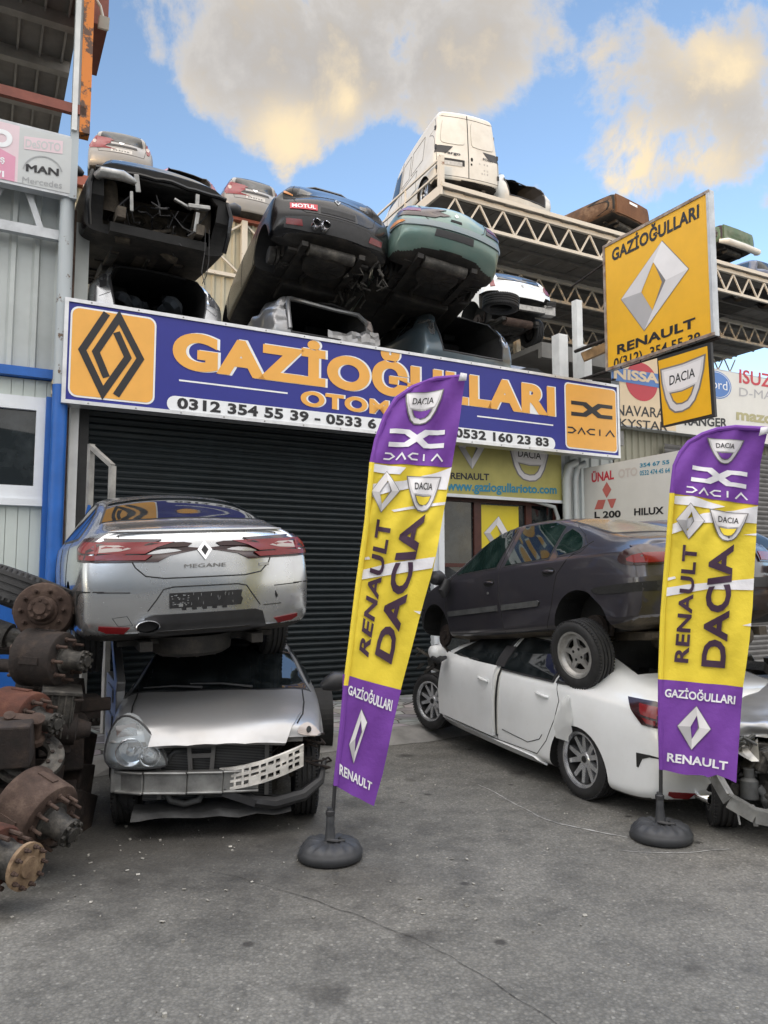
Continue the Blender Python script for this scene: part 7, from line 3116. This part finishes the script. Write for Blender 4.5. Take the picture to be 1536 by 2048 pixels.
def pickup(label, body, tail, loc, heading, writing=None, bumper='white_old', level=2, cab=True, scale=1):
    zc = 1.55 if cab else 1.02
    ST = [(-1.15, .52, .96, 1.02, .76, .62), (-1.05, .48, .97, 1.04, .80, .64), (-.6, .46, .97, 1.04, .81, .64), (.4, .45, .97, 1.04, .81, .64), (.98, .44, .97, 1.04, .81, .62), (1.10, .44, .98, zc, .80, .56), (1.5, .44, .98, zc + .08, .80, .56),
          (2.0, .44, .97, zc - .05, .80, .57), (2.45, .44, .95, 1.12, .79, .6), (3.0, .46, .9, 1.0, .78, .56), (3.3, .5, .76, .86, .72, .5)]
    c = Car('pickup_truck', label, 'pickup truck', ST, body, level=level, wb=2.75, wheels=(.33, .21), corner=.03, roff=(0, 0, 0, 0, 0, 0, .01),
            cuts=[([(-1.06, .68), (.95, .68), (.95, -.68), (-1.06, -.68)], 'T', .62, 1.6, 'dark')])
    g = c.patch('tailgate', [(.66, .55), (.66, .985), (-.66, .985), (-.66, .55)], 'B', tail, .03, .03)
    if writing:
        c.text(writing, (.5, .70, -.5, .86), 'B', tail, .045, .03, parent=g)
    else:
        c.patch('latch_hole', [(.16, .88), (.16, .94), (-.16, .94), (-.16, .88)], 'B', 's_white', .034, .01, parent=g)
    for sg in (1, -1):
        c.patch('tail_light', [(sg * .70, .56), (sg * .70, .96), (sg * .79, .96), (sg * .79, .56)], 'B', 'lens_dark' if writing else 'dark', .012, .02)
    if bumper:
        mb = MB()
        mb.tube([(-1.10, -.82, .50), (-1.26, -.70, .46), (-1.28, 0, .46), (-1.26, .70, .46), (-1.10, .82, .50)], [.05, .09, .09, .09, .05], 10)
        c.add(mb, 'bumper', bumper)
    if cab:
        c.window([(2.3, 1.04), (1.25, 1.04), (1.25, zc - .06), (1.9, zc - .10)], 'L', 'glass', .02, both=True)
    for x, sd in ((0, 1), (0, -1), (2.75, 1), (2.75, -1)):
        if writing:
            c.wheel(x, sd, 'steel')
    c.underside(.46, -1.1, spare=False)
    c.root.scale = (scale,) * 3
    c.place((-1.1 * scale, 0, .0), loc, heading)
    return c


def skyline():
    c = wagon('silver estate car with ringed tail lights, directly above the engineless black shell')
    bd = front(11.8)
    u, z = bd.px(243, 306)
    c.place((-.8, 0, .95), FW(u, 11.8, z + .22), (-.36, .93))
    c = wagon('silver estate car half hidden behind the glossy black hatchback, on the rear roof edge')
    bd = front(10.6)
    u, z = bd.px(512, 386)
    c.place((-.8, 0, .95), FW(u, 10.6, z), IN)
    c = open_rear('hatchback_car', 'red car shell with an open tail, only its roof showing above the engineless black shell', 'red_car', HOLE, 12)
    for sg in (1, -1):
        c.patch('tail_light', [(sg * .76, .86), (sg * .66, .86), (sg * .66, 1.06), (sg * .74, 1.12)], 'B', 'lens_red', .012, .02)
    bd = front(11.0)
    u, z = bd.px(386, 385)
    c.place((-.76, 0, .8), FW(u, 11.4, z + .50), IN, roll=4)
    van()
    # small burnt-out shell
    c = open_rear('hatchback_car', 'pale scorched car shell with open tail on the steel rack, right of the white van', 'white_old', HOLE, 15, dent=rough_dent(.03, 3, 5))
    c.window([(-.05, 1.05), (.3, 1.05), (.3, 1.3), (.1, 1.3)], 'L', 'glass', .02)
    bd = front(7.6)
    u, z = bd.px(1056, 425)
    c.root.scale = (1.2, 1.2, 1.2)
    c.place((-.76, 0, .62), FW(u, 7.7, 12.95), (-.50, .866), roll=2)
    bd = front(7.3)
    u, z = bd.px(1272, 455)
    pickup('rust brown burnt pickup truck bed on the steel rack, left of the square yellow sign', 'rust_car', 'rust_tail', FW(u - .1, 7.4, 12.50), (-.62, .785), bumper=None, cab=False, scale=1.3)
    bd = front(7.2)
    u, z = bd.px(1470, 500)
    pickup('green pickup truck with embossed tailgate and pale bumper, right of the square yellow sign', 'green_car', 'green_car', FW(u, 7.1, 12.55), (-.52, .85), 'NISSAN', level=2, cab=False, scale=1.22)
    c = Car('off_road_car', 'dark off road car on the steel rack at the right edge of the photo', 'car', WAGON, 'navy_car', level=2, wb=2.75)
    c.window([(.56, 1.10), (.50, 1.40), (-.50, 1.40), (-.56, 1.10)], 'B', 'glass', .02, name='rear_window')
    for w in ([(2.0, .98), (1.30, .98), (1.25, 1.46), (1.6, 1.42)], [(1.18, .98), (.36, 1.0), (.34, 1.48), (1.14, 1.48)], [(.26, 1.0), (-.35, 1.03), (-.30, 1.40), (.24, 1.46)]):
        c.window(w, 'L', 'glass', .016, both=True)
    for x, sd in ((0, 1), (0, -1), (2.75, 1), (2.75, -1)):
        c.wheel(x, sd, 'steel')
    bd = front(7.6)
    u, z = bd.px(1515, 520)
    c.place((-.5, .85, 0), FW(u, 7.9, 12.0), (-.50, .866))
    # white hatchback, bumper gone, on the lower shelf
    HW = [(s[0], s[1], s[2], s[3], s[4] * .96, s[5]) for s in HATCH]
    c = Car('hatchback_car', 'white hatchback with its rear bumper missing, on the lower shelf right of the teal saloon', 'car', HW, 'white_car', level=2, wb=2.6,
            cuts=[([(.95, .1), (.95, .74), (.60, .76), (.52, .66), (-.52, .66), (-.60, .76), (-.95, .74), (-.95, .1)], 'B', -1.2, -.35, 'under')])
    hatch_seams(c, False)
    c.window([(.52, 1.06), (.46, 1.30), (.2, 1.345), (-.2, 1.345), (-.46, 1.30), (-.52, 1.06)], 'B', 'glass', .02, name='rear_window')
    for w in H_SIDE:
        c.window(w, 'L', 'glass', .016, both=True)
    for sg in (1, -1):
        c.patch('tail_light', [(sg * .74, .84), (sg * .63, .86), (sg * .63, 1.02), (sg * .72, 1.10)], 'B', 'lens_red', .014, .02)
    c.seam([(.60, 1.3), (.64, .95), (.60, .76), (-.60, .76), (-.64, .95), (-.60, 1.3)], 'B', .006)
    c.patch('badge', [(0, .98), (.04, .93), (0, .88), (-.04, .93)], 'B', 'steel', .012, .02)
    mb = MB()
    mb.tube([(-.70, 0, 1.06), (-.66, -.2, 1.08), (-.62, -.40, 1.10)], .012, 6)
    c.add(mb, 'wiper', 'trim')
    mb = MB()
    mb.bar((-.62, -.62, .50), (-.62, .62, .50), .08, .12)
    mb.bbox((-.66, -.86, .42), (-.5, -.58, .62))
    mb.bbox((-.66, .58, .42), (-.5, .86, .62))
    c.add(mb, 'crash_beam', 'alloy_dull', bevel=.01)
    mb = MB()
    for k in range(4):
        mb.bar((-.70, -.60 - .06 * 0, .56 + k * .035), (-.70, -.84, .60 + k * .035), .02, .014)
    c.add(mb, 'broken_vent', 'trim')
    c.underside(.25, -.70, ('under', 'rust_brown', 'rust_dark'))
    c.wheel(0, -1, 'steel', dz=-.1)
    bd = front(2.6)
    u, z = bd.px(1046, 588)
    c.place((-.70, 0, .76), FW(u, 2.6, z), (-.44, .9), roll=-1)


def ground_wrecks():
    # navy estate stacked behind the grey saloon
    c = Car('estate_car', 'navy blue estate car shell, only its roof line showing behind the dark grey saloon', 'car', HATCH, 'navy_car', level=2, wb=2.64)
    for w in H_SIDE:
        c.window(w, 'L', 'glass', .016, both=True)
    c.patch('lamp_housing', [(.76, .86), (.66, .9), (.66, 1.10), (.74, 1.14)], 'B', 'steel', .01, .02)
    c.window([(.52, 1.06), (.46, 1.30), (-.46, 1.30), (-.52, 1.06)], 'B', 'glass', .02, name='rear_window')
    w = Vector((0, 0, CAM_H)) + pxdir(1215, 1046) * 9.4
    c.place((.9, .55, 1.47), w, (-.42, .91), pitch=2)
    c = Car('hatchback_car', 'dusty tan floored wreck lying under the navy estate behind the white saloon', 'car', HATCH, 'white_old', level=2, wb=2.64, dent=rough_dent(.06, 3, 9))
    for w in H_SIDE:
        c.window(w, 'L', 'glass_dusty', .016)
    g = on_ground(1500, 1440)
    c.place((0, 0, .2), (2.95, 8.3, 0), (-.42, .91))
    # wreck cut by the right edge of the photo
    ST = [(.75, .30, .84, .92, .72, .5), (.95, .27, .88, .96, .80, .58), (1.4, .24, .90, .98, .815, .6), (1.8, .23, .89, .97, .82, .6), (2.1, .23, .86, .94, .815, .6), (2.45, .27, .80, .88, .80, .58), (2.75, .34, .70, .80, .76, .52), (3.0, .40, .60, .70, .70, .46)]
    c = Car('hatchback_car', 'smashed silver car front with a bare engine bay, at the right edge', 'car', ST, 'silver_old', level=3, wb=2.47, wheels=(.31, .19), dent=rough_dent(.055, 3.0, 17, .2, lambda v: max(0, min(1, (v.x - 1.8) * 1.4))),
            arches=False, cuts=[([(2.05, .05), (2.05, .60), (2.6, .70), (3.4, .70), (3.4, .05)], 'L', -1.3, 1.3, 'dark')])
    c.wheel(2.47, -1, 'steel', steer=R(6))
    c.wheel(2.47, 1, 'steel')
    random.seed(41)
    mb = MB()
    mb.box((2.45, -.1, .48), (.5, .7, .36))
    for k in range(34):
        p = Vector((random.uniform(2.5, 2.85), random.uniform(-.70, .5), random.uniform(.25, .66)))
        mb.box(p, (random.uniform(.05, .16), random.uniform(.05, .2), random.uniform(.04, .16)), Matrix.Rotation(random.uniform(-.6, .6), 3, 'X') @ Matrix.Rotation(random.uniform(-.6, .6), 3, 'Z'))
    c.add(mb, 'engine', 'iron', bevel=.012)
    mb = MB()
    for k, (y, z, r) in enumerate(((-.52, .40, .06), (-.30, .52, .09), (-.40, .30, .05), (-.12, .42, .07))):
        mb.lathe([(.0, -.1), (r, -.1), (r, .02), (r * .6, .04), (r * .6, .1), (0, .1)], Matrix.Translation((2.82, y, z)) @ Matrix.Rotation(R(20 * k), 4, 'X'), 18)
    for k in range(14):
        p = Vector((random.uniform(2.7, 2.95), random.uniform(-.72, .3), random.uniform(.3, .7)))
        pts = [p]
        for j in range(4):
            pts.append(pts[-1] + Vector((random.uniform(-.05, .05), random.uniform(-.12, .12), random.uniform(-.1, .06))))
        mb.tube(pts, random.uniform(.006, .018), 6)
    c.add(mb, 'hose', 'inner_grey')
    mb = MB()
    pts = [(2.70, -.76, .52), (2.86, -.74, .44), (2.94, -.66, .30), (2.96, -.50, .22), (2.98, -.2, .19), (2.98, .3, .18)]
    for a, b in zip(pts[:-1], pts[1:]):
        mb.bar(a, b, .03, .10)
        mb.bar((a[0] + .02, a[1], a[2] + .05), (b[0] + .02, b[1], b[2] + .05), .05, .012)
    for k in range(6):
        mb.bar((2.93 + .01 * k, -.62 + k * .1, .30 - k * .015), (2.95 + .01 * k, -.60 + k * .1, .15), .012, .03)
    c.add(mb, 'bent_crash_beam', 'steel')
    mb = MB()
    vs, fs = [], []
    for i in range(8):
        for j in range(8):
            vs.append((2.35 + i * .07, -.80 + j * .05, .72 + .12 * noise.noise((i * .8, j * .8, 5)) - .02 * i + .06 * noise.noise((i * 2.1, j * 2, 9))))
    for i in range(7):
        for j in range(7):
            a = i * 8 + j
            fs.append((a, a + 1, a + 9, a + 8))
    mb.add(vs, fs)
    c.add(mb, 'crumpled_wing', 'alloy_dull')
    g = on_ground(1442, 1690) * 1.08 + Vector((.02, 0, 0))
    c.place((2.47, -.68, 0), g, (-.34, -.94))
    # heap of broken panels and timber behind it
    random.seed(8)
    k = 0
    mb = MB()
    o = Vector((3.75, 7.1, 0))
    for i in range(70):
        p = o + Vector((random.uniform(-.5, 1.2), random.uniform(-.5, .6), random.uniform(.0, 1.35)))
        mb.box(p, (random.uniform(.05, .5), random.uniform(.05, .4), random.uniform(.02, .15)), Matrix.Rotation(random.uniform(-1.5, 1.5), 3, 'Z') @ Matrix.Rotation(random.uniform(-.8, .8), 3, 'X'))
    for i in range(20):
        p = o + Vector((random.uniform(-.5, .6), random.uniform(-.5, .2), random.uniform(.3, 1.4)))
        mb.tube([p, p + Vector((random.uniform(-.3, .3), -.1, random.uniform(-.3, .2)))], random.uniform(.015, .05), 8)
    h = mb.build('scrap_heap', M['iron'])
    tag(h, 'dark heap of engine scrap behind the feather flag at the right edge', 'scrap heap', kind='stuff')
    for i in range(3):
        mb = MB()
        for j in range(4):
            mb.box((0, j * .14 - .2, 0), (1.0, .10, .022))
        for j in (-.4, .4):
            mb.box((j, 0, -.04), (.08, .6, .06))
        p = mb.build('timber_pallet', M['timber'])
        p.location = o + Vector((.35 - .2 * i, -.25, 1.45 + .14 * i))
        p.rotation_euler = (R(12 + 10 * i), R(-14 + 12 * i), R(25 + 20 * i))
        tag(p, ('lowest broken timber pallet on the dark scrap heap at the right edge', 'middle broken timber pallet on the dark scrap heap at the right edge', 'topmost broken timber pallet on the dark scrap heap at the right edge')[i], 'pallet', 'timber pallets on the scrap heap')


# ------------------------------------------------------------------ truck axle scrap in the left foreground
def axis_matrix(loc, d):
    q = Vector(d).normalized().to_track_quat('Z', 'Y')
    return Matrix.Translation(loc) @ q.to_matrix().to_4x4()


def drum(label, px, D, d, rad, ln, mat, studs=10, hub=True, hubmat='iron', wear=0, group='truck brake drums piled at the left'):
    loc = Vector((0, 0, CAM_H)) + pxdir(*px) * D
    r = empty('brake_drum', loc, label=label, cat='brake drum', group=group)
    r.rotation_mode = 'QUATERNION'
    r.rotation_quaternion = Vector(d).normalized().to_track_quat('Z', 'Y')
    h = ln / 2
    mb = MB()
    mb.lathe([(rad * .90, -h + .01), (rad * .92, -h), (rad * 1.0, -h), (rad * 1.01, -h + .02), (rad * 1.01, -h + .10 * ln + .02), (rad * .965, -h + .12 * ln + .03), (rad * .955, h * .3), (rad * .95, h * .82), (rad * .92, h * .95), (rad * .86, h), (rad * .50, h), (rad * .48, h * .8), (rad * .48, -h * .4), (rad * .90, -h + .02)], None, 48)
    # cast lugs
    for k in range(4):
        a = k * 1.57 + wear
        m = Matrix.Rotation(a, 4, 'Z')
        mb.box(m @ Vector((rad * .962, 0, .0)), (.012, .05, ln * .5), m)
    mb.build('drum_shell', M[mat], r)
    if hub:
        mb = MB()
        mb.lathe([(rad * .49, h * .7), (rad * .49, h + .012), (rad * .40, h + .02), (rad * .34, h + .05), (rad * .30, h + .14), (rad * .36, h + .145), (rad * .36, h + .165), (rad * .20, h + .17), (rad * .19, h + .19), (0, h + .19)], None, 32)
        for k in range(8):
            a = 2 * math.pi * k / 8
            mb.lathe([(.013, h + .16), (.013, h + .185), (0, h + .185)], Matrix.Translation((rad * .30 * math.cos(a), rad * .30 * math.sin(a), 0)), 6)
        mb.build('hub', M[hubmat], r)
    if studs:
        mb = MB()
        for k in range(studs):
            a = 2 * math.pi * k / studs
            m = Matrix.Translation((rad * .68 * math.cos(a), rad * .68 * math.sin(a), 0))
            mb.lathe([(.019, h - .01), (.019, h + .012), (.012, h + .014), (.0115, h + .075), (.009, h + .08), (0, h + .08)], m, 10)
        mb.build('wheel_stud', M['rust_brown'], r, each=True)
    return r


def scrap_pile():
    V = lambda px, py, D: Vector((0, 0, CAM_H)) + pxdir(px, py) * D
    # tyre at the top
    tm, rm = wheel_meshes('steel', .48, .26)
    t = link('tyre', tm)
    tag(t, 'big worn black tyre lying on top of the axle scrap pile', 'tyre')
    t.location = V(72, 1196, 6.15)
    t.rotation_euler = (R(72), R(14), R(-20))
    drum('rusty brown brake drum with its bolted hub facing the street, topmost of the pile', (88, 1222, )[:2], 5.75, (.28, -.93, .10), .215, .16, 'rust_brown', 10, True, 'rust_brown')
    drum('dark brown brake drum on its side, second from the top of the pile', (92, 1316), 5.55, (.96, -.2, -.05), .205, .30, 'rust_dark', 8)
    drum('red rusted brake drum lying on its side, in the middle of the pile', (38, 1435), 5.15, (.93, -.30, -.08), .19, .27, 'rust_red', 10)
    drum('largest mottled brown brake drum with long wheel studs, tilted low in the pile', (72, 1622), 4.75, (.86, -.30, -.36), .235, .25, 'rust_brown', 12)
    # gearbox housing
    r = empty('gearbox', V(112, 1425, 5.4), (R(4), R(6), R(24)), 'greasy grey gearbox housing wedged right of the red rusted drum', 'gearbox')
    mb = MB()
    mb.box((0, 0, 0), (.22, .26, .30))
    for k in range(5):
        mb.box((-.09 + k * .045, -.135, .0), (.014, .02, .30))
    mb.box((.02, 0, .16), (.26, .30, .03))
    mb.build('housing', M['iron'], r, bevel=.015)
    mb = MB()
    mb.lathe([(.10, -.12), (.11, .02), (.075, .03), (.05, .12), (0, .12)], Matrix.Translation((.12, -.04, -.1)) @ Matrix.Rotation(R(90), 4, 'Y'), 20)
    for k in range(6):
        mb.tube([(.10, -.14 + .05 * k, .12), (.16, -.14 + .05 * k, .12)], .010, 6)
    mb.build('output_flange', M['rust_dark'], r)
    r = empty('gearbox', V(170, 1420, 5.9), (0, 0, R(30)), 'small dark gear housing with bolts, in the shade beside the silver hatchback', 'gearbox')
    mb = MB()
    mb.box((0, 0, 0), (.20, .2, .22))
    mb.box((.06, -.1, .05), (.22, .03, .10))
    mb.build('housing', M['rust_dark'], r, bevel=.012)
    mb = MB()
    for k in range(5):
        mb.tube([(-.08 + .04 * k, -.10, -.06), (-.08 + .04 * k, -.14, -.06)], .011, 6)
    mb.build('bolt', M['iron'], r, each=True)
    # flange plate with a steering knuckle standing on it
    r = empty('axle_flange', V(60, 1515, 4.95), label='wide grey axle flange lying face up with a bolted lever arm standing on it', cat='axle part')
    r.rotation_mode = 'QUATERNION'
    r.rotation_quaternion = Vector((.25, -.55, .80)).normalized().to_track_quat('Z', 'Y')
    mb = MB()
    mb.lathe([(.105, -.03), (.105, .02), (.12, .035), (.15, .03), (.17, .012), (.205, .014), (.208, .0), (.208, -.02), (.19, -.035), (.105, -.03)], None, 44)
    mb.build('flange_ring', M['iron'], r)
    mb = MB()
    for k in range(10):
        a = 2 * math.pi * k / 10
        mb.lathe([(.013, .0), (.013, .032), (0, .032)], Matrix.Translation((.132 * math.cos(a), .132 * math.sin(a), .012)), 6)
        mb.lathe([(.015, .0), (.015, .017), (0, .017)], Matrix.Translation((.19 * math.cos(a + .3), .19 * math.sin(a + .3), .0)), 6)
    mb.build('bolt', M['rust_dark'], r, each=True)
    mb = MB()
    mb.lathe([(.06, .02), (.055, .05), (.035, .06), (.03, .20), (.05, .21), (.05, .225), (.02, .24), (0, .24)], Matrix.Translation((.03, .12, 0)), 18)
    mb.bar((.03, .12, .215), (-.13, .15, .22), .05, .03)
    mb.lathe([(.035, .2), (.035, .24), (.012, .245), (0, .245)], Matrix.Translation((-.13, .15, 0)), 14)
    mb.build('lever_arm', M['rust_brown'], r)
    # wheel hub nearest the camera
    r = empty('axle_hub', V(20, 1722, 4.25), label='black wheel hub with bolted end flange and rusty ring, nearest the camera', cat='axle part')
    r.rotation_mode = 'QUATERNION'
    r.rotation_quaternion = Vector((.92, -.34, -.12)).normalized().to_track_quat('Z', 'Y')
    mb = MB()
    mb.lathe([(.10, -.16), (.17, -.16), (.172, -.09), (.16, -.07), (.10, -.06)], None, 36)
    mb.build('rusty_ring', M['rust_red'], r)
    mb = MB()
    mb.lathe([(.115, -.07), (.10, -.03), (.095, .02), (.10, .06), (.092, .10)], None, 32)
    mb.build('hub_barrel', M['iron'], r)
    mb = MB()
    mb.lathe([(.09, .10), (.125, .10), (.127, .125), (.06, .13), (.055, .145), (.03, .147), (0, .147)], None, 32)
    mb.build('end_flange', M['rust_tan'], r)
    mb = MB()
    for k in range(10):
        a = 2 * math.pi * k / 10
        mb.lathe([(.013, .12), (.013, .145), (.008, .147), (.008, .165), (0, .165)], Matrix.Translation((.105 * math.cos(a), .105 * math.sin(a), 0)), 6)
        mb.lathe([(.014, -.07), (.014, .015), (0, .018)], Matrix.Translation((.14 * math.cos(a), .14 * math.sin(a), 0)), 8)
    mb.build('bolt', M['rust_brown'], r, each=True)
    # axle tubes and lumps that carry the pile
    spec = [((-20, 1330), (120, 1335), 5.75, .05, 'rust_dark', 'greasy axle tube lying level behind the dark brown brake drum'), ((-60, 1245), (70, 1290), 5.95, .07, 'iron', 'thick greasy axle beam high on the left of the pile'),
            ((-90, 1590), (30, 1600), 4.9, .05, 'rust_dark', 'dark axle shaft under the wide grey flange')]
    for a, b, D, rr, mt, lab in spec:
        mb = MB()
        p, q = V(*a, D), V(*b, D)
        mb.tube([p, p.lerp(q, .3), p.lerp(q, .35), p.lerp(q, .6), p.lerp(q, .62), q], [rr, rr, rr * 1.4, rr * 1.4, rr, rr * .8], 16)
        mb.box(p.lerp(q, .75), (.12, .12, .10))
        o = mb.build('axle_shaft', M[mt])
        tag(o, lab, 'axle part', 'axle shafts in the pile')
    r = empty('air_chamber', V(38, 1318, 5.5), (R(8), 0, R(20)), 'small rusty bracket block with weld marks, left of the dark brown brake drum', 'axle part')
    mb = MB()
    mb.box((0, 0, 0), (.12, .10, .20))
    mb.box((0, -.055, -.10), (.14, .02, .025))
    mb.build('block', M['rust_brown'], r, bevel=.01)
    mb = MB()
    mb.lathe([(.03, 0), (.03, .05), (0, .05)], Matrix.Translation((0, -.05, .02)) @ Matrix.Rotation(R(90), 4, 'X'), 14)
    mb.lathe([(.055, -.06), (.06, .05), (.03, .06), (0, .06)], Matrix.Translation((.13, 0, .04)), 18)
    mb.build('valve', M['iron'], r)
    random.seed(77)
    mb = MB()
    for k in range(60):
        px, py = random.uniform(-120, 165), random.uniform(1240, 1700)
        D = 6.1 - (py - 1240) / 460 * 1.1 + random.uniform(.0, .5)
        p = V(px, py, D)
        if p.z < .05:
            continue
        if random.random() < .5:
            mb.lathe([(.0, -.06), (random.uniform(.06, .14), -.06), (random.uniform(.08, .16), .05), (.05, .07), (0, .07)], axis_matrix(p, (random.uniform(-1, 1), random.uniform(-1, 1), random.uniform(-.3, 1))), 18)
        else:
            mb.box(p, (random.uniform(.1, .3), random.uniform(.1, .25), random.uniform(.08, .2)), Matrix.Rotation(random.uniform(-1, 1), 3, 'Z') @ Matrix.Rotation(random.uniform(-.6, .6), 3, 'X'))
    # core down to the ground
    for k in range(26):
        x, y = random.uniform(-3.0, -2.25), random.uniform(4.9, 6.6)
        mb.box((x, y, random.uniform(.1, .9)), (random.uniform(.2, .4), random.uniform(.2, .4), random.uniform(.2, .4)), Matrix.Rotation(random.uniform(-1, 1), 3, 'Z') @ Matrix.Rotation(random.uniform(-.4, .4), 3, 'X'))
    h = mb.build('scrap_heap', M['rust_dark'], bevel=.012)
    tag(h, 'dark heap of small truck axle scrap under the brake drums at the left', 'scrap heap', kind='stuff')
    # loose bolt on the road by the hub
    mb = MB()
    a = on_ground(80, 1745)
    mb.tube([a + Vector((0, .0, .05)), a + Vector((.02, -.1, .02))], .014, 8)
    mb.tube([a + Vector((.02, -.09, .024)), a + Vector((.022, -.13, .02))], .022, 8)
    o = mb.build('steel_bolt', M['iron'])
    tag(o, 'short steel bolt on the asphalt beside the nearest wheel hub', 'bolt')


M['rust_car'] = rusty('burnt_body', (.10, .055, .03), (.20, .13, .08), (.04, .03, .022), .8, 3)
M['rust_tail'] = rusty('burnt_tailgate', (.13, .055, .02), (.17, .08, .035), (.08, .035, .015), .8, 2)
M['rust_tan'] = rusty('tan_rust', (.22, .15, .09), (.30, .22, .14), (.10, .06, .035), .8, 9)


def litter():
    random.seed(19)
    mb = MB()
    for k in range(420):
        x, y = random.uniform(-2.6, 3.4), random.uniform(2.4, 9.0)
        if y > 7.5 and random.random() < .5:
            continue
        s = random.uniform(.003, .010) * (1.8 if random.random() < .06 else 1)
        mb.box((x, y, s * .4), (s, s * random.uniform(.5, 1.6), s * .8), Matrix.Rotation(random.uniform(0, 3), 3, 'Z'))
    for k in range(46):
        x, y = random.uniform(-2.2, 1.2), random.uniform(4.2, 5.6)
        s = random.uniform(.008, .028)
        mb.box((x, y, .006), (s, s * random.uniform(.3, 1), .004), Matrix.Rotation(random.uniform(0, 3), 3, 'Z') @ Matrix.Rotation(.3, 3, 'X'))
    o = mb.build('grit', M['grit'])
    tag(o, 'scattered grit and glass crumbs on the worn asphalt', 'grit', kind='stuff')


M['grit'] = plain('grit', (.32, .31, .28), .9, 0, .8, 9)


def far_side():
    """the shops across the road, behind the photographer: they keep the low sun off the yard and show in the glass"""
    r = empty('opposite_shops', (0, -22, 0), label='row of pale shops across the road, mirrored in the car windows', cat='building')
    mb = MB()
    for k, (x, w, h) in enumerate(((-24, 12, 8.4), (-12, 11, 7.4), (-1, 12, 9.0), (11, 12, 7.8), (23, 14, 8.6))):
        mb.bbox((x, -5, 0), (x + w - .05, 0, h + 2.2))
    mb.build('wall', M['plaster'], r)
    mb = MB()
    for k in range(24):
        x = -22 + k * 2.4
        mb.bbox((x, .0, .1), (x + 1.9, .04, 3.0))
        mb.bbox((x + .2, .0, 4.2), (x + 1.6, .04, 5.9))
    mb.build('shutter', M['steel_dark'], r)


# ------------------------------------------------------------------ build everything
ground()
shop()
left_building()
rear_structures()
main_sign()
wall_poster()
projecting_sign()
neighbour_signs()
silver_saloon()
white_saloon()
grey_saloon()
symbol_hatch()
black_hatch()
teal_saloon()
engineless_car()
lower_row()
skyline()
ground_wrecks()
scrap_pile()
flags()
litter()
far_side()
for o in list(bpy.data.objects):
    if o.type == 'EMPTY' and not o.children and o.parent is None:
        bpy.data.objects.remove(o)
